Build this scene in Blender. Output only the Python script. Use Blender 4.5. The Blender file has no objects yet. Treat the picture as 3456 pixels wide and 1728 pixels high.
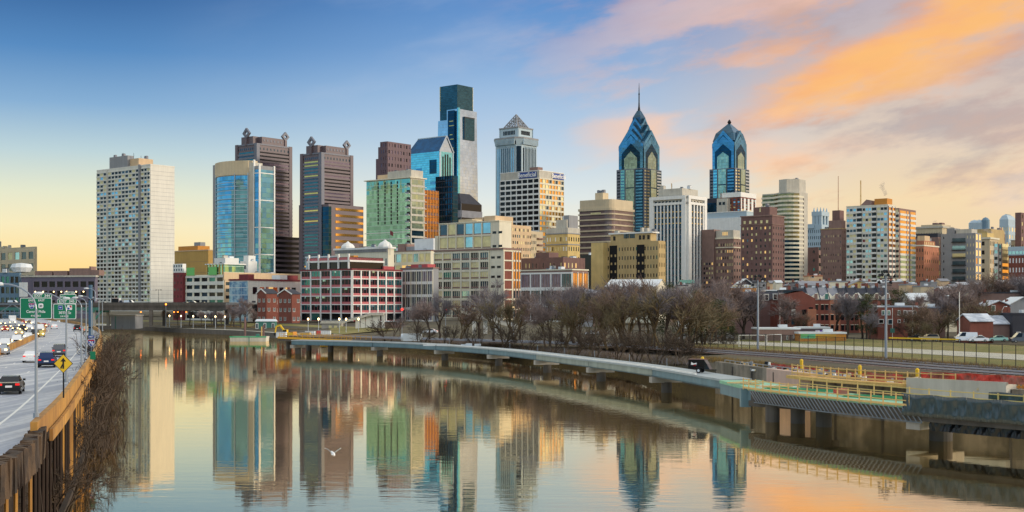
import bpy, math, random
from mathutils import Vector, Matrix
random.seed(7)
R=math.radians
SC=bpy.context.scene
COL=SC.collection
# ---------------------------------------------------------------- camera
FOC=4226.0; CX=1728.0; HY=1026.0; EYE=14.0       # focal length, centre and horizon row of the 3456 px wide photograph; eye height
cam_d=bpy.data.cameras.new('camera'); cam=bpy.data.objects.new('camera',cam_d); COL.objects.link(cam)
cam.location=(0,0,EYE); cam.rotation_euler=(R(90),0,0)
cam_d.sensor_width=36; cam_d.lens=36*FOC/3456; cam_d.shift_y=162/3456
cam_d.clip_start=0.5; cam_d.clip_end=40000
SC.camera=cam
SC.render.resolution_x=1024; SC.render.resolution_y=512
SC.view_settings.view_transform='Standard'; SC.view_settings.look='None'
SC.view_settings.exposure=0.0; SC.view_settings.gamma=1.0
SC.cycles.max_bounces=6; SC.cycles.diffuse_bounces=2; SC.cycles.glossy_bounces=3; SC.cycles.transparent_max_bounces=8
SC.cycles.sample_clamp_indirect=4
SUN_EL=R(11); SUN_AZ=R(102)     # azimuth measured from +Y towards +X
def lin(c):
    c=c/255.0
    return c/12.92 if c<=0.04045 else ((c+0.055)/1.055)**2.4
def C(r,g,b): return (lin(r),lin(g),lin(b),1.0)
# ---------------------------------------------------------------- node helper
class NT:
    def __init__(s,nt): s.nt=nt
    def n(s,t,**k):
        o=s.nt.nodes.new(t)
        for a,b in k.items(): setattr(o,a,b)
        return o
    def put(s,sock,v):
        if hasattr(v,'is_output') or isinstance(v,bpy.types.NodeSocket): s.nt.links.new(v,sock)
        else: sock.default_value=v
    def m(s,op,a,b=None,c=None,clamp=False):
        o=s.n('ShaderNodeMath',operation=op,use_clamp=clamp); s.put(o.inputs[0],a)
        if b is not None: s.put(o.inputs[1],b)
        if c is not None: s.put(o.inputs[2],c)
        return o.outputs[0]
    def vm(s,op,a,b=None,sc=None):
        o=s.n('ShaderNodeVectorMath',operation=op); s.put(o.inputs[0],a)
        if b is not None: s.put(o.inputs[1],b)
        if sc is not None: s.put(o.inputs['Scale'],sc)
        return o.outputs[0]
    def ss(s,v,a,b):
        o=s.n('ShaderNodeMapRange',interpolation_type='SMOOTHSTEP'); s.put(o.inputs[0],v)
        o.inputs[1].default_value=a; o.inputs[2].default_value=b; o.inputs[3].default_value=0; o.inputs[4].default_value=1
        return o.outputs[0]
    def mr(s,v,a,b,c,d):
        o=s.n('ShaderNodeMapRange'); s.put(o.inputs[0],v)
        for i,x in enumerate((a,b,c,d)): o.inputs[i+1].default_value=x
        return o.outputs[0]
    def mix(s,f,a,b,mode='MIX'):
        o=s.n('ShaderNodeMix',data_type='RGBA',blend_type=mode); s.put(o.inputs[0],f); s.put(o.inputs[6],a); s.put(o.inputs[7],b)
        return o.outputs[2]
    def ramp(s,v,stops):
        o=s.n('ShaderNodeValToRGB'); e=o.color_ramp.elements
        while len(e)<len(stops): e.new(0.5)
        for el,(p,c) in zip(e,stops): el.position=p; el.color=c
        s.put(o.inputs[0],v); return o.outputs[0]
    def noise(s,vec,scale,detail=4,rough=.5,out=0):
        o=s.n('ShaderNodeTexNoise'); s.put(o.inputs['Vector'],vec); o.inputs['Scale'].default_value=scale
        o.inputs['Detail'].default_value=detail; o.inputs['Roughness'].default_value=rough
        return o.outputs[out]
# ---------------------------------------------------------------- world: dawn sky, blue to the left, orange cloud to the right
W=bpy.data.worlds.new('World'); SC.world=W; W.use_nodes=True
t=NT(W.node_tree); W.node_tree.nodes.clear()
tc=t.n('ShaderNodeTexCoord').outputs['Generated']
sx=t.n('ShaderNodeSeparateXYZ'); t.put(sx.inputs[0],tc); x,y,z=sx.outputs
az=t.m('ARCTAN2',x,y); zz=t.mr(z,0,0.3,0,1)
def sr(*st): return t.ramp(zz,[(a/0.3,C(*c)) for a,c in st])
r_left=sr((0,(252,200,118)),(.03,(252,218,148)),(.06,(244,230,186)),(.085,(224,226,200)),(.115,(184,206,212)),(.15,(128,168,206)),(.19,(76,130,186)),(.235,(38,90,150)))
r_cent=sr((0,(253,232,176)),(.05,(246,236,208)),(.085,(218,226,226)),(.13,(180,202,224)),(.17,(150,182,218)),(.2,(116,158,208)),(.235,(88,138,198)))
r_right=sr((0,(240,206,160)),(.04,(236,206,170)),(.08,(240,214,172)),(.12,(224,204,184)),(.17,(206,186,176)),(.235,(184,172,182)))
r_west=sr((0,(255,226,150)),(.025,(240,234,190)),(.06,(158,204,224)),(.11,(104,172,214)),(.18,(110,166,212)),(.25,(150,186,216)))
r_east=sr((0,(255,178,70)),(.03,(255,200,110)),(.07,(240,196,150)),(.12,(214,190,180)),(.2,(190,185,190)),(.25,(185,190,200)))
col=t.mix(t.ss(az,-.34,.02),r_left,r_cent)
col=t.mix(t.ss(az,.04,.30),col,r_right)
# clouds
dv=t.n('ShaderNodeCombineXYZ'); t.put(dv.inputs[0],x); t.put(dv.inputs[1],y)
t.put(dv.inputs[2],t.m('MULTIPLY',t.m('SUBTRACT',z,t.m('MULTIPLY',az,.16)),3.2))
cn=t.noise(dv.outputs[0],5.2,7,.52); cn2=t.noise(dv.outputs[0],2.1,3,.5)
side=t.ss(az,-.06,.26)
warm=C(255,190,128); grey=C(158,150,160)
cn3=t.noise(dv.outputs[0],13,6,.6)
hi=t.m('MULTIPLY',t.ss(t.m('ADD',t.m('MULTIPLY',cn,.6),t.m('MULTIPLY',cn3,.4)),.46,.58),t.m('MULTIPLY',side,.8))
col=t.mix(hi,col,t.mix(t.ss(z,.05,.2),C(250,214,168),C(250,186,146)))
lo=t.m('MULTIPLY',t.ss(t.m('ADD',t.m('MULTIPLY',cn2,.55),t.m('MULTIPLY',cn3,.45)),.47,.60),t.m('MULTIPLY',t.ss(az,.02,.30),.62))
col=t.mix(lo,col,grey)
wisp=t.m('MULTIPLY',t.m('MULTIPLY',t.ss(cn,.48,.7),t.ss(az,-.3,0)),.30)
col=t.mix(wisp,col,C(196,202,218))
# the burning orange streak that climbs to the upper right
ln=t.m('ABSOLUTE',t.m('SUBTRACT',z,t.m('ADD',.17,t.m('MULTIPLY',t.m('SUBTRACT',az,.24),.40))))
st_=t.m('MULTIPLY',t.ss(t.m('ADD',ln,t.m('ADD',t.m('MULTIPLY',t.m('SUBTRACT',.5,cn),.16),t.m('MULTIPLY',t.m('SUBTRACT',.5,cn3),.10))),.056,-.012),t.ss(az,.13,.25))
col=t.mix(t.m('MULTIPLY',st_,.82),col,t.mix(t.ss(cn,.42,.62),C(250,166,104),C(255,186,92)))
ln2=t.m('ABSOLUTE',t.m('SUBTRACT',z,t.m('ADD',.128,t.m('MULTIPLY',t.m('SUBTRACT',az,.12),-.05))))
s2=t.m('MULTIPLY',t.ss(t.m('ADD',ln2,t.m('MULTIPLY',t.m('SUBTRACT',.5,cn),.12)),.03,.0),t.m('MULTIPLY',t.ss(az,.03,.13),t.ss(az,.36,.22)))
col=t.mix(t.m('MULTIPLY',s2,.7),col,C(254,202,164))
ln3=t.m('ABSOLUTE',t.m('SUBTRACT',z,.078))
s3=t.m('MULTIPLY',t.ss(t.m('ADD',ln3,t.m('MULTIPLY',t.m('SUBTRACT',.5,cn2),.08)),.016,.0),t.m('MULTIPLY',t.ss(az,.0,.04),t.ss(az,.2,.07)))
col=t.mix(t.m('MULTIPLY',s3,.7),col,C(255,206,140))
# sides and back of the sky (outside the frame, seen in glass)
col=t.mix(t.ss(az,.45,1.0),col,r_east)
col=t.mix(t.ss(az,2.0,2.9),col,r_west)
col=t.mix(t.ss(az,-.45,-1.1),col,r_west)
back=t.m('ADD',t.m('MULTIPLY',t.ss(t.m('ABSOLUTE',az),.9,1.7),.16),1.0)  # unseen sky behind the camera, brightened to light the facades
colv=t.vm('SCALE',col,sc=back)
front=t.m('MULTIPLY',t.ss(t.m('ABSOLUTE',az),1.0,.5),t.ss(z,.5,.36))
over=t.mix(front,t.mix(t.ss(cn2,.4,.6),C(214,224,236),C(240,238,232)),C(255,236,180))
overv=t.vm('SCALE',over,sc=t.m('ADD',.98,t.m('MULTIPLY',front,2.6)))  # unseen overhead sky; its front band is brightened to throw gold on the water
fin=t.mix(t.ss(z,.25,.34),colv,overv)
sky=t.n('ShaderNodeTexSky',sky_type='NISHITA',sun_disc=False,sun_elevation=SUN_EL,sun_rotation=SUN_AZ)
nb=t.vm('SCALE',sky.outputs[0],sc=0.012)
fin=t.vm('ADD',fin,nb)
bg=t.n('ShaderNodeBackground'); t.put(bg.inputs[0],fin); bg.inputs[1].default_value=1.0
ou=t.n('ShaderNodeOutputWorld'); t.nt.links.new(bg.outputs[0],ou.inputs[0])
# ---------------------------------------------------------------- sun: low, soft, from the right
sd=bpy.data.lights.new('sun','SUN'); sd.energy=2.2; sd.angle=R(8); sd.color=(1.0,.86,.68)
so=bpy.data.objects.new('sun',sd); COL.objects.link(so)
sdir=Vector((math.sin(SUN_AZ)*math.cos(SUN_EL),math.cos(SUN_AZ)*math.cos(SUN_EL),math.sin(SUN_EL)))
so.rotation_euler=(-sdir).to_track_quat('-Z','Y').to_euler(); so.location=sdir*500
# ---------------------------------------------------------------- materials
MATS={}
def mat(name,rgb=None,rough=.85,metal=0,var=.12,scale=.4,emit=None,es=1,spec=.5,bump=0,rgb2=None,f2=.0,trans=0,streak=0):
    if name in MATS: return MATS[name]
    m=bpy.data.materials.new(name); m.use_nodes=True; MATS[name]=m
    t=NT(m.node_tree); b=m.node_tree.nodes['Principled BSDF']
    tc=t.n('ShaderNodeTexCoord').outputs['Object']
    c=C(*rgb)
    n=t.noise(tc,scale,6,.6)
    f=t.mr(n,.3,.7,1-var,1+var)
    colr=t.vm('SCALE',c[:3],sc=f)
    if rgb2:
        n2=t.noise(tc,scale*.37,5,.6)
        colr=t.mix(t.ss(n2,.5-f2,.5+f2),colr,C(*rgb2))
    if streak:
        mp=t.n('ShaderNodeMapping'); t.put(mp.inputs[0],tc); mp.inputs[3].default_value=(1,1,.06)
        n3=t.noise(mp.outputs[0],.9,4,.6)
        colr=t.vm('SCALE',colr,sc=t.mr(n3,.35,.7,1+streak*.4,1-streak))
    t.put(b.inputs['Base Color'],colr)
    b.inputs['Roughness'].default_value=rough; b.inputs['Metallic'].default_value=metal
    b.inputs['Specular IOR Level'].default_value=spec
    if emit: b.inputs['Emission Color'].default_value=C(*emit); b.inputs['Emission Strength'].default_value=es
    if bump:
        bm=t.n('ShaderNodeBump'); bm.inputs['Strength'].default_value=bump; bm.inputs['Distance'].default_value=.1
        t.put(bm.inputs['Height'],t.noise(tc,scale*6,4,.6)); t.put(b.inputs['Normal'],bm.outputs[0])
    return m
def glass(name,rgb,rough=.08,metal=.9,cell=(3.6,3.6,3.7),tilt=.035,var=.25,line=.0,line_rgb=(40,50,55)):
    """curtain wall glass: each pane has its own tint and a slightly different tilt; optional mullion lines"""
    if name in MATS: return MATS[name]
    m=bpy.data.materials.new(name); m.use_nodes=True; MATS[name]=m
    t=NT(m.node_tree); b=m.node_tree.nodes['Principled BSDF']
    tc=t.n('ShaderNodeTexCoord').outputs['Object']
    p=t.vm('ADD',tc,(1.37,1.61,.2)); q=t.vm('DIVIDE',p,cell); fl=t.vm('FLOOR',q)
    wn=t.n('ShaderNodeTexWhiteNoise',noise_dimensions='3D'); t.put(wn.inputs[0],fl)
    big=t.noise(tc,.02,3,.5)
    f=t.m('MULTIPLY',t.mr(wn.outputs[0],0,1,1-var,1+var*.5),t.mr(big,.35,.65,.8,1.12))
    colr=t.vm('SCALE',C(*rgb)[:3],sc=f)
    if line:
        fr=t.n('ShaderNodeSeparateXYZ'); t.put(fr.inputs[0],t.vm('FRACTION',q))
        l=t.m('LESS_THAN',fr.outputs[2],line)
        colr=t.mix(l,colr,C(*line_rgb))
        t.put(b.inputs['Metallic'],t.m('MULTIPLY',t.m('SUBTRACT',1,l),metal))
    else: b.inputs['Metallic'].default_value=metal
    t.put(b.inputs['Base Color'],colr); b.inputs['Roughness'].default_value=rough
    nrm=t.n('ShaderNodeNewGeometry').outputs['Normal']
    d=t.vm('SCALE',t.vm('SUBTRACT',wn.outputs[1],(.5,.5,.5)),sc=tilt)
    wv=t.vm('SCALE',t.vm('SUBTRACT',t.noise(tc,.35,2,.5,1),(.5,.5,.5)),sc=tilt*1.2)
    t.put(b.inputs['Normal'],t.vm('NORMALIZE',t.vm('ADD',nrm,t.vm('ADD',d,wv))))
    return m
# ---------------------------------------------------------------- object helpers
LABELS={}
def tag(o,label=None,cat=None,group=None,kind=None):
    if label: o['label']=label
    if cat: o['category']=cat
    if group: o['group']=group
    if kind: o['kind']=kind
    if label:
        if len(label.split())>16 or len(label.split())<4: print('LEN',len(label.split()),label)
        if label in LABELS and not (group and LABELS[label]==group): print('DUPLICATE LABEL',label)
        LABELS[label]=group
    return o
def empty(name,loc=(0,0,0),rz=0,parent=None):
    o=bpy.data.objects.new(name,None); COL.objects.link(o); o.location=loc; o.rotation_euler=(0,0,rz); o.empty_display_size=.1
    if parent: o.parent=parent
    return o
class MB:
    def __init__(s): s.v=[]; s.f=[]; s.m=[]; s.mats=[]
    def mi(s,m):
        if m not in s.mats: s.mats.append(m)
        return s.mats.index(m)
    def poly(s,pts,m):
        n=len(s.v); s.v+= [tuple(p) for p in pts]; s.f.append(tuple(range(n,n+len(pts)))); s.m.append(s.mi(m))
    def hexa(s,p,m,open_=()):
        """p: 8 points, bottom 4 ccw then top 4"""
        n=len(s.v); s.v+=[tuple(q) for q in p]; k=s.mi(m)
        for i,fc in enumerate(((3,2,1,0),(4,5,6,7),(0,1,5,4),(1,2,6,5),(2,3,7,6),(3,0,4,7))):
            if i in open_: continue
            s.f.append(tuple(n+j for j in fc)); s.m.append(k)
    def box(s,x0,x1,y0,y1,z0,z1,m):
        if x0>x1:x0,x1=x1,x0
        if y0>y1:y0,y1=y1,y0
        if z0>z1:z0,z1=z1,z0
        s.hexa([(x0,y0,z0),(x1,y0,z0),(x1,y1,z0),(x0,y1,z0),(x0,y0,z1),(x1,y0,z1),(x1,y1,z1),(x0,y1,z1)],m)
    def prism(s,pts,z0,z1,m,mt=None):
        n=len(pts); k=len(s.v)
        s.v+=[(p[0],p[1],z0) for p in pts]+[(p[0],p[1],z1) for p in pts]
        a=s.mi(m); b=s.mi(mt or m)
        for i in range(n):
            j=(i+1)%n; s.f.append((k+i,k+j,k+n+j,k+n+i)); s.m.append(a)
        s.f.append(tuple(k+n+i for i in range(n))); s.m.append(b)
        s.f.append(tuple(k+n-1-i for i in range(n))); s.m.append(a)
    def frus(s,p0,z0,p1,z1,m,mt=None):
        n=len(p0); k=len(s.v)
        s.v+=[(p[0],p[1],z0) for p in p0]+[(p[0],p[1],z1) for p in p1]
        a=s.mi(m); b=s.mi(mt or m)
        for i in range(n):
            j=(i+1)%n; s.f.append((k+i,k+j,k+n+j,k+n+i)); s.m.append(a)
        s.f.append(tuple(k+n+i for i in range(n))); s.m.append(b)
    def tube(s,p,q,r0,r1,n,m,cap=True):
        p=Vector(p); q=Vector(q); d=q-p
        if d.length<1e-6: return
        d.normalize(); u=d.orthogonal().normalized(); w=d.cross(u); k=len(s.v); a=s.mi(m)
        for c,r in ((p,r0),(q,r1)):
            for i in range(n):
                an=2*math.pi*i/n; s.v.append(tuple(c+u*(r*math.cos(an))+w*(r*math.sin(an))))
        for i in range(n):
            j=(i+1)%n; s.f.append((k+i,k+j,k+n+j,k+n+i)); s.m.append(a)
        if cap:
            s.f.append(tuple(k+n+i for i in range(n))); s.m.append(a)
            s.f.append(tuple(k+n-1-i for i in range(n))); s.m.append(a)
    def path(s,pts,r,n,m):
        for a,b in zip(pts,pts[1:]): s.tube(a,b,r,r,n,m)
    def beam(s,p,q,w,h,m,up=(0,0,1)):
        """box section w wide, h high along p-q, p and q on the centre line"""
        p=Vector(p); q=Vector(q); d=(q-p).normalized(); u=Vector(up).cross(d)
        if u.length<1e-4: u=Vector((1,0,0))
        u.normalize(); v=d.cross(u).normalized()
        a=u*w/2; b=v*h/2
        s.hexa([p-a-b,p+a-b,q+a-b,q-a-b,p-a+b,p+a+b,q+a+b,q-a+b],m)
    def build(s,name,parent=None,smooth=False,loc=None):
        me=bpy.data.meshes.new(name); me.from_pydata(s.v,[],s.f)
        for m in s.mats: me.materials.append(MATS[m] if isinstance(m,str) else m)
        me.polygons.foreach_set('material_index',s.m)
        if smooth: me.polygons.foreach_set('use_smooth',[True]*len(s.f))
        me.update()
        o=bpy.data.objects.new(name,me); COL.objects.link(o)
        if parent: o.parent=parent
        if loc: o.location=loc
        return o
def copy_tree(o,parent=None):
    c=o.copy(); COL.objects.link(c)
    if parent: c.parent=parent
    for ch in list(KIDS.get(o.name,[])):
        copy_tree(ch,c)
    return c
KIDS={}
def index_kids(root):
    for o in [root]+list(root.children_recursive):
        KIDS[o.name]=list(o.children)
def PT(px,py,D): return Vector(((px-CX)/FOC*D,D,EYE+(HY-py)/FOC*D))
def XA(px,D): return (px-CX)/FOC*D
def ZA(py,D): return EYE+(HY-py)/FOC*D
def lathe(mb,prof,n,m,cx=0,cy=0):
    for (r0,z0),(r1,z1) in zip(prof,prof[1:]):
        k=len(mb.v); a=mb.mi(m)
        for r,z in ((r0,z0),(r1,z1)):
            for i in range(n): mb.v.append((cx+r*math.cos(2*math.pi*i/n),cy+r*math.sin(2*math.pi*i/n),z))
        for i in range(n):
            j=(i+1)%n; mb.f.append((k+i,k+j,k+n+j,k+n+i)); mb.m.append(a)
def text_mesh(s,size,m,parent,loc,rot,name='lettering',extr=.01,align='CENTER',sx=1.0):
    cu=bpy.data.curves.new(name,'FONT'); cu.body=s; cu.size=size; cu.align_x=align; cu.align_y='CENTER'; cu.extrude=extr; cu.offset=size*.012
    tmp=bpy.data.objects.new(name,cu); COL.objects.link(tmp)
    dg=bpy.context.evaluated_depsgraph_get(); me=bpy.data.meshes.new_from_object(tmp.evaluated_get(dg))
    bpy.data.objects.remove(tmp)
    me.materials.clear(); me.materials.append(MATS[m])
    o=bpy.data.objects.new(name,me); COL.objects.link(o); o.parent=parent; o.location=loc; o.rotation_euler=rot; o.scale=(sx,1,1)
    return o
# ---------------------------------------------------------------- basic materials
mat('white_paint',(236,236,232),.7,var=.06,streak=.06); mat('white_wall',(228,226,216),.8,var=.06,scale=.08,streak=.1)
mat('cream_wall',(228,222,200),.85,var=.08,scale=.1,streak=.1); mat('beige_wall',(206,190,160),.85,var=.08,scale=.08,streak=.1)
mat('ochre_wall',(196,160,92),.85,var=.08,scale=.08,streak=.1); mat('tan_brick',(192,168,120),.9,var=.1,scale=.2,streak=.12)
mat('peach_wall',(214,186,150),.85,var=.08,scale=.1,streak=.1)
mat('yellow_brick',(214,188,126),.9,var=.1,scale=.2,streak=.1)
mat('brown_brick',(144,118,110),.9,var=.12,scale=.3,streak=.12); mat('dark_brick',(122,94,90),.9,var=.14,scale=.3,streak=.1)
mat('red_brick',(130,76,64),.9,var=.15,scale=.5,streak=.08); mat('orange_brick',(182,120,92),.9,var=.12,scale=.3,streak=.1)
mat('red_panel',(182,84,88),.8,var=.1,scale=.3); mat('deep_red',(128,54,58),.8,var=.12,scale=.3)
mat('brown_granite',(106,93,99),.5,var=.08,scale=.1,spec=.5); mat('brown_granite_dark',(96,84,92),.5,var=.08,scale=.1)
mat('grey_granite',(110,114,128),.5,var=.08,scale=.1); mat('pale_stone',(176,196,208),.7,var=.06,scale=.1)
mat('mauve_stone',(104,82,90),.6,var=.1,scale=.06); mat('concrete',(168,164,156),.9,var=.14,scale=.3,streak=.2,bump=.2)
mat('concrete_light',(196,192,180),.9,var=.12,scale=.25,streak=.15); mat('concrete_dark',(92,88,84),.95,var=.2,scale=.3,streak=.25)
mat('grey_wall',(150,152,156),.85,var=.08,scale=.1,streak=.12); mat('bluegrey_wall',(112,140,160),.8,var=.08,scale=.1)
mat('purple_grey',(112,106,122),.85,var=.08,scale=.1); mat('roof_grey',(140,142,150),.9,var=.15,scale=.2); mat('roof_dark',(60,62,72),.9,var=.2,scale=.3)
mat('roof_snow',(226,232,240),.8,var=.1,scale=.2,rgb2=(150,160,175),f2=.06); mat('roof_white',(220,226,230),.8,var=.08,scale=.2)
mat('steel_grey',(128,136,146),.45,metal=.5,var=.08); mat('dark_metal',(34,36,40),.5,metal=.5,var=.1); mat('pole_metal',(150,160,172),.4,metal=.4,var=.06)
mat('teal_paint',(70,128,116),.7,var=.12,scale=.5,streak=.1); mat('yellow_paint',(240,196,40),.6,var=.06); mat('timber',(214,176,104),.85,var=.14,scale=2)
mat('timber_orange',(206,140,62),.85,var=.14,scale=2); mat('void_shade',(16,16,20),.9,var=.1)
mat('win_dark',(26,32,40),.12,metal=.35,var=.3,scale=.2); mat('win_mid',(70,92,106),.1,metal=.6,var=.25,scale=.2)
mat('win_sky',(150,196,210),.08,metal=.85,var=.2,scale=.15); mat('win_cream',(226,214,160),.4,metal=.3,var=.2,scale=.3)
mat('win_gold_reflect',(255,200,110),.12,metal=.9,var=.15,scale=.1); mat('win_teal',(60,120,126),.1,metal=.7,var=.2,scale=.2)  # gold panes carry the dawn reflection in their base colour
mat('win_lit',(255,214,130),.5,var=.2,emit=(255,200,120),es=.55); mat('win_purple',(120,110,130),.15,metal=.5,var=.3)
mat('win_black',(14,16,20),.2,metal=.2,var=.2)
mat('lamp_glow',(255,230,180),.5,emit=(255,214,150),es=6); mat('lamp_orange',(255,150,60),.5,emit=(255,130,40),es=5); mat('lamp_red',(255,50,40),.5,emit=(255,40,30),es=4)
MIX_DARK=[('win_dark',5),('win_mid',3),('win_teal',1)]
MIX_OFF=[('win_dark',3),('win_mid',4),('win_sky',3),('win_cream',1)]
MIX_APT=[('win_dark',4),('win_mid',3),('win_cream',4),('win_sky',3)]
MIX_LIT=[('win_cream',4),('win_lit',3),('win_dark',4),('win_mid',1)]
MIX_GOLD=[('win_gold_reflect',8),('win_mid',1)]
def pick(mx):
    if isinstance(mx,str): return mx
    t=sum(w for _,w in mx); r=random.random()*t
    for a,w in mx:
        r-=w
        if r<=0: return a
    return mx[-1][0]
# ================================================================= SETTING: water, ground
wm=bpy.data.materials.new('river_water'); wm.use_nodes=True; MATS['river_water']=wm
t=NT(wm.node_tree); wm.node_tree.nodes.remove(wm.node_tree.nodes['Principled BSDF'])
tc=t.n('ShaderNodeTexCoord').outputs['Object']
mp=t.n('ShaderNodeMapping'); t.put(mp.inputs[0],tc); mp.inputs[3].default_value=(.22,1.0,1)
n1=t.noise(mp.outputs[0],.55,3,.5); n2=t.noise(mp.outputs[0],2.2,2,.5); patch=t.noise(tc,.018,3,.5)
h=t.m('ADD',t.m('MULTIPLY',n1,1.0),t.m('MULTIPLY',n2,.25))
h=t.m('MULTIPLY',h,t.mr(patch,.4,.62,.45,1.25))
bp=t.n('ShaderNodeBump'); bp.inputs['Strength'].default_value=1; bp.inputs['Distance'].default_value=.010; t.put(bp.inputs['Height'],h)
gl=t.n('ShaderNodeBsdfAnisotropic'); gl.distribution='GGX'; t.put(gl.inputs['Color'],(1.0,.85,.60,1)); gl.inputs['Roughness'].default_value=.012; t.put(gl.inputs['Normal'],bp.outputs[0])
g2=t.n('ShaderNodeBsdfAnisotropic'); g2.distribution='GGX'; t.put(g2.inputs['Color'],(1.0,.88,.6,1)); g2.inputs['Roughness'].default_value=.16; t.put(g2.inputs['Normal'],bp.outputs[0])
gm_=t.n('ShaderNodeMixShader'); gm_.inputs[0].default_value=.085; t.nt.links.new(gl.outputs[0],gm_.inputs[1]); t.nt.links.new(g2.outputs[0],gm_.inputs[2]); gl=gm_
df=t.n('ShaderNodeBsdfDiffuse'); t.put(df.inputs[0],(.035,.03,.018,1))
fr=t.n('ShaderNodeFresnel'); fr.inputs[0].default_value=1.34; t.put(fr.inputs[1],bp.outputs[0])
mx=t.n('ShaderNodeMixShader'); t.put(mx.inputs[0],t.mr(fr.outputs[0],0.1,.6,.80,1.0)); t.nt.links.new(df.outputs[0],mx.inputs[1]); t.nt.links.new(gl.outputs[0],mx.inputs[2])
t.nt.links.new(mx.outputs[0],wm.node_tree.nodes['Material Output'].inputs[0])
mb=MB(); mb.poly([(-700,-300,0),(700,-300,0),(700,1000,0),(-700,1000,0)],'river_water')
tag(mb.build('water'),kind='structure')
gm=bpy.data.materials.new('city_ground'); gm.use_nodes=True; MATS['city_ground']=gm
t=NT(gm.node_tree); b=gm.node_tree.nodes['Principled BSDF']; tc=t.n('ShaderNodeTexCoord').outputs['Object']
a=t.noise(tc,.05,6,.6); c2=t.noise(tc,.9,4,.6); 
cg=t.mix(t.ss(a,.42,.58),C(66,60,46),C(84,76,52)); cg=t.mix(t.ss(c2,.5,.7),cg,C(48,42,36))
t.put(b.inputs['Base Color'],cg); b.inputs['Roughness'].default_value=.95
SHORE_E=[(170,40),(112,96),(80,118),(60,135),(49.5,149),(43,163),(37,188),(31,215),(24,255),(13,295),(-8,350),(-34,400),(-66,450),(-92,503),(-122,560),(-158,605),(-205,675),(-230,700)]
SHORE_W=[(-245,680),(-235,600),(-190,500),(-160,430),(-130,350),(-95,260),(-64,170),(-42,100),(-32,60),(-25,20),(-20,-60),(-20,-300)]
sh=[]; 
nE=len(SHORE_E)
for i,p in enumerate(SHORE_E): sh.append((p,math.atan2(.12,1)+ (math.pi*.62)*(i/(nE-1))**1.3,'e'))
for i,p in enumerate(SHORE_W): sh.append((p,math.pi*(.72+.28*(i/(len(SHORE_W)-1))) if i<8 else math.pi*1.0,'w'))
rings=[(0,None),(.3,None),(8,None),(40,None),(160,None),(500,None),(2000,None),(12000,None)]
gv=[];gf=[]
for (p,an,sd_) in sh:
    dx,dy=math.cos(an),math.sin(an)
    for k,(r,_) in enumerate(rings):
        if sd_=='e': zt=[-1,1.7,2.6,4.0,5,6,8,10][k] if p[1]>240 else [-1,3.2,4.0,4.0,5,6,8,10][k]
        else: zt=[-1,.9,2.0,5.6,6,7,8,10][k]
        gv.append((p[0]+dx*r,p[1]+dy*r,zt))
nr_=len(rings)
for i in range(len(sh)-1):
    for k in range(nr_-1):
        a_=i*nr_+k; gf.append((a_,a_+nr_,a_+nr_+1,a_+1))
mb=MB(); mb.v=gv; mb.f=gf; mb.m=[0]*len(gf); mb.mats=['city_ground']; o=tag(mb.build('ground'),kind='structure')
def offs(pts,d):
    out=[]
    for i,p in enumerate(pts):
        a=Vector(pts[max(0,i-1)][:2]); b=Vector(pts[min(len(pts)-1,i+1)][:2]); tn=(b-a).normalized()
        out.append((p[0]-tn.y*d,p[1]+tn.x*d))
    return out
def cr(pts,n=6):
    """catmull-rom through 2-d or 3-d points"""
    out=[]; P=[Vector(p) for p in pts]; P=[P[0]*2-P[1]]+P+[P[-1]*2-P[-2]]
    for i in range(1,len(P)-2):
        for k in range(n):
            u=k/n; a,b,c,d=P[i-1],P[i],P[i+1],P[i+2]
            out.append(tuple(.5*((2*b)+(-a+c)*u+(2*a-5*b+4*c-d)*u*u+(-a+3*b-3*c+d)*u**3)))
    out.append(tuple(P[-2])); return out
def strip(mb,A,B,za,zb,m):
    for i in range(len(A)-1):
        mb.poly([(A[i][0],A[i][1],za),(A[i+1][0],A[i+1][1],za),(B[i+1][0],B[i+1][1],zb),(B[i][0],B[i][1],zb)],m)
def wall_strip(mb,L,w,z0,z1,m,side=1):
    """wall of thickness w following polyline L"""
    B=offs(L,w*side)
    for i in range(len(L)-1):
        a,b,c,d=L[i],L[i+1],B[i+1],B[i]
        q=[a,b,c,d]
        if side<0: q=[d,c,b,a]
        mb.hexa([(*q[0],z0),(*q[1],z0),(*q[2],z0),(*q[3],z0),(*q[0],z1),(*q[1],z1),(*q[2],z1),(*q[3],z1)],m)
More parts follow.
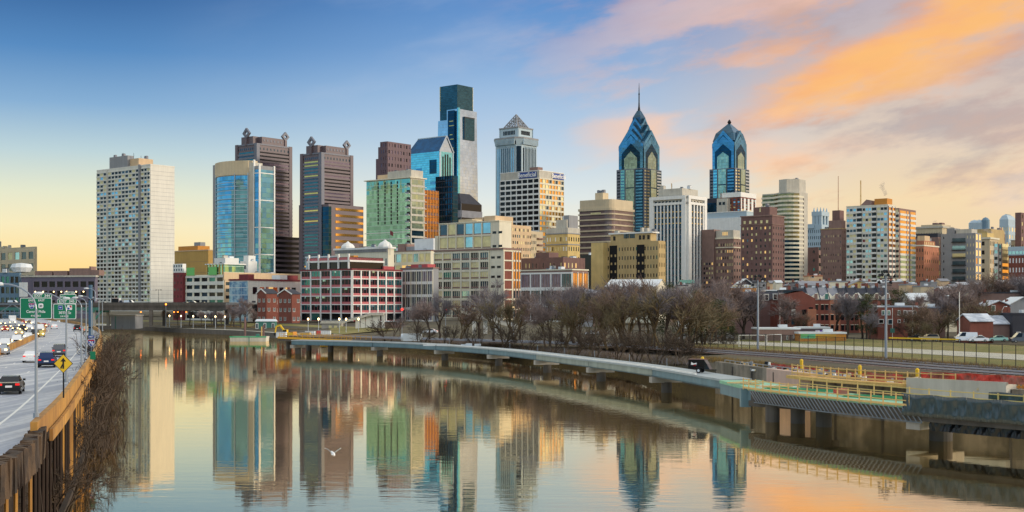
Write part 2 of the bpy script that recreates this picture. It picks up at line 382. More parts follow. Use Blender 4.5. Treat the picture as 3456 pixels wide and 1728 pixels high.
# ================================================================= BUILDINGS
class Bld:
    """footprint in local axes: origin = corner nearest the river, +x along the right-hand face, +y along the left-hand face"""
    def __init__(s,name,label,xl,xc,xr,D,top,z0=2.0,ang=0,wall='concrete',roof='roof_grey',dr=None,dl=None,group=None,cat='building',body=True,ztop=None,smax=100):
        ph=R(51+ang); s.c,s.s=math.cos(ph),math.sin(ph); s.D=D; s.Xc=XA(xc,D); s.z0=z0
        k=(xl-CX)/FOC; s.L1=dl if dl else (s.Xc-k*D)/(s.s+k*s.c)
        k=(xr-CX)/FOC; s.L2=dr if dr else (k*D-s.Xc)/(s.c-k*s.s)
        s.H=(ztop if ztop else ZA(top,D))-z0
        s.root=empty(name,(s.Xc,D,z0),ph); tag(s.root,label,cat,group)
        s.mb=MB(); s.wins=[]; s.wall=wall; s.roof=roof; s.smax=smax; s.extra=[]
        if body: s.mb.prism([(0,0),(s.L2,0),(s.L2,s.L1),(0,s.L1)],0,s.H,wall,roof)
    def h(s,py,u=0,v=0):
        """local height that lands at photo row py at footprint point u (x) v (y)"""
        d=s.D+u*s.s+v*s.c
        return ZA(py,d)-s.z0
    def sl(s,px):
        """distance along left face (from corner) whose image column is px"""
        k=(px-CX)/FOC; return (s.Xc-k*s.D)/(s.s+k*s.c)
    def sr(s,px):
        k=(px-CX)/FOC; return (k*s.D-s.Xc)/(s.c-k*s.s)
    def P(s,side,a,out,z,base=0):
        # a measured left to right on screen
        if side=='L': return (-out+base,s.L1-a,z)
        return (a,-out+base,z)
    def fbox(s,mb,side,a0,a1,z0,z1,o0,o1,m,base=0):
        if side=='L': mb.box(base-o1,base-o0,s.L1-a1,s.L1-a0,z0,z1,m)
        else: mb.box(a0,a1,base-o1,base-o0,z0,z1,m)
    def win(s,side,a0,a1,z0,z1,mx,o=.06,base=0,name='window'):
        s.wins.append((side,a0,a1,z0,z1,pick(mx),o,base,name))
    def face(s,side,nc,nr,fw=.6,fh=.6,z0=0,z1=None,a0=0,a1=None,mx=MIX_DARK,pier=None,span=None,proud=.35,base=0,name='window',fillp=1.0,pp=None,sp=None,alt=None):
        if z1 is None: z1=s.H
        if a1 is None: a1=s.L1 if side=='L' else s.L2
        cw=(a1-a0)/nc; ch=(z1-z0)/nr; pw=cw*(1-fw); sh_=ch*(1-fh)
        pier=pier or s.wall; span=span or s.wall
        pp=proud if pp is None else pp; sp=proud-.04 if sp is None else sp
        if pp>0 and pw>0:
            for i in range(nc+1):
                c=a0+i*cw; l=max(a0,c-pw/2); r=min(a1,c+pw/2); s.fbox(s.mb,side,l,r,z0,z1,-.02,pp,pier,base)
        if sp>0 and sh_>0:
            for j in range(nr+1):
                c=z0+j*ch; l=max(z0,c-sh_/2); r=min(z1-.01,c+sh_/2)
                if r>l: s.fbox(s.mb,side,a0+.03,a1-.03,l,r,-.02,sp,span,base)
        for i in range(nc):
            for j in range(nr):
                if random.random()>fillp: continue
                m=mx if alt is None else alt(i,j)
                if m is None: continue
                s.win(side,a0+i*cw+pw/2-.02,a0+(i+1)*cw-pw/2+.02,z0+j*ch+sh_/2-.02,z0+(j+1)*ch-sh_/2+.02,m,base=base,name=name)
    def ribbons(s,side,nr,fh=.5,z0=0,z1=None,a0=0,a1=None,mx=MIX_DARK,span=None,proud=.35,base=0,inset=.6,name='window_band',mxf=None):
        if z1 is None: z1=s.H
        if a1 is None: a1=s.L1 if side=='L' else s.L2
        ch=(z1-z0)/nr; span=span or s.wall
        for j in range(nr):
            zb=z0+j*ch; s.fbox(s.mb,side,a0+.02,a1-.02,zb,zb+ch*(1-fh),-.02,proud,span,base)
            s.win(side,a0+inset,a1-inset,zb+ch*(1-fh),zb+ch-.01,(mxf(j) if mxf else mx),base=base,name=name)
    def fins(s,side,n,w,z0,z1,m,out=.5,a0=0,a1=None,base=0):
        if a1 is None: a1=s.L1 if side=='L' else s.L2
        for i in range(n):
            c=a0+(i+.5)*(a1-a0)/n; s.fbox(s.mb,side,c-w/2,c+w/2,z0,z1,-.02,out,m,base)
    def top(s,u0,u1,v0,v1,z0,z1,m,mt=None,frac=True):
        if frac: u0*=s.L2;u1*=s.L2;v0*=s.L1;v1*=s.L1
        s.mb.prism([(u0,v0),(u1,v0),(u1,v1),(u0,v1)],z0,z1,m,mt or s.roof)
    def coping(s,m,h=.9,o=.3):
        H=s.H; a=-o; 
        s.mb.box(a,.4,a,s.L1+o,H-.1,H+h,m); s.mb.box(a+.003,s.L2+o,a-.003,.4,H-.1,H+h-.003,m)
        s.mb.box(s.L2-.4,s.L2+o-.003,a+.003,s.L1+o,H-.1,H+h-.006,m); s.mb.box(a+.006,s.L2+o,s.L1-.4,s.L1+o-.003,H-.1,H+h-.009,m)
    def part(s,name):
        m=MB(); s.extra.append((name,m)); return m
    def clutter(s,n,H=None,u0=.1,u1=.9,v0=.1,v1=.9,h=(1.2,3)):
        """plant boxes, tanks and pipes on the roof, each its own part"""
        H=s.H if H is None else H
        for i in range(n):
            u=(u0+(u1-u0)*random.random())*s.L2; v=(v0+(v1-v0)*random.random())*s.L1
            w=random.uniform(1.2,3.4); d=random.uniform(1.2,3); hh=random.uniform(*h)
            m=MB()
            if random.random()<.7:
                m.box(u-w/2,u+w/2,v-d/2,v+d/2,H,H+hh,random.choice(['roof_grey','steel_grey','concrete_light','roof_white']))
                m.box(u-w/2+.2,u+w/2-.2,v-d/2+.2,v+d/2-.2,H+hh,H+hh+.25,'dark_metal')
            else:
                m.tube((u,v,H),(u,v,H+hh*1.6),.12,.12,5,'dark_metal'); m.tube((u,v,H+hh*.8),(u+.8,v,H+hh*.8),.06,.06,4,'dark_metal')
            m.build('roof_unit',s.root)
    def done(s):
        s.mb.build('wall',s.root)
        for n,m in s.extra:
            if m.f: m.build(n,s.root)
        ws=s.wins
        def near(w): return -(w[2]-w[1])*(w[4]-w[3])*1000+ (w[1] if w[0]=='R' else s.L1-w[2])
        ws=sorted(ws,key=lambda w:(round(-(w[2]-w[1])*(w[4]-w[3]),1),(w[1] if w[0]=='R' else s.L1-w[2]),-w[4]))
        def pane(mb,w):
            side,a0,a1,z0,z1,m,o,base,_=w
            s.fbox(mb,side,a0,a1,z0,z1,-.04,o,m,base)
        rest=MB()
        for i,w in enumerate(ws):
            if i<s.smax: m=MB(); pane(m,w); m.build(w[8],s.root)
            else: pane(rest,w)
        if rest.f:
            o=rest.build('windows',s.root); o['kind']='stuff'
        return s
# ================================================================= TOWERS, from the left
glass('glass_cyan',(120,186,214),metal=.92,line=.1,line_rgb=(70,110,125)); glass('glass_green',(158,214,190),metal=.85,cell=(2.4,2.4,3.3),line=.1,line_rgb=(190,220,200))
glass('glass_teal_dark',(28,72,96),metal=.8,line=.14,line_rgb=(16,44,58)); glass('glass_silver',(205,222,232),metal=.9,cell=(3,3,4),tilt=.02,var=.12,line=.05,line_rgb=(150,165,175))
glass('glass_blue_roof',(24,84,130),metal=.7,tilt=.015); glass('glass_gold_reflect',(190,128,70),metal=.8,line=.2,line_rgb=(110,80,60))
glass('glass_pale',(176,196,174),metal=.8,cell=(2.2,2.2,3.8),line=.05,line_rgb=(120,140,120)); glass('glass_bright',(104,162,192),metal=.85,cell=(4,4,3.9),line=.08,line_rgb=(60,130,160))
glass('glass_olive',(150,140,96),metal=.5,cell=(3,3,5),var=.4); glass('glass_brown',(128,112,116),metal=.35,rough=.2,cell=(3,3,4),line=.45,line_rgb=(118,100,98)); glass('glass_crown',(62,100,110),metal=.75,cell=(3,3,2.2),tilt=.02,line=.2,line_rgb=(36,66,70)); glass('roof_blue',(66,104,128),metal=.6,cell=(5,5,2.5),tilt=.02,line=.08,line_rgb=(50,76,96))
glass('glass_aqua',(140,220,225),metal=.88,cell=(2.6,2.6,2.6),tilt=.02,var=.15,line=.12,line_rgb=(110,170,180))
# --- white slab apartment tower
b=Bld('apartment_tower','tall white slab apartment tower with a blank side wall, alone at the left',327,508,589,870,557,z0=12,wall='white_wall',roof='roof_grey')
def apt(i,j): return ('win_dark' if random.random()<.5 else pick([('win_cream',4),('win_sky',3),('win_mid',2)]))
for (p0,p1,n) in ((327,361,3),(364,470,9),(476,507,3)):
    a0=b.L1-b.sl(p0+.6) if p0>330 else 0; a1=b.L1-b.sl(p1)
    b.face('L',n,33,.8,.62,z0=3,z1=b.H-1.5,a0=a0,a1=a1,alt=apt,proud=.45,pier='white_wall',span='white_wall',pp=.25,sp=.5)
a=b.L1-b.sl(473.5); b.fbox(b.mb,'L',a-1,a+1,0,b.H+1.2,0,1.1,'grey_wall')
a=b.L1-b.sl(362.5); b.fbox(b.mb,'L',a-.3,a+.3,0,b.H,0,.9,'white_wall')
for j in range(1,33):
    b.fbox(b.mb,'R',0.05,b.L2-.05,3+j*(b.H-4)/33-.07,3+j*(b.H-4)/33+.07,-.02,.035,'grey_wall')
b.coping('white_wall',.8,.15)
b.top(.15,.75,.28,.66,b.H,b.H+6.5,'peach_wall'); b.top(.05,.3,.44,.78,b.H,b.H+9,'grey_wall'); b.clutter(6,b.H+6.5,.2,.7,.3,.6); b.clutter(4,b.H+9,.08,.26,.48,.75,h=(1,2))
for px in (345,):
    pass
b.mb.box(-1.5,b.L2+3,-2,b.L1+2,-3,4,'white_wall'); b.done()
# --- curved glass tower
b=Bld('glass_tower','curved cyan glass apartment tower with a pale cap, in front of the left brown tower',728,858,886,960,548,wall='grey_wall',body=False)
n=14; cv=[]
for i in range(n+1):
    u=i/n; v=b.L1*(1-u); out=9*math.sin(math.pi*u)**.8; cv.append((-out,v))
pts=[(b.L2,b.L1)]+[(0,b.L1)]+cv[1:-1]+[(0,0),(b.L2,0)]
b.mb.prism(pts[::1],0,b.H,'concrete_light')
cw=b.part('curtain_wall'); gp=[(p[0]-.25,p[1]) for p in cv]
for p,q in zip(gp[1:-1],gp[2:]):
    pass
for i in range(1,n): 
    a,c=gp[i],gp[min(i+1,n)]
    if i>=n-1: continue
    cw.poly([(a[0],a[1],4),(c[0],c[1],4),(c[0],c[1],b.H-10),(a[0],a[1],b.H-10)],'glass_cyan')
H=b.H
for j in range(33):
    zz_=6+j*(H-18)/33
    m=b.part('floor_band') 
    for i in range(1,n-1): m.beam((gp[i][0]-.15,gp[i][1],zz_),(gp[i+1][0]-.15,gp[i+1][1],zz_),.5,.45,'pale_stone')
for i in (2,n-4,n-1):
    m=b.part('fin'); m.beam((gp[i][0]-.4,gp[i][1],0),(gp[i][0]-.4,gp[i][1],H-8),.6,.6,'pale_stone')
capm=b.part('cap'); cp=[(p[0]*1.04-.6,p[1]) for p in cv]
capm.prism([(b.L2*.6,b.L1)]+[(0,b.L1)]+cp[1:-1]+[(0,2),(b.L2*.6,2)],H-9.5,H+1.5,'beige_wall','roof_grey')
m=b.part('fin'); m.box(-1.6,1,b.L1-1,b.L1+1.5,0,H+1,'grey_wall')
g=b.part('side_glazing'); g.box(-.9,0,b.L1-5.5,b.L1-1.2,4,H-11,'glass_teal_dark')
# right wing
wh=b.h(560); b.mb.box(0.2,b.L2+6,-6,0,0,wh,'grey_wall'); g=b.part('side_glazing')
g.box(-.15,0.2,-5.6,-.4,3,wh-3,'glass_bright'); g.box(.6,b.L2+5.6,-6.3,-6,3,wh-3,'glass_bright')
for j in range(6):
    m=b.part('frame'); z=8+j*(wh-14)/5; m.box(-.5,b.L2+6.4,-6.6,.3,z,z+.7,'white_paint')
m=b.part('frame'); m.box(-.8,.6,-6.9,-6,0,wh+1,'white_paint'); m.box(b.L2+5.6,b.L2+6.8,-6.9,-6,0,wh+.6,'white_paint'); m.box(-.8,.6,-.6,.4,0,H+2,'white_paint')
b.done()
# --- the two brown granite towers with diamond finials
def diamond(b,u,v,z,r,axis):
    m=b.part('diamond_finial')
    for k in range(4):
        a0=math.pi/2*k; a1=a0+math.pi/2
        def q(a,rr,o): 
            return (u+(math.cos(a)*rr if axis=='x' else o), v+(o if axis=='x' else math.cos(a)*rr), z+math.sin(a)*rr)
        m.hexa([q(a0,r*.45,-1),q(a0,r,-1),q(a1,r,-1),q(a1,r*.45,-1),q(a0,r*.45,1),q(a0,r,1),q(a1,r,1),q(a1,r*.45,1)],'grey_granite')
    m.box(u-1.2,u+1.2,v-1.2,v+1.2,z-r-6,z-r*.8,'brown_granite')
def commerce(label,xl,xc,xr,D,top,xl2,xr2,py2,dia,lit):
    b=Bld('office_tower',label,xl,xc,xr,D,top,wall='brown_granite',roof='roof_dark')
    nr=44; L='L'; zb=3; zt=b.H-6
    b.ribbons('L',nr,.42,zb,zt,mx=[('win_mid',3),('win_teal',4),('win_gold_reflect',2 if lit else 0)],span='grey_granite',inset=4.5,proud=.5)
    b.ribbons('R',nr,.42,zb,zt,mx=[('win_dark',5),('win_purple',3)],span='brown_granite',inset=3,proud=.5)
    # corner notches (small square openings along the outer edges)
    b.mb.box(-.8,3,b.L1-3,b.L1+.6,0,b.H+1.5,'brown_granite'); b.mb.box(b.L2-3,b.L2+.6,-.8,3,0,b.H+1.5,'brown_granite'); b.mb.box(-.9,2.6,-.9,2.6,0,b.H+.5,'grey_granite')
    b.coping('grey_granite',1.2,.5)
    for s_,n_ in (('L',9),('R',9)):
        for i in range(n_):
            L_=b.L1 if s_=='L' else b.L2; a=2+(L_-4)*(i+.5)/n_
            b.win(s_,a-.6,a+.6,b.H-4.4,b.H-2.4,'win_mid',o=.1,name='top_opening')
    # raised cross-shaped crown carrying the diamonds
    ch=8
    b.mb.box(.8,b.L2-.8,b.L1*.22,b.L1*.78,b.H+.2,b.H+ch,'brown_granite'); b.mb.box(b.L2*.16,b.L2*.84,.8,b.L1-.8,b.H+.2,b.H+ch-.4,'brown_granite')
    for i in range(6): b.mb.box(b.L2*(.2+.1*i),b.L2*(.2+.1*i)+1.6,.55,.8,b.H+ch-4.5,b.H+ch-2.5,'grey_granite')
    diamond(b,.3,b.L1*.5,b.H+ch+3.0,5.0,'y'); diamond(b,b.L2*.84,1.0,b.H+ch+2.2,4.4,'x')
    # lower, wider body
    h2=b.h(py2); e1=b.sl(xl2)-b.L1; e2=b.sr(xr2)-b.L2
    if e1>0:
        b.mb.box(2,b.L2*.6,b.L1,b.L1+e1,0,h2,'brown_granite')
    b.mb.box(b.L2,b.L2+e2,2,b.L1*.6,0,h2,'brown_granite')
    n2=int(nr*h2/b.H)
    for j in range(n2):
        z=zb+j*(h2-zb)/n2; b.mb.box(b.L2+.01,b.L2+e2-.4,1.4,2.0,z+1.9,z+3.4,'win_dark'); 
    return b
b=commerce('dark brown tower with two diamond finials, the left one of the pair',797,867,983,1120,487,794,992,664,None,False)
wing=b.part('podium'); h=b.h(760); wing.box(4,b.L2+8,-8,0,0,b.h(800),'brown_granite_dark')
for j in range(16): z=3+j*b.h(800)/16; wing.box(8,b.L2+8.1,-8.2,-8,z,z+2.4,'win_black')
b.done()
b=commerce('dark brown tower with two diamond finials, the right one of the pair',1016,1085,1189,1090,518,1003,1204,686,None,True)
wing=b.part('podium'); hw=b.h(690); wing.box(0,b.L2+5,-9,0,0,hw,'brown_granite')
wing.box(-.1,3,-9.3,-1,0,hw-2,'glass_teal_dark')
nb_=17
for j in range(nb_):
    z=3+j*(hw-4)/nb_; m=b.part('window_band'); m.box(8,b.L2+4.5,-9.35,-9.0,z+1.6,z+3.1+.6,'win_gold_reflect' if j>nb_-10 else 'win_black')
b.done()
# --- dark stepped tower behind the green glass
b=Bld('office_tower','dark mauve stepped tower rising behind the pale green glass block',1284,1307,1386,1350,477,wall='mauve_stone',roof='roof_dark')
b.mb.box(-.5,b.L2*.6,b.L1,b.L1+3,0,b.h(494),'mauve_stone'); b.mb.box(0,b.L2*.6,b.L1+3,b.L1+7,0,b.h(533),'mauve_stone')
b.face('R',8,26,.45,.5,z0=0,mx=[('win_purple',4),('win_dark',5),('mauve_stone',3)],proud=.5,pier='mauve_stone')
b.face('L',3,26,.4,.5,mx=[('win_purple',3),('mauve_stone',3)],proud=.5); b.done()
# --- green glass apartment block
b=Bld('glass_apartment_block','pale green glass apartment block with vertical dark slots and side balconies',1238,1386,1433,900,600,wall='concrete_light')
g=b.part('curtain_wall'); g.box(-.5,0,.4,b.L1-.1,2,b.H-.4,'glass_green')
for px in (1278,1301,1322,1343):
    a=b.sl(px); zt=b.H-1; z_=b.h(752)
    for j in range(12): b.mb.box(-.62,-.5,a-.6,a+.6,z_+j*(zt-z_)/12,z_+(j+.75)*(zt-z_)/12,'win_black')
for j in range(14): 
    z=2+j*b.h(770)/14; m=b.part('floor_band'); m.box(-.9,-.5,.4,b.L1+1.5,z,z+.5,'white_paint')
nb_=19
a0=b.sl(1374)
for j in range(nb_):
    z=3+j*(b.H-4)/nb_
    m=b.part('balcony'); m.box(-1.9,-.5,.2,a0,z,z+.35,'white_paint'); m.box(-1.9,-1.8,.2,a0,z+.35,z+1.3,'steel_grey')
    b.mb.box(-.65,-.5,.3,a0-.2,z+.4,z+2.7,'win_black')
    m=b.part('balcony'); m.box(b.L2-.5,b.L2+1.4,-.8,2.5,z,z+.3,'white_paint')
b.ribbons('R',nb_,.72,2,b.H-1,mx=[('win_mid',2),('win_gold_reflect',3),('win_cream',3)],mxf=lambda j:'glass_pale' if j>nb_-8 else 'glass_teal_dark',inset=1.2,proud=.3,span='concrete_light')
b.mb.box(-1.6,b.L2+1.4,-1.2,b.L1+1.6,b.H,b.H+.7,'cream_wall')
b.top(.1,.95,.02,.55,b.H+.7,b.H+6,'concrete_light'); b.top(.3,.9,.5,.85,b.H+.7,b.H+4.5,'peach_wall'); b.clutter(5,b.H+6,.2,.9,.1,.5,h=(.8,1.6)); b.done()
# --- office behind it, amber dawn reflection coloured into its upper panes
b=Bld('office_building','dark office building with amber reflecting upper windows, right of the green glass block',1425,1432,1480,1000,640,wall='dark_brick',dl=20)
nr=16
b.face('R',5,nr,.78,.72,mx=MIX_GOLD,alt=lambda i,j:('glass_gold_reflect' if j>8+(i%2) else 'win_black'),proud=.3,pier='timber_orange',span='dark_brick'); b.done()
# --- gabled tower with blue glass roof
b=Bld('gabled_office_tower','aqua glass tower with a blue gabled roof, behind the green glass block',1373,1483,1530,1430,510,wall='glass_aqua',roof='glass_blue_roof',body=False)
H=b.H; L1,L2=b.L1,b.L2; ap=b.h(459,L2/2,0)
b.mb.prism([(0,0),(L2,0),(L2,L1),(0,L1)],0,H,'glass_aqua','glass_blue_roof')
b.mb.poly([(0,0,H),(L2,0,H),(L2/2,0,ap)],'glass_silver'); b.mb.poly([(L2,L1,H),(0,L1,H),(L2/2,L1-7,ap)],'glass_blue_roof')
r=b.part('roof'); r.poly([(0,0,H),(L2/2,0,ap),(L2/2,L1-7,ap),(0,L1,H)],'glass_blue_roof'); r.poly([(L2,0,H),(L2,L1,H),(L2/2,L1-7,ap),(L2/2,0,ap)],'glass_blue_roof')
r.beam((L2/2,-.5,ap),(L2/2,L1-6.5,ap),.8,1,'pale_stone'); r.beam((0,-.6,H),(L2/2,-.6,ap),.8,1.4,'glass_silver'); r.beam((L2,-.6,H),(L2/2,-.6,ap),.8,1.4,'glass_silver')
for (p0,p1,q0,q1,mm) in ((1450,1473,537,584,'glass_teal_dark'),(1404,1422,562,584,'glass_bright'),(1453,1472,611,621,'glass_bright'),(1453,1472,634,642,'glass_bright')):
    m=b.part('dark_bay'); m.box(-.4,0,b.sl(p0),b.sl(p1),b.h(q1),b.h(q0),mm)
for i,hh in enumerate((.0,.45,.6,.62,.45,.0)):
    if hh: m=b.part('slot_window'); a=L2*(.17*i+.08); m.box(a-.9,a+.9,-.4,0,b.h(598),H+(ap-H)*hh-14,'win_black')
b.mb.box(-.2,L2*.1,-.5,0,0,H,'pale_stone'); b.mb.box(L2*.93,L2,-.5,0,0,H,'pale_stone'); b.done()
# --- dark teal slab in front
b=Bld('office_building','dark teal glass slab below the gabled aqua tower',1470,1528,1545,1100,592,wall='glass_teal_dark',roof='roof_dark')
for j in range(24): z=3+j*(b.H-3)/24; m=b.part('floor_band'); m.box(-.3,0,0,b.L1,z,z+.9,'roof_dark')
for i in range(7): b.mb.box(-.4,-.3,i*b.L1/7,i*b.L1/7+.5,0,b.H,'dark_metal')
b.done()
# --- tallest tower
b=Bld('glass_skyscraper','tallest tower, silver glass with a darker glass crown and a square notch',1474,1546,1613,1600,371,wall='glass_silver',roof='glass_crown',body=False)
L1,L2=b.L1,b.L2
def sq(i,j,k,l): return [(i,k),(j,k),(j,l),(i,l)]
H=b.h(366); tp=.965
base=sq(-1.5,L2+2,-2,L1+1); topq=sq(0,L2,0,L1)
b.mb.frus(base,0,topq,H*.55,'glass_silver'); b.mb.frus(topq,H*.55,sq(1,L2-1,1,L1-1.5),b.h(400),'glass_silver')
b.mb.prism(sq(1,L2-1,1,L1*.55),b.h(400)-.1,H,'glass_silver')
cz=b.h(292,L2*.4,L1*.4)
cr_=b.part('glass_crown'); cr_.prism(sq(3,L2*.86,4,L1*.92),H*.6,cz,'glass_crown','glass_crown')
s_=b.part('corner_slot'); s_.box(-2.4,-1.9,4,L1*.42,H*.28,H-2,'glass_teal_dark'); s_.box(-2.0,1.2,3.5,L1*.42-.5,H*.28,H-3,'glass_teal_dark')
for j in range(30): s_.box(-2.6,-2.4,5+random.random()*3,7+random.random()*8,H*.3+j*H*.022,H*.3+j*H*.022+1,'win_gold_reflect' if j%3 else 'win_dark')
m=b.part('notch'); m.box(b.sr(1566),b.sr(1600),-.9,1.3,b.h(473,b.L2*.5),b.h(396,b.L2*.5),'glass_crown'); m.box(b.sr(1566),b.sr(1600),-1.1,-.9,b.h(400,b.L2*.5),b.h(396,b.L2*.5),'dark_metal'); m.box(b.sr(1566),b.sr(1566)+1,-1.1,-.9,b.h(473,b.L2*.5),b.h(396,b.L2*.5),'dark_metal')
m=b.part('corner_fin'); m.box(-1.5,1.8,-1.7,.5,0,H+1,'glass_aqua')
for j in range(12):
    z=H+(cz-H)*j/12; cr_.box(2.6,3,L1*.9,L1*.93,z,z+2,'win_cream'); cr_.box(L2*.855,L2*.875,4,5,z,z+2,'win_cream')
b.done()
# --- dark low tower with chamfered top
b=Bld('office_building','dark banded office block with a chamfered top at the foot of the tallest tower',1536,1556,1626,1300,686,wall='grey_granite',roof='roof_dark',dl=45)
b.ribbons('R',8,.5,0,b.H,mx='win_black',span='roof_grey',proud=.8,inset=.5); b.ribbons('L',8,.5,0,b.H,mx='win_black',span='roof_grey',proud=.8,inset=.5)
b.mb.frus(sq(0,b.L2,0,b.L1),b.H,sq(4,b.L2*.62,6,b.L1-6),b.H+11,'roof_dark'); b.done()
# --- tower with openwork pyramid
b=Bld('office_tower','slender grey stone tower with an openwork pyramid top',1664,1752,1820,1500,463,wall='pale_stone',roof='roof_grey',body=False)
L1,L2=b.L1,b.L2; H=b.H; c=5
oct_=[(c,0),(L2-c,0),(L2,c),(L2,L1-c),(L2-c,L1),(c,L1),(0,L1-c),(0,c)]
b.mb.prism(oct_,0,H,'pale_stone')
def ins(d): return [(c+0,d),(L2-c,d),(L2-d,c),(L2-d,L1-c),(L2-c,L1-d),(c,L1-d),(d,L1-c),(d,c)]
cor=b.part('cornice'); cor.frus(ins(-.3),H-8,ins(-2.5),H-1,'pale_stone'); cor.prism(ins(-2.8),H-1,H+1,'grey_wall')
for i in range(16):
    for s2,L_ in (('L',L1),('R',L2)):
        a=c+(L_-2*c)*(i+.5)/16; b.fbox(b.mb,s2,a-.5,a+.5,H-8,H-1.2,1.6,2.8,'pale_stone'); b.fbox(b.mb,s2,a+.6,a+1.7,H-7.6,H-1.6,.6,1.4,'win_black')
for s2,L_ in (('L',L1),('R',L2)):
    nb_=9
    for i in range(nb_):
        a=c+2+(L_-2*c-4)*(i+.5)/nb_; m=b.part('window_strip'); b.fbox(m,s2,a-1.1,a+.5,4,H-12,0,.15,'win_dark' if s2=='R' else ('win_mid' if 1<i<7 else 'win_sky'))
        b.fbox(b.mb,s2,a+.6,a+1.5,2,H-10,-.1,.9,'pale_stone')
for j in range(40):
    z=4+j*(H-16)/40; b.mb.box(1.5,3.5,1.5,3.5,z,z+1.2,'win_dark')
m=b.part('window_strip'); m.hexa([(0.4,c-.6,3),(c-.6,.4,3),(c-.5,.7,3),(.7,c-.5,3),(0.1,c-1,H-10),(c-1,.1,H-10),(c-.5,.7,H-10),(.7,c-.5,H-10)],'win_dark')
d1=b.h(438,L2/2,L1/2); dr=b.part('drum'); dr.prism(ins(6),H+1,d1,'pale_stone'); dr.prism(ins(5.2),d1,d1+1.4,'grey_wall')
for i in range(8):
    for s2,L_ in (('L',L1),('R',L2)):
        a=c+6+(L_-2*c-12)*(i+.5)/8; b.fbox(dr,s2,a-.7,a+.7,H+5,d1-3,-6.2,-5.6,'win_dark')
ap=b.h(386,L2/2,L1/2); pb=d1+1.4; q=sq(9,L2-9,9,L1-9); cxm,cym=L2/2,L1/2
py_=b.part('pyramid')
py_.poly([(q[0][0]+3,q[0][1]+3,pb),(q[1][0]-3,q[1][1]+3,pb),(cxm,cym,ap-7)],'roof_grey')
for k in range(4):
    A=Vector((*q[k],pb)); B=Vector((*q[(k+1)%4],pb)); T=Vector((cxm,cym,ap))
    py_.tube(A,T,.7,.5,4,'grey_wall'); py_.tube(A,B,.7,.7,4,'grey_wall')
    N=6
    for i in range(N+1):
        f=i/N
        for jj in range(N-i):
            g0=jj/N; g1=(jj+1)/N
            def tp_(f,g): return A*(1-f-g)+B*g+T*f if f+g<=1 else T
            P0=tp_(f,g0); P1=tp_(f,g1); P2=tp_(min(1,f+1/N),g0)
            py_.tube(P0,P1,.3,.3,3,'grey_wall',False); py_.tube(P1,P2,.3,.3,3,'grey_wall',False); py_.tube(P0,P2,.3,.3,3,'grey_wall',False)
            if (i+jj)%2==0: py_.poly([P0*.9+P1*.05+P2*.05,P0*.05+P1*.9+P2*.05,P0*.05+P1*.05+P2*.9],'steel_grey')
b.done()
# --- white gridded office with name band
b=Bld('office_building','white gridded office block with a blue and white name band, before the pyramid tower',1688,1820,1902,1200,575,wall='concrete_light',roof='roof_grey')
hb=b.h(600); b.face('L',7,26,.86,.66,0,hb,mx='win_black',proud=.6,pier='white_paint',span='white_paint')
b.face('R',8,26,.84,.66,0,hb,mx=[('win_gold_reflect',5),('win_cream',3),('win_mid',1)],proud=.6,pier='cream_wall',span='cream_wall')
mat('sign_blue',(30,70,150),.5,var=.03); mat('sign_white',(245,245,245),.5,var=.02)
for s_,rot,loc in (('L',(R(90),0,R(-90)),(-.75,b.L1*.30,b.H-3.6)),('R',(R(90),0,0),(b.L2*.78,-.75,b.H-3.6))):
    text_mesh('Beneficial',6.0,'sign_white',b.root,loc,rot,'sign_lettering',.1)
m=b.part('sign_panel'); m.box(-.5,0,b.L1*.06,b.L1*.50,b.H-6.6,b.H-.8,'sign_blue')
m=b.part('sign_panel'); m.box(b.L2*.56,b.L2,-.5,0,b.H-6.6,b.H-.8,'sign_blue')
b.coping('white_paint',.5,.2); b.top(.1,.3,.1,.3,b.H,b.H+4,'brown_brick'); b.done()
# --- beige apartments with many windows (in front of the gridded office)
b=Bld('apartment_building','peach apartment tower with small windows and corner balconies, beside the cream loft block',1640,1698,1792,800,756,wall='peach_wall',dl=40,group=None)
b.face('R',13,15,.5,.45,0,b.H-1,mx=MIX_APT,proud=.25); b.top(.0,.35,0,.6,b.H,b.H+5,'peach_wall'); b.clutter(3,b.H,.4,.9,.1,.6); b.done()
b=Bld('apartment_building','narrow beige apartment wing with stacked dark balconies, left of the yellow brick tower',1776,1792,1832,830,780,wall='beige_wall',dl=30)
b.face('R',4,14,.5,.5,0,b.H-1,mx=MIX_APT,proud=.2,a0=0,a1=b.L2*.45); b.face('L',3,14,.5,.5,0,b.H-1,mx=MIX_APT,proud=.2)
for j in range(14): z=j*(b.H-2)/14+1; m=b.part('balcony'); m.box(b.L2*.5,b.L2*.98,-1.8,0,z,z+.9,'brown_brick')
b.done()
# --- yellow brick tower
b=Bld('apartment_tower','yellow brick tower with a pale top floor and paired windows',1844,1916,1956,850,770,wall='yellow_brick')
b.face('L',8,9,.42,.42,0,b.h(790),mx=[('win_cream',5),('win_dark',2),('sign_white',3)],proud=.2); b.face('R',5,9,.42,.42,0,b.h(790),mx=MIX_DARK,proud=.2)
for py in (789,826): z=b.h(py); b.mb.box(-.5,b.L2+.3,-.5,b.L1+.3,z,z+.7,'grey_wall')
b.mb.box(-.3,b.L2+.1,-.3,b.L1+.1,b.h(788),b.H+.4,'concrete_light'); b.top(.1,.8,.1,.6,b.H+.4,b.H+6,'concrete_light'); b.top(.2,.95,.05,.3,b.H+.4,b.H+9,'grey_wall'); b.clutter(4,b.H+6,.2,.6,.3,.55)
b.face('L',8,1,.4,.5,b.h(786),b.h(774),mx='win_cream',proud=.0); b.done()
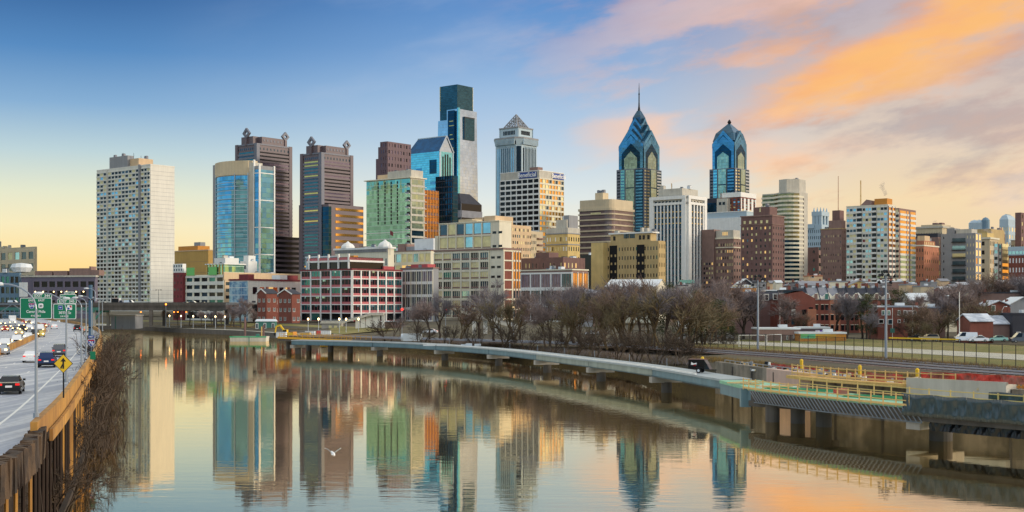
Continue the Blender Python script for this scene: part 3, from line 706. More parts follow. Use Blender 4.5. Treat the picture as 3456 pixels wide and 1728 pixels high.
# --- brown office with rounded corner
b=Bld('office_building','wide brown banded office building with a rounded corner and tan top',1957,2062,2136,1150,671,wall='tan_brick',roof='roof_grey',body=False)
L1,L2,H=b.L1,b.L2,b.H; r_=7; arc=[(r_-r_*math.cos(a),r_-r_*math.sin(a)) for a in [i*math.pi/10 for i in range(6)]]
fp=arc+[(L2,0),(L2,L1),(0,L1)]
b.mb.prism(fp,0,H,'beige_wall'); h2=b.h(704)
outer=[(p[0]-1.2,p[1]-1.2) for p in arc]+[(L2+1.2,-1.2),(L2+1.2,L1),(-1.2,L1+1.2)]
for j in range(19):
    z=2+j*(h2-2)/19; m=b.part('floor_band'); m.prism(outer,z,z+(h2-2)/19*.26,'beige_wall')
g=b.part('glazing'); g.prism([(p[0]-.3,p[1]-.3) for p in arc]+[(L2+.3,-.3),(L2+.3,L1),(-.3,L1+.3)],1.5,h2-1,'glass_brown')
b.mb.prism(outer,h2-1.2,h2+1,'beige_wall')
m=b.part('window_band'); m.box(-1.4,-1.0,L1*.3,L1*.62,b.h(721),b.h(715),'win_cream')
b.top(.2,.45,.4,.65,H,H+7,'beige_wall'); b.clutter(4,H+7,.25,.4,.42,.6,h=(1,3)); b.done()
# --- spired tower and its twin
def gable_block(b,m,w0,w1,v0,v1,ze,za,zb,wallm,roofm,trim=None,tw=2.2,hip=False):
    """cross-gabled block: walls from zb to eaves ze, gable apexes za on all four faces"""
    cx,cy=(w0+w1)/2,(v0+v1)/2; q=[(w0,v0),(w1,v0),(w1,v1),(w0,v1)]
    m.prism(q,zb,ze,wallm)
    T=(cx,cy,za)
    mids=[(cx,v0),(w1,cy),(cx,v1),(w0,cy)]
    for k in range(4):
        A=(*q[k],ze); B=(*q[(k+1)%4],ze); M=(*mids[k],za)
        m.poly([A,B,M],wallm); m.poly([A,M,T],roofm); m.poly([M,B,T],roofm)
        if trim:
            n=Vector((mids[k][0]-cx,mids[k][1]-cy,0)).normalized()*.35
            for P_,Q_ in ((A,M),(B,M)):
                P_=Vector(P_)+n; Q_=Vector(Q_)+n; dn=Vector((0,0,-tw))
                ins_=(Q_-P_); 
                a=[P_,Q_,Q_+dn*1.3,P_+dn*1.3]
                m.poly(a,trim); m.poly([P_-n*1.5,P_,Q_,Q_-n*1.5],trim)
def liberty(label,xl,xc,xr,D,lv,shaft_top,spire=None,apexz=None):
    b=Bld('glass_skyscraper',label,xl,xc,xr,D,shaft_top,wall='grey_granite',roof='roof_blue',body=False)
    L1,L2=b.L1,b.L2; A=(L1+L2)/2; cx=A/2; b.L1=b.L2=A; L1=L2=A; hy=lambda py: b.h(py,cx,cx)
    H=hy(shaft_top); b.mb.prism([(0,0),(A,0),(A,A),(0,A)],0,H,'grey_granite','roof_blue')
    for s_ in 'LR':
        # stone sides, silver and teal slats, and a pale centre bay
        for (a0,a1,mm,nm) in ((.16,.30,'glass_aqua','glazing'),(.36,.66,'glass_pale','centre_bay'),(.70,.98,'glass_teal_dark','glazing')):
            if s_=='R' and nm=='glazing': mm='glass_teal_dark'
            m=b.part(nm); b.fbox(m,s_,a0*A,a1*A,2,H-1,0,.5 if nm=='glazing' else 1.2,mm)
        n=int(H/3.9)
        for j in range(n):
            z=3+j*3.9; m=b.part('silver_slat')
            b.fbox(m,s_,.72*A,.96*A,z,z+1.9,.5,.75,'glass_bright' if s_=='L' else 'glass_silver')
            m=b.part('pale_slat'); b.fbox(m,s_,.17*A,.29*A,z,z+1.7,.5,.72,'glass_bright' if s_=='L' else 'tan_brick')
        for j in range(4,n,6): m=b.part('floor_band'); b.fbox(m,s_,.36*A,.66*A,2+j*3.9,3.3+j*3.9,1.2,1.5,'glass_teal_dark')
        for k in range(n):
            z=3+k*3.9; b.fbox(b.mb,s_,.03*A,.13*A,z,z+1.6,0,.12,'win_dark' if s_=='L' else 'win_cream')
    for i,(wf,pe,pa) in enumerate(lv):
        w=A*wf/2; m=b.part('gabled_tier')
        zb=H if i==0 else hy(lv[i-1][1])
        gable_block(b,m,cx-w,cx+w,cx-w,cx+w,hy(pe),hy(pa),zb-.2*i,'glass_teal_dark' if i==0 else 'roof_blue','roof_blue','glass_bright',tw=4.2*(1-.15*i))
        if i==0:
            for s_ in 'LR':
                # bright gabled frame round a pale pointed window
                o=(A-2*w)/2
                def pt(a,z,out):
                    return (o-out,A-a,z) if s_=='L' else (a,o-out,z)
                e=hy(pe); ap=hy(pa); z0_=H-6
                def arch(f,out,mm,drop):
                    hw=w*f; top_=ap-drop; ev=e-drop*.6
                    m2=b.part('pointed_window'); m2.poly([pt(cx-hw,z0_,out),pt(cx+hw,z0_,out),pt(cx+hw,ev,out),pt(cx,top_,out),pt(cx-hw,ev,out)],mm)
                arch(.98,.55,'glass_bright',7); arch(.74,.75,'glass_teal_dark',17); arch(.52,.95,'glass_pale',27)
    return b,hy,cx,A
b,hy,cx,A=liberty('tallest spired skyscraper of blue chevron glass with a needle mast',2075,2173,2229,1570,[(.90,496,444),(.66,468,424),(.44,432,401)],575)
m=b.part('crown'); m2=[(cx-A*.15,cx-A*.15),(cx+A*.15,cx-A*.15),(cx+A*.15,cx+A*.15),(cx-A*.15,cx+A*.15)]
m.frus(m2,hy(420),[((p[0]-cx)*.95+cx,(p[1]-cx)*.95+cx) for p in m2],hy(398),'roof_blue'); m.frus([((p[0]-cx)*.95+cx,(p[1]-cx)*.95+cx) for p in m2],hy(398),[((p[0]-cx)*.3+cx,(p[1]-cx)*.3+cx) for p in m2],hy(374),'roof_blue')
m=b.part('spire'); lathe(m,[(2.6,hy(386)),(1.9,hy(374)),(1.1,hy(360)),(.8,hy(345)),(.75,hy(320)),(1.1,hy(318)),(.6,hy(314)),(.5,hy(300)),(.15,hy(280))],8,'dark_metal',cx,cx); b.done()
b,hy,cx,A=liberty('second chevron skyscraper of blue glass with a blunt pyramid roof and no mast',2370,2481,2515,1530,[(.86,488,444)],573)
m=b.part('roof'); w=A*.43
q=[(cx-w,cx-w),(cx+w,cx-w),(cx+w,cx+w),(cx-w,cx+w)]
m.frus([((p[0]-cx)*.98+cx,(p[1]-cx)*.98+cx) for p in q],hy(480),[((p[0]-cx)*.80+cx,(p[1]-cx)*.80+cx) for p in q],hy(452),'roof_blue'); m.frus([((p[0]-cx)*.80+cx,(p[1]-cx)*.80+cx) for p in q],hy(452),[((p[0]-cx)*.04+cx,(p[1]-cx)*.04+cx) for p in q],hy(416),'roof_blue')
m=b.part('finial'); lathe(m,[(1.6,hy(418)),(2.6,hy(413)),(1.6,hy(408)),(.1,hy(403))],8,'dark_metal',cx,cx); b.done()
# --- white ribbed tower
b=Bld('office_tower','white tower with bold vertical ribs and dark glass between them',2195,2318,2380,900,661,wall='concrete_light',roof='roof_grey')
for s_,n_ in (('L',9),('R',5)):
    L_=b.L1 if s_=='L' else b.L2
    m=b.part('glazing'); b.fbox(m,s_,2,L_-2,0,b.h(690),0,.15,'glass_teal_dark')
    for i in range(n_):
        a=2+(L_-4)*(i+.5)/n_
        zt=b.H-4; pw_=(L_-4)/n_*.16; b.fbox(b.mb,s_,a-pw_,a+pw_,0,zt,-.1,1.2,'white_paint')
    b.fbox(b.mb,s_,0,3.2,0,b.H,-.1,1.6,'white_paint'); b.fbox(b.mb,s_,L_-3.2,L_,0,b.H,-.1,1.6,'white_paint')
    b.fbox(b.mb,s_,0,L_,b.h(689),b.h(681),-.1,1.5,'white_paint'); b.fbox(b.mb,s_,0,L_,b.H-2,b.H+.4,-.1,1.7,'white_paint')
    for i in range(n_+1):
        a=2+(L_-4)*i/n_; b.win(s_,a-.9 if i else a,a+.9,b.h(680),b.H-3,'win_dark',o=.2)
    for j in range(19):
        z=3+j*(b.h(690)-4)/19; b.fbox(b.mb,s_,2.5,L_-2.5,z,z+.7,.1,.5,'brown_granite_dark' if j<16 else 'timber')
b.top(.05,.9,.15,.8,b.H,b.H+6,'concrete_light'); b.clutter(5,b.H+6); b.done()
# --- tan brick block with white top and blank side
b=Bld('apartment_building','tan brick apartment block with a blank left wall and two dark light courts',2049,2222,2245,720,812,wall='tan_brick')
b.face('L',18,9,.38,.4,0,b.h(822),mx=MIX_DARK,proud=.22,alt=lambda i,j:(None if i in (2,12) else pick(MIX_DARK)))
b.face('R',4,9,.35,.45,0,b.h(815),mx=MIX_DARK,proud=.22)
for px in (2071,2163): a=b.sl(px); b.mb.box(-.5,.1,a-2.6,a+2.6,0,b.H-2,'void_shade')  # black slabs put the shade of the courts into colour
for px in (2071,2163):
    a=b.sl(px)
    for j in range(9):
        z=2+j*(b.H-6)/9
        for d_ in (-1.6,1.2): b.mb.box(-.56,-.5,a+d_-.5,a+d_+.5,z,z+1.4,'tan_brick')
q0,q1=b.sl(2195)/b.L1,b.sl(2060)/b.L1
b.top(0.02,.9,q0,q1,b.H,b.h(785),'tan_brick'); b.top(-.06,.95,q0-.05,q1+.03,b.h(785),b.h(780),'white_paint'); 
for px in (2073,2160,2172,2188): a=b.sl(px); b.win('L',b.L1-a-.8,b.L1-a+.8,b.H+1,b.H+3.5,'win_dark',o=-.1)
for px in (2110,2117,2130,2137): a=b.sl(px); b.win('L',b.L1-a-1.1,b.L1-a+1.1,b.H+2,b.H+5,'win_mid',o=-.1)
blank=b.part('blank_wall'); blank.prism([(-4,b.L1),(8,b.L1),(8,b.sl(1999)),(-4,b.sl(1999)-2)],-1,b.H-.2,'yellow_brick','roof_grey')
b.clutter(4,b.h(780)); b.done()
# --- ribbed white office behind
b=Bld('office_building','pale office building with fine vertical fins, behind the dark brown tower',2383,2520,2548,1040,713,wall='pale_stone')
b.mb.box(-.1,0,0,b.L1,0,b.h(735),'win_dark'); b.fins('L',44,.9,0,b.h(732),'white_paint',.9); b.face('L',1,1,.99,.01,b.h(732),b.H,mx='pale_stone',proud=0)
b.coping('white_paint',.6,.3); b.done()
# --- white crowned red brick tower
b=Bld('apartment_tower','red brick tower with white crown, between the blue glass tower and pale office',2430,2500,2551,1150,664,wall='red_brick')
b.face('L',5,5,.5,.55,b.h(712),b.H-1,mx=MIX_OFF,proud=.3); b.face('R',4,5,.5,.55,b.h(712),b.H-1,mx=MIX_OFF,proud=.3,pier='white_paint')
b.top(-.02,1,-.02,.85,b.H,b.h(648),'white_paint'); b.face('L',9,1,.5,.7,b.H,b.h(649),mx='win_dark',proud=.35,pier='white_paint')
m=b.part('side_block'); m.box(-6,0,b.L1*.5,b.L1,0,b.h(668),'concrete_light'); m.box(-6.2,-6,b.L1*.6,b.L1*.72,b.h(690),b.h(680),'win_dark'); m.box(-6.2,-6,b.L1*.78,b.L1*.9,b.h(690),b.h(680),'win_dark'); b.done()
b=Bld('office_building','small dark glass block in front of the second chevron skyscraper',2395,2425,2468,1250,684,wall='glass_teal_dark',roof='roof_dark',dl=30); b.ribbons('R',7,.4,b.H*.3,b.H,mx='win_dark',span='roof_dark'); b.top(.1,.8,.1,.8,b.H,b.H+5,'roof_dark'); b.done()
# --- dark brown brick tower
b=Bld('apartment_tower','dark brown brick tower with arched lit top windows and a square penthouse',2501,2606,2647,850,728,wall='dark_brick',roof='roof_dark')
b.face('L',7,16,.34,.42,0,b.h(758),mx=MIX_LIT,proud=.25,fillp=.93); b.face('R',5,16,.34,.42,0,b.h(758),mx=MIX_DARK,proud=.25)
for i in range(5): 
    a=b.L1*(.12+.18*i); b.win('L',a-.8,a+.8,b.h(752),b.h(742),'win_cream',o=.12,name='arched_window')
b.mb.box(-.5,b.L2+.4,-.5,b.L1+.4,b.h(757),b.h(755),'brown_brick'); b.coping('brown_brick',.7,.5)
b.top(0,.62,.08,.6,b.H,b.h(697),'dark_brick'); z=b.H+3; b.mb.box(-.3,0,b.L1*.36,b.L1*.40,z,z+2.4,'win_cream'); b.clutter(3,b.h(697),.1,.5,.15,.5); b.done()
# --- brown lower with pale lit penthouse
b=Bld('apartment_tower','mauve brick apartment house with a pale lit penthouse',2381,2475,2500,900,805,wall='brown_brick')
b.face('L',13,12,.4,.42,0,b.H-2,mx=MIX_LIT,proud=.2); b.face('R',3,12,.4,.4,0,b.H-1,mx=MIX_DARK,proud=.2)
b.mb.box(-.8,b.L2+.5,-.8,b.L1*.62,b.h(836),b.h(833),'cream_wall')
b.coping('cream_wall',.9,.6); b.top(0,.9,.0,.62,b.H+.9,b.h(776),'concrete_light')
for i in range(4): b.win('L',b.L1*(.62+.05*i),b.L1*(.645+.05*i),b.H+2.5,b.h(782),'win_lit',o=.1)
m=b.part('side_wing'); m.box(-2,8,b.L1*.64,b.L1+2,0,b.h(772),'brown_brick')
for i in range(4):
    for j in range(12): m.box(-2.15,-2,b.L1*.68+i*2.2,b.L1*.68+i*2.2+1,3+j*3.4,4.6+j*3.4,pick(MIX_LIT))
b.done()
# --- curved banded apartment tower
b=Bld('apartment_tower','cream apartment tower with curved white balcony bands and a blank right side',2573,2698,2726,1000,648,wall='concrete_light',body=False)
L1,L2,H=b.L1,b.L2,b.H
cv=[(0,L1)]+[(-(7*math.sin(math.pi*min(1,max(0,(u-.38)/.62)))**.7),L1*(1-u)) for u in [i/12 for i in range(1,12)]]+[(0,0)]
fp=[(L2,L1)]+cv+[(L2,0)]
b.mb.prism(fp,0,H,'concrete_light'); g=b.part('glazing'); g.prism([(p[0]-.3,p[1]) for p in [(L2*.5,L1)]+cv+[(L2*.5,0.2)]],1,H*.62,'glass_teal_dark'); g=b.part('glazing'); g.prism([(p[0]-.3,p[1]) for p in [(L2*.5,L1)]+cv+[(L2*.5,0.2)]],H*.62,H-1,'glass_olive')
n=29
for j in range(n):
    z=2+j*(H-3)/n; m=b.part('balcony_band'); m.prism([(L2*.5,L1+.2)]+[(p[0]-1.7,p[1]) for p in cv]+[(L2*.5,-.2)],z,z+(H-3)/n*.45,'cream_wall')
for j in range(n-1): z=3+j*(H-3)/n; b.mb.box(L2*.45,L2*.52,-.12,.0,z+.3,z+2.3,'win_dark')
b.mb.prism([(2,1),(L2*.9,1),(L2*.9,L1*.55),(-3,L1*.5),(-6,L1*.25)],H,H+10.5,'concrete_light'); b.clutter(3,H+10.5,.2,.8,.1,.4,h=(.8,1.6)); b.done()
# --- gothic white tower, brown tower, red behind
b=Bld('tower','white ornate stone tower with an open lantern top, partly behind the brown brick tower',2726,2772,2796,1320,770,wall='pale_stone')
b.face('L',7,14,.35,.5,0,b.H,mx=MIX_DARK,proud=.4); 
m=b.part('lantern'); z1=b.h(718); x0,x1,y0,y1=b.L2*.1,b.L2*.95,b.L1*.1,b.L1*.58
for (u,v) in ((x0,y0),(x1,y0),(x1,y1),(x0,y1),((x0+x1)/2,y0),(x0,(y0+y1)/2)): m.box(u-1.6,u+1.6,v-1.6,v+1.6,b.H,z1,'pale_stone')
m.box(x0-2,x1+2,y0-2,y1+2,b.H-1,b.H+4,'pale_stone'); m.box(x0-2,x1+2,y0-2,y1+2,z1-3,z1+1.5,'pale_stone')
for (u,v) in ((x0,y0),(x1,y0),(x0,y1),((x0+x1)/2,y0),(x0,(y0+y1)/2)): m.tube((u,v,z1+1.5),(u,v,z1+6),1.3,.2,4,'pale_stone')
b.top(-.1,.6,.5,1.0,b.H,b.h(755),'pale_stone'); b.done()
b=Bld('apartment_building','purplish brick block between the banded cream tower and the brown brick tower',2724,2762,2785,1050,834,wall='dark_brick',dl=24); b.ribbons('R',9,.4,mx=MIX_DARK,span='brown_brick'); b.face('L',3,8,.2,.3,mx=MIX_DARK,proud=.1); b.done()
b=Bld('apartment_tower','plain brown brick tower with a square top block, left of the white apartment slabs',2770,2841,2857,930,772,wall='brown_brick')
b.face('L',9,14,.26,.34,0,b.H-3,mx=[('win_dark',4),('win_cream',3),('win_mid',2)],proud=.2,fillp=.75); b.face('R',3,14,.3,.4,0,b.H,mx=MIX_DARK,proud=.2)
b.top(0,.9,.02,.62,b.H,b.h(743),'brown_brick'); b.top(0,.9,.1,.45,b.h(743),b.h(709),'dark_brick'); b.coping('tan_brick',.5,.4); b.clutter(2,b.H); b.done()
# --- white apartment slabs
b=Bld('apartment_tower','large white apartment slab with stacked balconies and a brown roof house',2857,2997,3021,850,692,wall='white_wall',roof='roof_grey')
n=22; H=b.H
for (p0,p1,nc) in ((2858,2890,3),(2911,2941,3),(2960,2995,3)):
    a0=b.L1-b.sl(p0) if p0>2858 else 0; a1=b.L1-b.sl(p1); b.face('L',nc,n,.86,.5,0,H-.5,a0=a0,a1=a1,mx=[('win_sky',4),('win_cream',3),('win_dark',2),('win_mid',3),('deep_red',.4)],proud=.35,pier='white_wall',span='white_wall')
for (p0,p1) in ((2892,2909),(2943,2958)):
    a0=b.L1-b.sl(p0); a1=b.L1-b.sl(p1)
    for j in range(n):
        z=j*(H-1)/n; m=b.part('balcony'); b.fbox(m,'L',a0,a1,z,z+1.2,0,1.6,'white_paint'); b.fbox(b.mb,'L',a0,a1,z+1.3,z+(H-1)/n-.2,0,.1,'win_dark')
b.face('R',2,n,.75,.55,0,H-.5,mx=MIX_GOLD,alt=lambda i,j:'win_gold_reflect' if j>n-9 else 'win_sky',proud=.5,pier='brown_brick')
b.coping('cream_wall',.6,.2)
m=b.part('roof_house'); m.box(2,b.L2*.9,b.L1*.05,b.L1*.35,H,b.h(668),'timber_orange')
m.hexa([(2,b.L1*.42,H),(b.L2*.8,b.L1*.42,H),(b.L2*.8,b.L1*.72,H),(2,b.L1*.72,H),(3,b.L1*.44,b.h(672)),(b.L2*.7,b.L1*.44,b.h(672)),(b.L2*.7,b.L1*.56,b.h(668)),(3,b.L1*.56,b.h(668))],'brown_brick')
b.done()
b=Bld('apartment_tower','second white apartment slab with golden sunlit upper windows, right of the larger one',3019,3034,3091,900,702,wall='brown_brick',dl=20)
n=22
for (q0,q1) in ((.05,.42),(.46,.56),(.66,.98)):
    b.ribbons('R',n,.55,0,b.H-1.5,a0=b.L2*q0,a1=b.L2*q1,mxf=lambda j:'win_gold_reflect' if j>n-10 else 'win_sky',span='white_wall',proud=.5,inset=.2)
b.ribbons('L',n,.5,0,b.H-1,mx=MIX_OFF,span='cream_wall'); b.done()
# --- right-hand cluster
b=Bld('apartment_building','orange brick apartment block with arched top windows, right of the white slabs',3091,3118,3168,860,830,wall='orange_brick')
b.face('R',7,9,.35,.4,0,b.H-2,mx=MIX_DARK,proud=.2,fillp=.8); b.face('L',3,9,.35,.4,0,b.H,mx=MIX_DARK,proud=.2); b.coping('cream_wall',.8,.4)
b.top(0,.75,0,.9,b.H,b.h(812),'orange_brick'); b.top(.05,.4,0,.9,b.h(812),b.h(795),'peach_wall'); b.face('R',6,1,.4,.6,b.H+.5,b.h(812),a1=b.L2*.7,mx='win_cream',proud=.1); b.clutter(2,b.h(812)); b.done()
b=Bld('office_building','long grey stone building with roof stacks, far behind the orange brick block',3091,3180,3215,1150,768,wall='beige_wall')
b.face('L',16,5,.3,.4,b.H*.5,b.H-2,mx=MIX_DARK,proud=.3); b.coping('concrete_light',1.5,1); b.top(.2,.5,.3,.45,b.H,b.h(750),'dark_brick'); b.top(.2,.5,.1,.2,b.H,b.h(750),'dark_brick'); b.top(0,.8,0,.8,b.H*.999,b.H+3,'beige_wall'); b.clutter(5); b.done()
b=Bld('office_building','dark stone block between the orange brick block and the pale balcony tower',3140,3165,3200,980,800,wall='brown_brick',dl=30); b.face('R',3,8,.4,.4,mx=MIX_DARK,proud=.2); b.top(0,.8,0,.8,b.H,b.H+3,'roof_dark'); b.done()
b=Bld('apartment_building','pale grey apartment tower with long dark balcony lines, near the right',3176,3291,3312,900,786,wall='grey_wall')
a0=b.L1-b.sl(3213); a1=b.L1-b.sl(3260)
b.face('L',2,11,.16,.3,0,b.H,a0=0,a1=a0,mx=MIX_DARK,proud=.1,alt=lambda i,j:'win_dark' if i==0 else None)
for j in range(11):
    z=1+j*(b.H-2)/11; m=b.part('balcony'); b.fbox(m,'L',a0,a1,z,z+.35,0,1.8,'dark_metal'); b.fbox(m,'L',a0,a1,z+.9,z+1.05,1.7,1.8,'dark_metal'); b.fbox(b.mb,'L',a0+.3,a1-.3,z+.5,z+3.2,0,.1,pick([('win_sky',1),('win_cream',1),('win_mid',1)]))
b.face('L',3,11,.25,.35,0,b.H,a0=a1,a1=b.L1,mx='win_cream',proud=.1); b.face('R',2,11,.5,.7,0,b.H,mx=[('win_gold_reflect',1),('win_lit',1)],proud=.2)
b.top(0,.9,.6,.82,b.H,b.H+4,'grey_wall'); b.top(0,.9,.1,.55,b.H,b.H+3,'concrete_light'); b.top(0,1,.84,1.0,b.H-8,b.H-2,'beige_wall'); b.clutter(6); b.done()
b=Bld('apartment_building','cream corner building with arched windows at the right of the balcony tower',3311,3340,3368,960,806,wall='beige_wall',dl=25)
b.face('L',2,9,.4,.45,0,b.H,mx=MIX_DARK,proud=.2); b.face('R',6,9,.5,.5,0,b.H,mx=[('win_gold_reflect',2),('win_mid',3),('win_dark',3)],proud=.2); b.coping('cream_wall',1.2,1); b.top(.1,.9,.1,.9,b.H,b.H+5,'yellow_brick'); b.clutter(2,b.H+5); b.done()
b=Bld('office_building','broad tan building with white water tanks on its roof, behind at the right',3262,3345,3390,1120,772,wall='tan_brick')
b.face('L',8,3,.3,.4,b.H*.6,b.H-2,mx=MIX_LIT,proud=.2)
for i,(f,r_,hh) in enumerate(((.75,5.0,6),(.55,4.6,6),(.3,3.6,8))):
    m=b.part('water_tank'); mm='pale_stone' if i<2 else 'bluegrey_wall'; lathe(m,[(0,b.H),(r_,b.H),(r_,b.H+hh),(r_*.6,b.H+hh+2),(0,b.H+hh+3)],14,mm,5,b.L1*f)
b.clutter(6); b.done()
b=Bld('tower','rounded pale blue stone tower top at the far right skyline',3373,3403,3430,1250,740,wall='pale_stone')
b.face('L',4,12,.4,.5,0,b.H-6,mx=MIX_LIT,proud=.3); b.face('R',3,12,.4,.5,0,b.H-6,mx=MIX_LIT,proud=.3)
b.mb.frus(sq(0,b.L2,0,b.L1),b.H,sq(2,b.L2-2,2,b.L1-2),b.h(727),'pale_stone'); b.mb.frus(sq(2,b.L2-2,2,b.L1-2),b.h(727),sq(5,b.L2-5,5,b.L1-5),b.h(721),'pale_stone'); b.done()
b=Bld('apartment_building','brown and white banded apartment block near the right edge',3354,3382,3405,860,822,wall='concrete_light')
b.ribbons('L',12,.5,mx=MIX_OFF,span='white_wall',a1=b.L1*.55); b.ribbons('R',12,.5,mx=[('win_gold_reflect',3),('win_cream',1)],span='tan_brick'); b.face('L',1,12,.5,.5,a0=b.L1*.55,mx=MIX_DARK,proud=.1,pier='brown_brick'); b.done()
b=Bld('apartment_building','red brick apartment block with white windows and a pale top floor at the right edge',3404,3500,3530,840,832,wall='red_brick')
b.face('L',9,7,.42,.5,0,b.h(862),mx='sign_white',proud=.2); b.mb.box(-.4,b.L2,-.4,b.L1+.3,b.h(860),b.H+.3,'pale_stone')
for i in range(8): a=b.L1*(i+.5)/8; b.win('L',a-.9,a+.9,b.h(856),b.h(846),'win_sky',o=.5)
b.done()
b=Bld('apartment_tower','dark brown tower cut by the right edge of the picture',3435,3445,3500,1150,717,wall='dark_brick',dl=5); b.face('R',6,14,.4,.5,mx=[('win_dark',3),('win_cream',2)],proud=.3); b.done()
# masts
for px,pt,pb,D,mm,lb,nm in ((2829,594,712,1500,'orange_brick','thin reddish lattice mast behind the brown brick tower','radio_mast'),(2921,603,672,870,'timber','golden lattice mast on the white apartment slab roof line','radio_mast'),(2266,618,652,1300,'timber','tiny pale mast above the white ribbed tower','radio_mast')):
    m=MB(); X=XA(px,D); z0=2; z1=ZA(pt,D); w=1.1 if px!=2829 else .8
    for i in range(3):
        a=i*2.094; m.tube((w*math.cos(a),w*math.sin(a),0),(w*.25*math.cos(a),w*.25*math.sin(a),z1-z0),.22,.14,4,mm)
    for k in range(24):
        f=k/24; g=(k+1)/24; r0=w*(1-.75*f); r1=w*(1-.75*g)
        a=(k%3)*2.094; m.tube((r0*math.cos(a),r0*math.sin(a),(z1-z0)*f),(r1*math.cos(a+2.094),r1*math.sin(a+2.094),(z1-z0)*g),.1,.1,3,mm)
    tag(m.build(nm,loc=(X,D+(12 if px==2921 else 0),z0)),lb,'mast')
# ================================================================= RIVERSIDE BUILDINGS
# cream loft block
b=Bld('loft_building','big cream concrete loft block with wide factory windows above the bare trees',1466,1698,1758,680,842,z0=4,wall='cream_wall')
L1,L2=b.L1,b.L2; a1=b.L1-b.sl(1652)
b.face('L',6,7,.84,.76,2,b.H-.6,a0=0,a1=a1,mx=[('win_sky',1.2),('win_cream',3.5),('win_mid',4),('win_teal',1.5),('win_dark',1.5),('win_lit',.12)],proud=.5,pier='cream_wall',span='cream_wall',pp=.6,sp=.45)
for j in range(7):
    z=2+j*(b.H-2.6)/7; b.fbox(b.mb,'L',.3,a1-.3,z+1.0,z+1.7,.45,.5,'brown_brick')
    for i in range(2): b.win('L',a1+1.2+i*4.2,a1+3.8+i*4.2,z+1.1,z+2.4,'win_dark',o=.08)
for i in range(6):
    for j in range(7):
        cw=a1/6; ch=(b.H-2.6)/7
        for k in (1,2,3): b.fbox(b.mb,'L',i*cw+cw*.08+k*cw*.21-.13,i*cw+cw*.08+k*cw*.21+.13,2+j*ch+ch*.12,2+j*ch+ch*.88,.06,.14,'cream_wall')
b.face('R',1,7,.8,.86,2,b.H-.6,a0=0,a1=b.L2*.52,mx='red_brick',proud=.4,pier='cream_wall',span='cream_wall')
b.face('R',3,7,.62,.8,2,b.H-.6,a0=b.L2*.52,mx=[('win_gold_reflect',4),('win_mid',1)],alt=lambda i,j:'win_gold_reflect' if j>2 else 'win_mid',proud=.4,pier='brown_brick',span='cream_wall')
b.mb.box(-.5,L2+.3,-.5,L1*.0+.3,b.H,b.H+1,'brown_brick'); b.mb.box(-.6,.3,.3,L1,b.H,b.H+.9,'brown_brick')
t1=b.h(748,2,8); ub=b.part('upper_storeys'); q=b.sl(1479)
ub.box(1.0,L2-4,3.5,q,b.H,t1,'cream_wall')
def ufb(m,a0,a1,z0,z1,o0,o1,mm): m.box(1-o1,1-o0,q-a1,q-a0,z0,z1,mm)
uL=q-3.5; ua=(q-b.sl(1652)); 
for j in range(2):
    z=b.H+.4+j*(t1-b.H-.6)/2; hh=(t1-b.H-.6)/2
    ufb(ub,0,ua,z,z+.9,-.02,.5,'cream_wall'); ufb(ub,.1,ua-.1,z+.9,z+1.5,0,.4,'brown_brick')
    for i in range(6):
        a=ua*i/6; ufb(ub,a-.35+.35,a+.7,z,z+hh,-.01,.6,'cream_wall'); w=MB(); ufb(w,a+.8,a+ua/6-.1,z+1.5,z+hh-.3,-.02,.1,pick([('win_sky',2),('win_mid',3),('win_dark',1),('win_cream',2)])); w.build('window',b.root)
    for i in range(2): w=MB(); ufb(w,ua+1.4+i*4.2,ua+4+i*4.2,z+1,z+2.3,-.02,.1,'win_dark'); w.build('window',b.root)
ub.box(.5,L2-3.7,3.2,q+.3,t1,t1+.5,'cream_wall')
ub.box(3,L2-5,8,16,t1+.5,t1+3.4,'peach_wall'); ub.box(2,L2-5,24,34,t1+.5,t1+2.2,'beige_wall')
b.mb.box(0,6,q+.5,L1-.4,b.H,b.H+9,'cream_wall'); b.clutter(5,t1+.5,.2,.7,.2,.8,h=(.8,2)); b.done()
# cream wing behind, left of it
b=Bld('loft_building','cream office wing with lit upper windows behind the dark pink and white grid block',1298,1455,1500,770,846,z0=4,wall='cream_wall')
b.face('L',8,6,.8,.72,0,b.H-.6,mx=[('win_cream',4),('win_lit',2),('win_mid',2),('win_sky',1)],proud=.4,alt=lambda i,j:'win_dark' if i<2 else pick([('win_cream',4),('win_lit',2),('win_sky',1)]))
b.coping('brown_brick',.6,.3); q0,q1=b.sl(1448),b.sl(1384)
m=b.part('plant_house'); m.box(4,b.L2*.7,q0,q1,b.H,b.h(803),'roof_white'); m=b.part('plant_house'); m.box(3,12,b.sl(1355),b.sl(1331),b.H,b.h(818),'brown_brick'); m=b.part('plant_house'); m.box(4,12,b.sl(1384),b.sl(1356),b.H,b.h(828),'grey_wall')
b.clutter(6); b.done()
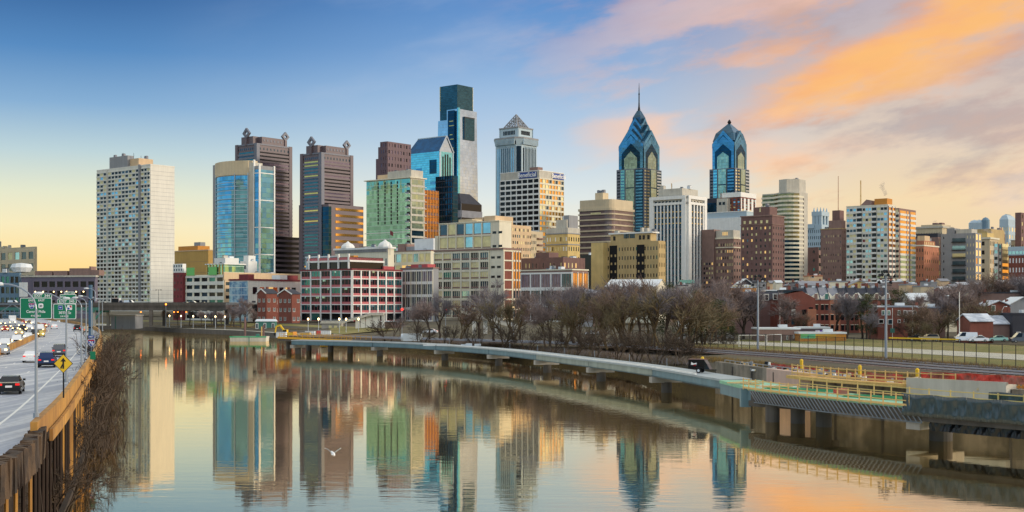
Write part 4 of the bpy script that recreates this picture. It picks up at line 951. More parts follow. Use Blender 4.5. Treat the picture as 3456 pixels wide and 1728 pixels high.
# ornate white hall with domes
b=Bld('hall','ornate cream hall with small domes and an arcaded cornice behind the pink block',1131,1310,1330,740,838,z0=4,wall='cream_wall')
b.face('L',14,1,.3,.5,b.H-12,b.H-4,mx='win_mid',proud=.1); b.coping('white_paint',1,.8)
for i in range(34): a=(i+.5)*b.L1/34; b.fbox(b.mb,'L',a-.35,a+.35,b.H-2,b.H-.3,0,.7,'grey_wall')
for f in (.12,.82): m=b.part('dome'); lathe(m,[(4.4,b.H+1),(4.1,b.H+2.3),(3,b.H+3.6),(1.4,b.H+4.4),(.3,b.H+5.4),(0,b.H+5.5)],12,'white_paint',3,b.L1*f)
m=b.part('flagpole'); fx=b.sl(1316); m.tube((0,fx,b.H-4),(0,fx,b.H+12),.15,.1,5,'pole_metal'); m=b.part('flag'); m.hexa([(0,fx-.2,b.H+8),(0.1,fx-.2,b.H+8),(.1,fx-2.6,b.H+7),(0,fx-2.6,b.H+7),(0,fx-.2,b.H+10.5),(.1,fx-.2,b.H+10.5),(.1,fx-2.6,b.H+9.4),(0,fx-2.6,b.H+9.4)],'deep_red')
b.clutter(5); b.done()
b=Bld('office_building','low pale blue roof storey left of the domed cream hall',1032,1130,1150,720,866,z0=4,wall='pale_stone'); b.face('L',8,1,.7,.5,b.H-4,b.H,mx='win_mid',proud=.1); b.coping('roof_white',.5,.3); b.done()
# pink and white grid block
b=Bld('loft_building','white concrete grid building with dark pink panels under every window',1017,1188,1356,620,910,z0=5.5,wall='red_panel')
mat('pink_spandrel',(196,112,116),.8,var=.12,scale=.4,streak=.1)
for s_,nc in (('L',5),('R',6)):
    L_=b.L1 if s_=='L' else b.L2; ch=(b.H-4.2)/5
    for j in range(6):
        z=0 if j==0 else 4.2+(j-1)*ch; zt=4.2+j*ch if j else 4.2
        b.fbox(b.mb,s_,.02,L_-.02,zt-.45,zt,-.02,.42,'white_paint')
        if j: b.fbox(b.mb,s_,.02,L_-.02,z,z+1.15,-.02,.2,'pink_spandrel')
        for i in range(nc):
            cw=L_/nc; b.win(s_,i*cw+.5,(i+1)*cw-.5,z+(1.15 if j else .3),zt-.45,pick([('win_dark',4),('win_teal',3),('win_black',3)]),o=.1)
            if j:
                for k in (1,2): b.fbox(b.mb,s_,i*cw+k*cw/3-.06,i*cw+k*cw/3+.06,z+1.15,zt-.4,.1,.18,'pink_spandrel')
                if random.random()<.6:
                    w=random.uniform(1,2.2); a=i*cw+.7+random.random()*(cw-w-1.4); b.fbox(b.mb,s_,a,a+w,zt-1.35,zt-.5,.1,.13,'win_sky')
    for i in range(nc+1): a=L_*i/nc; b.fbox(b.mb,s_,max(0,a-.42),min(L_,a+.42),0,b.H-.2,-.02,.5,'white_paint')
b.mb.box(-.6,b.L2+.2,-.6,.2,b.H-.2,b.H+.6,'deep_red'); b.mb.box(-.6,.2,.2,b.L1+.2,b.H-.2,b.H+.55,'deep_red')
ts=b.part('setback_storey'); q0,q1=b.sl(1174),b.sl(1030); zt=b.h(868,2,10)
ts.box(1.6,b.L2*.7,q0,q1,b.H,zt,'win_dark'); ts.box(1.2,b.L2*.72,q0-.3,q1+.3,zt-2.4,zt-1.5,'white_paint'); ts.box(1.3,b.L2*.7,q0,q1,zt-1.5,zt-.2,'pink_spandrel'); 
for i in range(5): v=q0+(q1-q0)*(i+.1)/4.3; ts.box(.9,1.7,v-.4,v+.4,b.H,zt+1.6,'white_paint')
m=b.part('stair_house'); m.box(3,b.L2*.36,3,b.L1*.3,b.H,b.h(872,4,4),'red_panel'); m.box(5,8,4,8,b.h(872,4,4),b.h(872,4,4)+1.5,'timber_orange')
m=b.part('stair_house'); m.box(b.sr(1304),b.sr(1340),2,8,b.H,b.h(898,20,3),'red_panel')
b.clutter(4,b.H,.4,.9,.2,.6); b.done()
# grey window continuation
b=Bld('loft_building','low white grid wing with grey windows between the pink block and the cream loft block',1352,1462,1480,640,905,z0=5,wall='grey_wall')
b.face('L',6,4,.86,.78,0,b.H-.8,mx=[('win_mid',4),('win_dark',3),('win_purple',2)],proud=.4,pier='cream_wall',span='white_paint')
cw=b.L1/6
for i in range(6):
    for k in (1,2): b.fbox(b.mb,'L',i*cw+k*cw/3-.1,i*cw+k*cw/3+.1,.3,b.H-1,.06,.2,'white_paint')
b.coping('brown_brick',.5,.3); m=b.part('stair_house'); m.box(2,8,b.sl(1434),b.sl(1378),b.H,b.h(890),'red_panel'); b.clutter(2); b.done()
# three-storey white frame right of loft
b=Bld('loft_building','three storey white framed building with a sunlit right face, behind the tree tops',1758,1931,1984,620,911,z0=5,wall='brown_brick')
L_=b.L1
b.face('L',5,3,.9,.8,0,b.H-1,mx=[('win_mid',3),('win_dark',4),('win_purple',2)],proud=.4,pier='white_paint',span='white_paint')
b.face('R',3,3,.9,.86,0,b.H-1,mx='win_gold_reflect',proud=.4,pier='white_paint',span='brown_brick')
for i in range(5):
    for k in (1,2,3): a=(i+k/4)*L_/5; b.fbox(b.mb,'L',a-.12,a+.12,.5,b.H-1.2,.06,.2,'brown_brick')
for i in range(3):
    for k in (1,2): a=(i+k/3)*b.L2/3; b.fbox(b.mb,'R',a-.12,a+.12,.5,b.H-1.2,.06,.2,'brown_brick')
b.coping('cream_wall',.5,.4); b.clutter(4); b.done()
b=Bld('warehouse','dark brown brick block with scattered lit openings, behind the three storey white frame',1758,1900,1974,700,868,z0=5,wall='dark_brick',roof='roof_dark')
b.face('L',12,4,.22,.3,0,b.H,mx=MIX_LIT,proud=.1,fillp=.35); b.face('R',6,4,.22,.3,0,b.H,mx=MIX_LIT,proud=.1,fillp=.4)
m=b.part('stair_house'); m.box(3,12,b.sl(1842),b.sl(1797),b.H,b.h(849),'dark_brick'); b.clutter(8,h=(.6,1.8)); b.done()
b=Bld('warehouse','low dark block with a white roof beneath the brown banded office',1960,1996,2052,900,860,z0=5,wall='win_dark',roof='roof_white'); b.ribbons('R',3,.4,span='white_paint'); b.clutter(2); b.done()
# long low cream building
b=Bld('low_building','long low cream building with a pale tin roof behind the tree tops',2046,2215,2248,540,966,z0=6,wall='cream_wall',roof='roof_white',ang=22)
b.face('L',16,1,.5,.5,b.H-4.2,b.H-.4,mx=MIX_DARK,proud=.2); L1,L2,H=b.L1,b.L2,b.H; rt=b.h(942,L2/2,0)
r=b.part('roof'); r.poly([(-.6,-.6,H),(-.6,L1+.6,H),(L2/2,L1+.6,rt),(L2/2,-.6,rt)],'roof_white'); r.poly([(L2+.6,-.6,H),(L2/2,-.6,rt),(L2/2,L1+.6,rt),(L2+.6,L1+.6,H)],'roof_white'); r.poly([(0,0,H),(L2,0,H),(L2/2,0,rt)],'cream_wall'); r.box(-.7,-.5,-.6,L1+.6,H-.3,H,'white_paint')
b.done()
# --- parking garage group
b=Bld('parking_garage','cream parking garage with open decks and a long receding side, behind the viaduct end',628,757,1017,680,926,z0=5,wall='cream_wall')
b.face('L',5,6,.76,.52,0,b.H-.6,mx=MIX_DARK,proud=.45,pier='cream_wall',span='white_wall',pp=.3,sp=.5)
b.face('R',12,6,.74,.5,0,b.H-3.2,mx=[('win_dark',3),('win_mid',2),('win_lit',.6)],proud=.45,pier='peach_wall',span='peach_wall')
b.mb.box(-.5,b.L2+.3,-.5,.6,b.H-3,b.H+1.2,'peach_wall')
m=b.part('roof_canopy'); q=b.L1
m.box(.5,14,q*.02,q*.45,b.H,b.h(892),'glass_green'); m.box(0,15,q*.0,q*.5,b.h(892),b.h(892)+.6,'white_paint')
for i in range(6): m.box(0,.5,q*(.05+.08*i),q*(.05+.08*i)+.5,b.H,b.h(888),'timber')
mat('sign_green_light',(120,200,110),.6,var=.05)
for f in (.28,.86): m=b.part('banner'); m.box(-.6,-.4,q*f-3.5,q*f+3.5,b.H-.2,b.h(900),'sign_green_light')
b.clutter(6); b.done()
b=Bld('brick_building','narrow dark red brick building with a white top, right of the white slab tower',585,617,628,700,920,z0=5,wall='deep_red')
b.face('L',3,7,.25,.35,0,b.H,mx=MIX_DARK,proud=.1); b.top(0,1,0,1,b.H,b.h(890),'white_paint'); b.face('L',4,2,.6,.6,b.H+.5,b.h(891),mx='win_mid',proud=.2,pier='white_paint',span='white_paint'); b.done()
b=Bld('warehouse','plain ochre block between the white slab tower and the curved glass tower',585,703,760,1000,845,z0=4,wall='ochre_wall')
b.coping('peach_wall',.7,.4); q0,q1=b.sl(662),b.sl(596); b.top(.1,.8,q0/b.L1,q1/b.L1,b.H,b.h(827),'timber_orange'); m=b.part('roof_unit'); m.box(4,9,q0,q0+8,b.h(827),b.h(827)+3,'grey_wall')
for j in range(1,6): b.mb.box(-.05,0,0.1,b.L1,j*b.H/6,j*b.H/6+.15,'brown_brick')
b.done()
for (p0,pc,p1,D,py,lb) in ((723,760,806,760,870,'plain white plant box at the left on the garage roof'),(811,838,868,770,881,'plain white plant box at the right on the garage roof')):
    b=Bld('roof_plant_building',lb,p0,pc,p1,D,py,z0=5,wall='white_paint',roof='roof_white'); 
    if p0>800: b.top(.1,.9,.1,.7,b.H,b.h(862),'white_paint')
    b.mb.box(-.1,0,b.L1*.3,b.L1*.5,b.H*.86,b.H*.93,'win_mid'); b.clutter(3,h=(.8,1.5)); b.done()
# --- mural tower and white sheds
b=Bld('brick_building','building whose end wall carries a faded pale blue mural, left of the gabled brick houses',774,838,1015,640,946,z0=5,wall='white_wall',ang=4)
mm=bpy.data.materials.new('mural_paint'); mm.use_nodes=True; MATS['mural_paint']=mm; t=NT(mm.node_tree); bb=mm.node_tree.nodes['Principled BSDF']; tc=t.n('ShaderNodeTexCoord').outputs['Object']
n_=t.noise(tc,.12,5,.65); t.put(bb.inputs['Base Color'],t.ramp(n_,[(.3,C(70,70,96)),(.42,C(96,140,176)),(.52,C(176,204,214)),(.62,C(120,170,180)),(.75,C(206,210,216))])); bb.inputs['Roughness'].default_value=.8
mu=b.part('mural'); mu.box(-.25,0,.3,b.L1-.3,.5,b.H-.6,'mural_paint')
for i in range(5): z=b.H*(.1+.18*i); mu.box(-.32,-.25,.4,b.L1-.4,z,z+.25,'white_paint')
for i in range(1,3): mu.box(-.33,-.25,b.L1*i/3,b.L1*i/3+.25,1,b.H-1,'pale_stone')
b.coping('deep_red',.8,.3)
for i,(m_,f) in enumerate((('win_gold_reflect',.25),('win_dark',.12),('win_lit',.42),('win_gold_reflect',.5),('win_dark',.62),('win_lit',.74),('win_dark',.86))): b.win('R',b.L2*f-1.5,b.L2*f+1.5,b.H-7,b.H-3.4,m_,o=.1)
for f in (.1,.3,.55,.8): b.win('R',b.L2*f-1.2,b.L2*f+1.2,b.H-14,b.H-10.5,'win_mid',o=.1)
m=b.part('stair_house'); m.box(1,b.L2*.13,1,8,b.H+.8,b.h(925),'deep_red'); m=b.part('stair_house'); m.box(b.L2*.62,b.L2*.76,1,7,b.H+.8,b.h(928,20),'white_paint'); m=b.part('stair_house'); m.box(b.L2*.78,b.L2*.97,1,7,b.H+.8,b.h(928,22),'deep_red')
m=b.part('loading_bay'); m.box(3,b.L2*.4,-4,0,0,b.H*.42,'void_shade'); m.box(2,b.L2*.42,-4.4,0.1,b.H*.42,b.H*.46,'concrete_light'); b.done()  # inner shade of the bay painted as a solid black box
# --- red brick gabled houses by the river
def gable_house(label,xl,xc,xr,D,pe,pr,z0,name='brick_house',wall='red_brick',roof='roof_dark',trim='white_paint',wn=(3,4),wm='win_mid',ang=0,side='L',ridge_along='x',ncr=3):
    """gable end on the left face; ridge runs back along x"""
    b=Bld(name,label,xl,xc,xr,D,pe,z0=z0,wall=wall,roof=roof,ang=ang,body=True)
    L1,L2,H=b.L1,b.L2,b.H
    r=b.part('roof'); o=.4
    if ridge_along=='x':
        rh=b.h(pr,0,L1/2)
        b.mb.poly([(0,0,H),(0,L1/2,rh),(0,L1,H)],wall); b.mb.poly([(L2,0,H),(L2,L1,H),(L2,L1/2,rh)],wall)
        for (va,vb,ha,hb) in ((-o,L1/2,H-o*(rh-H)/(L1/2),rh),(L1+o,L1/2,H-o*(rh-H)/(L1/2),rh)):
            r.hexa([(-o,va,ha),(L2+o,va,ha),(L2+o,vb,hb),(-o,vb,hb),(-o,va,ha+.25),(L2+o,va,ha+.25),(L2+o,vb,hb+.25),(-o,vb,hb+.25)],roof)
        for va in (-o,L1+o): r.beam((-o-.02,va,H-.1),(-o-.02,L1/2,rh+.2),.18,.5,trim)
    else:
        rh=b.h(pr,L2/2,0)
        b.mb.poly([(0,0,H),(L2,0,H),(L2/2,0,rh)],wall); b.mb.poly([(0,L1,H),(L2/2,L1,rh),(L2,L1,H)],wall)
        for (ua,ub,ha,hb) in ((-o,L2/2,H-o*(rh-H)/(L2/2),rh),(L2+o,L2/2,H-o*(rh-H)/(L2/2),rh)):
            r.hexa([(ua,-o,ha),(ua,L1+o,ha),(ub,L1+o,hb),(ub,-o,hb),(ua,-o,ha+.25),(ua,L1+o,ha+.25),(ub,L1+o,hb+.25),(ub,-o,hb+.25)],roof)
        for ua in (-o,L2+o): r.beam((ua,-o-.02,H-.1),(L2/2,-o-.02,rh+.2),.18,.5,trim)
    def hw(s_,nc,nr,L_):
        for i in range(nc):
            for j in range(nr):
                if random.random()<.12: continue
                a=L_*(i+.5)/nc; z=1.2+j*(H-1)/nr; m=MB(); w=min(.6,L_/nc*.28)
                b.fbox(m,s_,a-w,a+w,z,z+1.6,-.04,.1,wm); wo=m.build('window',b.root)
                fm=MB(); 
                for (x0,x1,y0,y1) in ((a-w-.1,a-w,z-.1,z+1.7),(a+w,a+w+.1,z-.1,z+1.7),(a-w-.1,a+w+.1,z-.15,z-.003),(a-.05,a+.05,z,z+1.6)): b.fbox(fm,s_,x0,x1,y0,y1,.0,.16,trim)
                f=fm.build('frame',b.root); f.parent=wo
    hw('L',wn[0],wn[1],L1); hw('R',ncr,wn[1],L2)
    m=MB(); m.box(L2*.6,L2*.6+.9,L1*.62,L1*.62+.9,H,rh+1.2,wall); m.build('chimney',b.root)
    return b
gable_house('left of the two steep gabled red brick houses by the river path',868,898,935,602,990,976,5,wn=(2,3),ncr=2).done()
gable_house('right of the two steep gabled red brick houses, joined to the left one',940,985,1013,590,992,978,5,wn=(3,3),ncr=2).done()
b=gable_house('dark roofed brick link with a teal canopy between the two gabled riverside houses',900,925,965,612,1000,988,5,wn=(2,3)); m=b.part('canopy'); m.box(-2.5,0,1,5,3,3.3,'teal_paint'); b.done()
# --- left bank buildings
b=Bld('office_building','beige factory-like building with tall paired windows at the left edge',-60,118,125,900,832,z0=8,wall='beige_wall')
b.face('L',7,4,.66,.62,b.H*.25,b.H-2,a0=b.L1*.1,mx=MIX_OFF,proud=.4); b.top(0,.8,.55,1,b.H,b.h(826),'beige_wall'); b.top(0,.6,.65,.9,b.h(826),b.h(826)+4,'grey_wall'); b.clutter(6); b.done()
b=Bld('parking_garage','pale blue grey office block with a rooftop dish at the left edge',-60,66,72,700,920,z0=6,wall='bluegrey_wall',roof='roof_white',ang=26)
b.face('L',8,4,.7,.6,1,b.H-1,mx=MIX_DARK,proud=.4); m=b.part('roof_dish'); lathe(m,[(0,b.H),(4.5,b.H+.5),(6,b.H+3),(5,b.H+5),(0,b.H+5.6)],12,'roof_white',6,b.L1*.12); b.clutter(4); b.done()
b=Bld('parking_garage','long purple grey building with three rows of dark openings behind the highway signs',72,322,330,690,934,z0=6,wall='purple_grey',roof='roof_white',ang=30)
a0=b.L1-b.sl(112)
b.face('L',8,3,.76,.6,b.H-17,b.H-1.5,a0=a0,mx='win_black',proud=.5); b.coping('concrete_light',.8,.4)
for px,w,hh in ((140,10,2.6),(197,8,2.6),(262,12,4),(298,1,5),(314,5,3)):
    v=b.sl(px); m=b.part('roof_unit'); m.box(2,8,v-w/2,v+w/2,b.H+.8,b.H+.8+hh,'brown_brick')
m=b.part('sign_panel'); v=b.sl(80); m.box(-.4,0,v-2.5,v+2.5,b.H-11,b.H-3,'white_paint')
for i in range(7):
    a=a0+(i+.3+.4*random.random())*(b.L1-a0)/8; m=b.part('lit_lamp'); m.box(-.3,-.1,b.L1-a-.3,b.L1-a+.3,b.H-8.5,b.H-7.9,'lamp_glow')
b.done()
# ================================================================= VIADUCT
vd=empty('viaduct',(0,0,0)); tag(vd,'grey and green girder road viaduct crossing behind the highway signs','viaduct')
ang_=R(-2); VX0,VY0=-330,640; VX1,VY1=-138,606
def vpt(f,o,z): 
    d=Vector((VX1-VX0,VY1-VY0,0)); n=Vector((-d.y,d.x,0)).normalized(); return Vector((VX0,VY0,z))+d*f+n*o
m=MB(); m.beam(vpt(0,7,13.0),vpt(1,7,13.0),16,1.2,'concrete_dark'); m.build('deck',vd)
m=MB(); m.beam(vpt(0,-1.2,14.0),vpt(1,-1.2,14.0),.4,1.6,'concrete_dark'); m.build('parapet',vd); m=MB(); m.beam(vpt(0,15.2,14.0),vpt(1,15.2,14.0),.4,1.6,'concrete'); m.build('parapet',vd)
m=MB(); m.beam(vpt(0,-.6,11.6),vpt(.66,-.6,11.6),.5,1.6,'teal_paint'); m.build('girder',vd); m=MB(); m.beam(vpt(.66,-.6,11.6),vpt(1,-.6,11.6),.5,1.6,'concrete_dark'); m.build('girder',vd)
for f in (.08,.34,.645,.80,.97):
    m=MB(); 
    if f<.7:
        for o in (0,14): m.beam(vpt(f,o,3),vpt(f,o,10.8),1.4,1.2,'concrete'); 
        m.beam(vpt(f,-1,10.3),vpt(f,15,10.3),1.2,1,'teal_paint'); m.beam(vpt(f,0,6),vpt(f-.022,0,10.8),.8,.8,'teal_paint'); m.beam(vpt(f,0,6),vpt(f+.022,0,10.8),.8,.8,'teal_paint')
    else: m.beam(vpt(f,-.5,3),vpt(f,-.5,10.8),1.6,1.4,'concrete_dark'); m.beam(vpt(f,14,3),vpt(f,14,10.8),1.6,1.4,'concrete_dark')
    m.build('pier',vd)
for (px0,px1,py0,py1,D,lb) in ((375,455,1067,1096,632,'pale green concrete abutment box under the viaduct, on the river wall'),):
    m=MB(); x0,x1=XA(px0,D),XA(px1,D); m.box(x0,x1,D,D+14,1.5,ZA(py0,D),'grey_wall'); m.box(x0-.4,x1+.4,D-.4,D+14,ZA(py0,D),ZA(py0,D)+.7,'concrete'); m.box(x0+2,x0+2.4,D-.2,D,1.5,ZA(py0,D),'teal_paint'); tag(m.build('abutment'),lb,'abutment')
# ================================================================= HIGHWAY (left)
OE=[(-9,-12),(-13,5),(-18,30),(-22.9,55.6),(-27.2,71.5),(-32.6,90.4),(-41.9,121),(-56.2,167.5),(-73.3,221.5),(-90.6,275),(-109.6,331),(-124.5,371),(-140,410),(-165,470),(-206,560),(-250,660)]
OE=cr(OE,5); ZR=6.6
am=bpy.data.materials.new('worn_asphalt'); am.use_nodes=True; MATS['worn_asphalt']=am; t=NT(am.node_tree); bb=am.node_tree.nodes['Principled BSDF']; tc=t.n('ShaderNodeTexCoord').outputs['Object']
rt=t.vm('MULTIPLY',tc,(1,1,1)); mp=t.n('ShaderNodeMapping'); t.put(mp.inputs[0],tc); mp.inputs[2].default_value=(0,0,R(-17)); mp.inputs[3].default_value=(.9,.045,1)
st=t.noise(mp.outputs[0],.8,4,.6); fi=t.noise(tc,3,5,.6)
c_=t.mix(t.ss(st,.4,.62),C(152,160,176),C(196,200,206)); c_=t.mix(t.mr(fi,.4,.7,0,.35),c_,C(116,116,120)); t.put(bb.inputs['Base Color'],c_); bb.inputs['Roughness'].default_value=.75
mat('ochre_concrete',(178,132,62),.85,var=.22,scale=.35,streak=.3,bump=.2,rgb2=(150,108,56),f2=.12); mat('dark_timber',(46,34,28),.95,var=.3,scale=.5,streak=.2)
mat('burnt_timber',(52,42,38),.95,var=.4,scale=.9,streak=.3,bump=.6,rgb2=(84,66,50),f2=.08); mat('line_white',(225,225,222),.7,var=.05,scale=1)
mb=MB(); strip(mb,OE,offs(OE,27),ZR,ZR,'worn_asphalt'); tag(mb.build('road'),kind='structure')
def seg_len(L):
    s=[0]
    for a,b_ in zip(L,L[1:]): s.append(s[-1]+math.dist(a[:2],b_[:2]))
    return s
def at_len(L,s,d):
    for i in range(len(L)-1):
        if s[i+1]>=d:
            f=(d-s[i])/(s[i+1]-s[i]+1e-9); a,b_=L[i],L[i+1]
            return (a[0]+(b_[0]-a[0])*f,a[1]+(b_[1]-a[1])*f),math.atan2(b_[1]-a[1],b_[0]-a[0])
    return L[-1][:2],0
mb=MB(); A=offs(OE,2.6); B_=offs(OE,2.78); strip(mb,A,B_,ZR+.006,ZR+.006,'line_white')
A=offs(OE,12.2); B_=offs(OE,12.35); strip(mb,A,B_,ZR+.006,ZR+.006,'line_white')
for o in (5.8,9.0,17.3,20.6):
    L=offs(OE,o); L2_=offs(OE,o+.15); S=seg_len(L); d=10
    while d<S[-1]-10:
        p,an=at_len(L,S,d); q,_=at_len(L,S,d+3); n=Vector((-math.sin(an),math.cos(an)))*.08
        mb.poly([(p[0]-n.x,p[1]-n.y,ZR+.006),(q[0]-n.x,q[1]-n.y,ZR+.006),(q[0]+n.x,q[1]+n.y,ZR+.006),(p[0]+n.x,p[1]+n.y,ZR+.006)],'line_white'); d+=11
tag(mb.build('road_markings'),kind='structure')
# outer parapet on its trestle
tr=empty('highway_trestle',(0,0,0)); tag(tr,'ochre concrete highway edge wall standing on a row of rusty piles above the river','retaining wall')
m=MB(); near=[p for p in OE if 68<p[1]]; dark=[p for p in OE if p[1]<=74 and p[1]>-5]
wall_strip(m,near,.38,ZR-.2,ZR+.95,'ochre_concrete',-1); m.build('parapet',tr)
m=MB(); dk=[at_len(dark,seg_len(dark),d_)[0] for d_ in [.6*i for i in range(int(seg_len(dark)[-1]/.6))]]; wall_strip(m,dk,.7,ZR-1.1,ZR+.5,'burnt_timber',-1)
m.v=[(x+random.uniform(-.09,.09),y+random.uniform(-.05,.05),z+random.uniform(-.09,.09)) for x,y,z in m.v]; m.build('parapet',tr)
m=MB(); oo=offs(OE,-.45); wall_strip(m,[p for p in oo if p[1]>72],.2,ZR-.8,ZR-.1,'ochre_concrete',-1); m.build('fascia_beam',tr)
m=MB(); wall_strip(m,[p for p in offs(OE,1.8) if -8<p[1]<400],.3,-1,ZR-.3,'dark_timber',1); m.build('shade_backing',tr)  # dark sheet standing in for the shaded void behind the piles
m=MB(); wall_strip(m,[p for p in offs(OE,-.55) if 20<p[1]<330],.35,.3,.7,'dark_timber',-1); m.build('waling_beam',tr)
L=offs(OE,-.45); S=seg_len(L); d=58; n_=0
while d<330 and n_<96:
    p,an=at_len(L,S,d); m=MB(); r=.09+.05*random.random(); m.tube((p[0],p[1],-1),(p[0],p[1],ZR-.7),r,r,6,random.choice(['ochre_concrete','dark_timber'])); 
    if n_%3==0: q,_=at_len(L,S,d+2.2); m.tube((p[0],p[1],ZR-2.2),(q[0],q[1],ZR-4.5),.08,.08,4,'dark_timber')
    m.build('pile',tr); d+=2.35+random.random()*.7; n_+=1
# median and far barrier
tag((lambda m:(wall_strip(m,[p for p in offs(OE,12.9) if p[1]>100],.5,ZR,ZR+.95,'ochre_concrete',1),m.build('median_barrier'))[1])(MB()),'ochre concrete barrier between the two directions of the highway','barrier')
tag((lambda m:(wall_strip(m,[p for p in offs(OE,26.3) if p[1]>150],.5,ZR,ZR+1.05,'concrete',1),m.build('side_barrier'))[1])(MB()),'grey concrete barrier at the far left side of the highway','barrier')
mb=MB(); strip(mb,offs(OE,27),offs(OE,37),ZR-.3,ZR-1.2,'worn_asphalt'); o=tag(mb.build('slip_road'),kind='structure')
# ---- lamps
def lamp(px,D,headpx,headpy,toppy,label,group='lamp posts along the outer edge of the highway',r=.10,zb=None,two=False):
    X=XA(px,D); zb=ZR+.9 if zb is None else zb; ro=empty('street_lamp',(X,D,zb)); tag(ro,label,'street lamp',group)
    zt=ZA(toppy,D)-zb; hx=XA(headpx,D)-X; hz=ZA(headpy,D)-zb; st=zt-(abs(hx)*.75 if abs(hx)>1 else .8)
    st=min(st,hz-.6)
    m=MB(); m.tube((0,0,0),(0,0,st),r,r*.7,8,'pole_metal'); m.tube((0,0,0),(0,0,.3),r*1.8,r*1.8,8,'pole_metal'); m.build('pole',ro)
    m=MB(); pts=[]
    for i in range(9):
        u=i/8*math.pi/2; pts.append((hx*(1-math.cos(u)),0,st+(hz-st)*math.sin(u)))
    m.path(pts,r*.5,6,'pole_metal'); m.build('arm',ro)
    m=MB(); sg=-1 if hx<0 else 1; lathe(m,[(0,-.12),(.16,-.1),(.2,0),(.12,.1),(0,.13)],8,'roof_white'); o=m.build('lamp_head',ro,smooth=True); o.location=(hx+sg*.3,0,hz); o.scale=(2.2,1,.9)
    return ro
lamp(122,71.5,8,958,958,'nearest highway lamp post, its arm reaching past the left edge of the picture')
lamp(224,104,142,989,989,'second nearest lamp post, its arm crossing the green exit sign',)
lamp(275,134,234,1006,1006,'third nearest lamp post just right of the small green exit sign')
lamp(291,160,262,1004,1004,'fourth nearest lamp post, close left of the thick blue sign post')
lamp(309,192,279,999,999,'fifth lamp post, standing just behind the thick blue sign post')
lamp(334,262,314,1004,1002,'far lamp post just right of the thick blue sign post')
lamp(346,300,330,1008,1004,'farthest highway lamp post where the edge wall bends away')
lamp(322,196,298,973,972,'short arm lamp on top of the thick blue sign post',zb=14.5)
# ---- sign gantry
gx,gD=-66.3,197
ga=empty('sign_gantry',(gx,gD,0)); tag(ga,'thick blue grey post and beam that carry the green highway signs','gantry')
mat('post_blue',(62,96,124),.5,metal=.2,var=.1,scale=.4)
m=MB(); m.tube((0,0,ZR),(0,0,17.0),.34,.30,12,'post_blue'); m.tube((0,0,10.2),(0,0,10.4),.36,.36,12,'dark_metal'); m.tube((0,0,14.6),(0,0,14.8),.36,.36,12,'dark_metal'); m.build('post',ga)
m=MB(); 
for z in (12.6,14.0):
    m.beam((0,.4,z),(-27,.4,z),.2,.2,'steel_grey')
for i in range(13): m.beam((-i*2.08,.4,12.6 if i%2 else 14.0),(-(i+1)*2.08,.4,14.0 if i%2 else 12.6),.1,.1,'steel_grey')
m.build('beam',ga); m=MB(); m.tube((-27,.4,ZR),(-27,.4,14.6),.28,.25,10,'post_blue'); m.build('post',ga)
mat('highway_green',(0,122,84),.45,var=.05,scale=1); mat('shield_blue',(34,72,160),.5,var=.03); mat('shield_red',(190,40,50),.5,var=.03); mat('ink_black',(20,20,22),.6,var=.02)
def rr(m,x0,x1,z0,z1,y,r,mm,dy=.04):
    pts=[]
    for (cx_,cz_,a0) in ((x1-r,z1-r,0),(x0+r,z1-r,90),(x0+r,z0+r,180),(x1-r,z0+r,270)):
        for k in range(5): a=R(a0+k*22.5); pts.append((cx_+r*math.cos(a),cz_+r*math.sin(a)))
    n=len(m.v); N=len(pts); a=m.mi(mm)
    m.v+=[(p[0],y,p[1]) for p in pts]+[(p[0],y+dy,p[1]) for p in pts]
    m.f.append(tuple(range(n,n+N))); m.m.append(a)
    for i in range(N): j=(i+1)%N; m.f.append((n+i,n+N+i,n+N+j,n+j)); m.m.append(a)
    m.f.append(tuple(n+2*N-1-i for i in range(N))); m.m.append(a)
def panel(px0,px1,py0,py1,D,name,label,tabs,rows,group=None):
    x0,x1=XA(px0,D),XA(px1,D); z0,z1=ZA(py1,D),ZA(py0,D); cx_=(x0+x1)/2
    ro=empty(name,(cx_,D,z0)); tag(ro,label,'road sign',group); w=(x1-x0)/2; h=z1-z0
    m=MB(); rr(m,-w,w,0,h,0,.22,'sign_white'); m.build('border',ro)
    m=MB(); rr(m,-w+.09,w-.09,.09,h-.09,-.012,.18,'highway_green',.01); m.build('panel',ro)
    m=MB(); 
    for u in (-w*.6,w*.6): m.box(u-.07,u+.07,.05,.3,.1,h-.1,'steel_grey')
    m.build('bracket',ro)
    k=(x1-x0)/(px1-px0)
    for (a0,a1,b0,b1,s) in tabs:
        u0,u1=(a0-px0)*k-w,(a1-px0)*k-w; v0,v1=(py1-b1)*k,(py1-b0)*k
        m=MB(); rr(m,u0,u1,v0,v1,-.002,.2,'sign_white'); o=m.build('exit_tab',ro); m=MB(); rr(m,u0+.07,u1-.07,v0+.07,v1-.07,-.016,.16,'highway_green',.01); m.build('tab_face',o)
        text_mesh(s,(v1-v0)*.8,'sign_white',ro,((u0+u1)/2,-.03,(v0+v1)/2-.02),(R(90),0,0))
    for (ppx,ppy,s,hpx,mm) in rows:
        text_mesh(s,hpx*k*1.38,mm,ro,((ppx-px0)*k-w,-.03,(py1-ppy)*k),(R(90),0,0))
    return ro,k,w
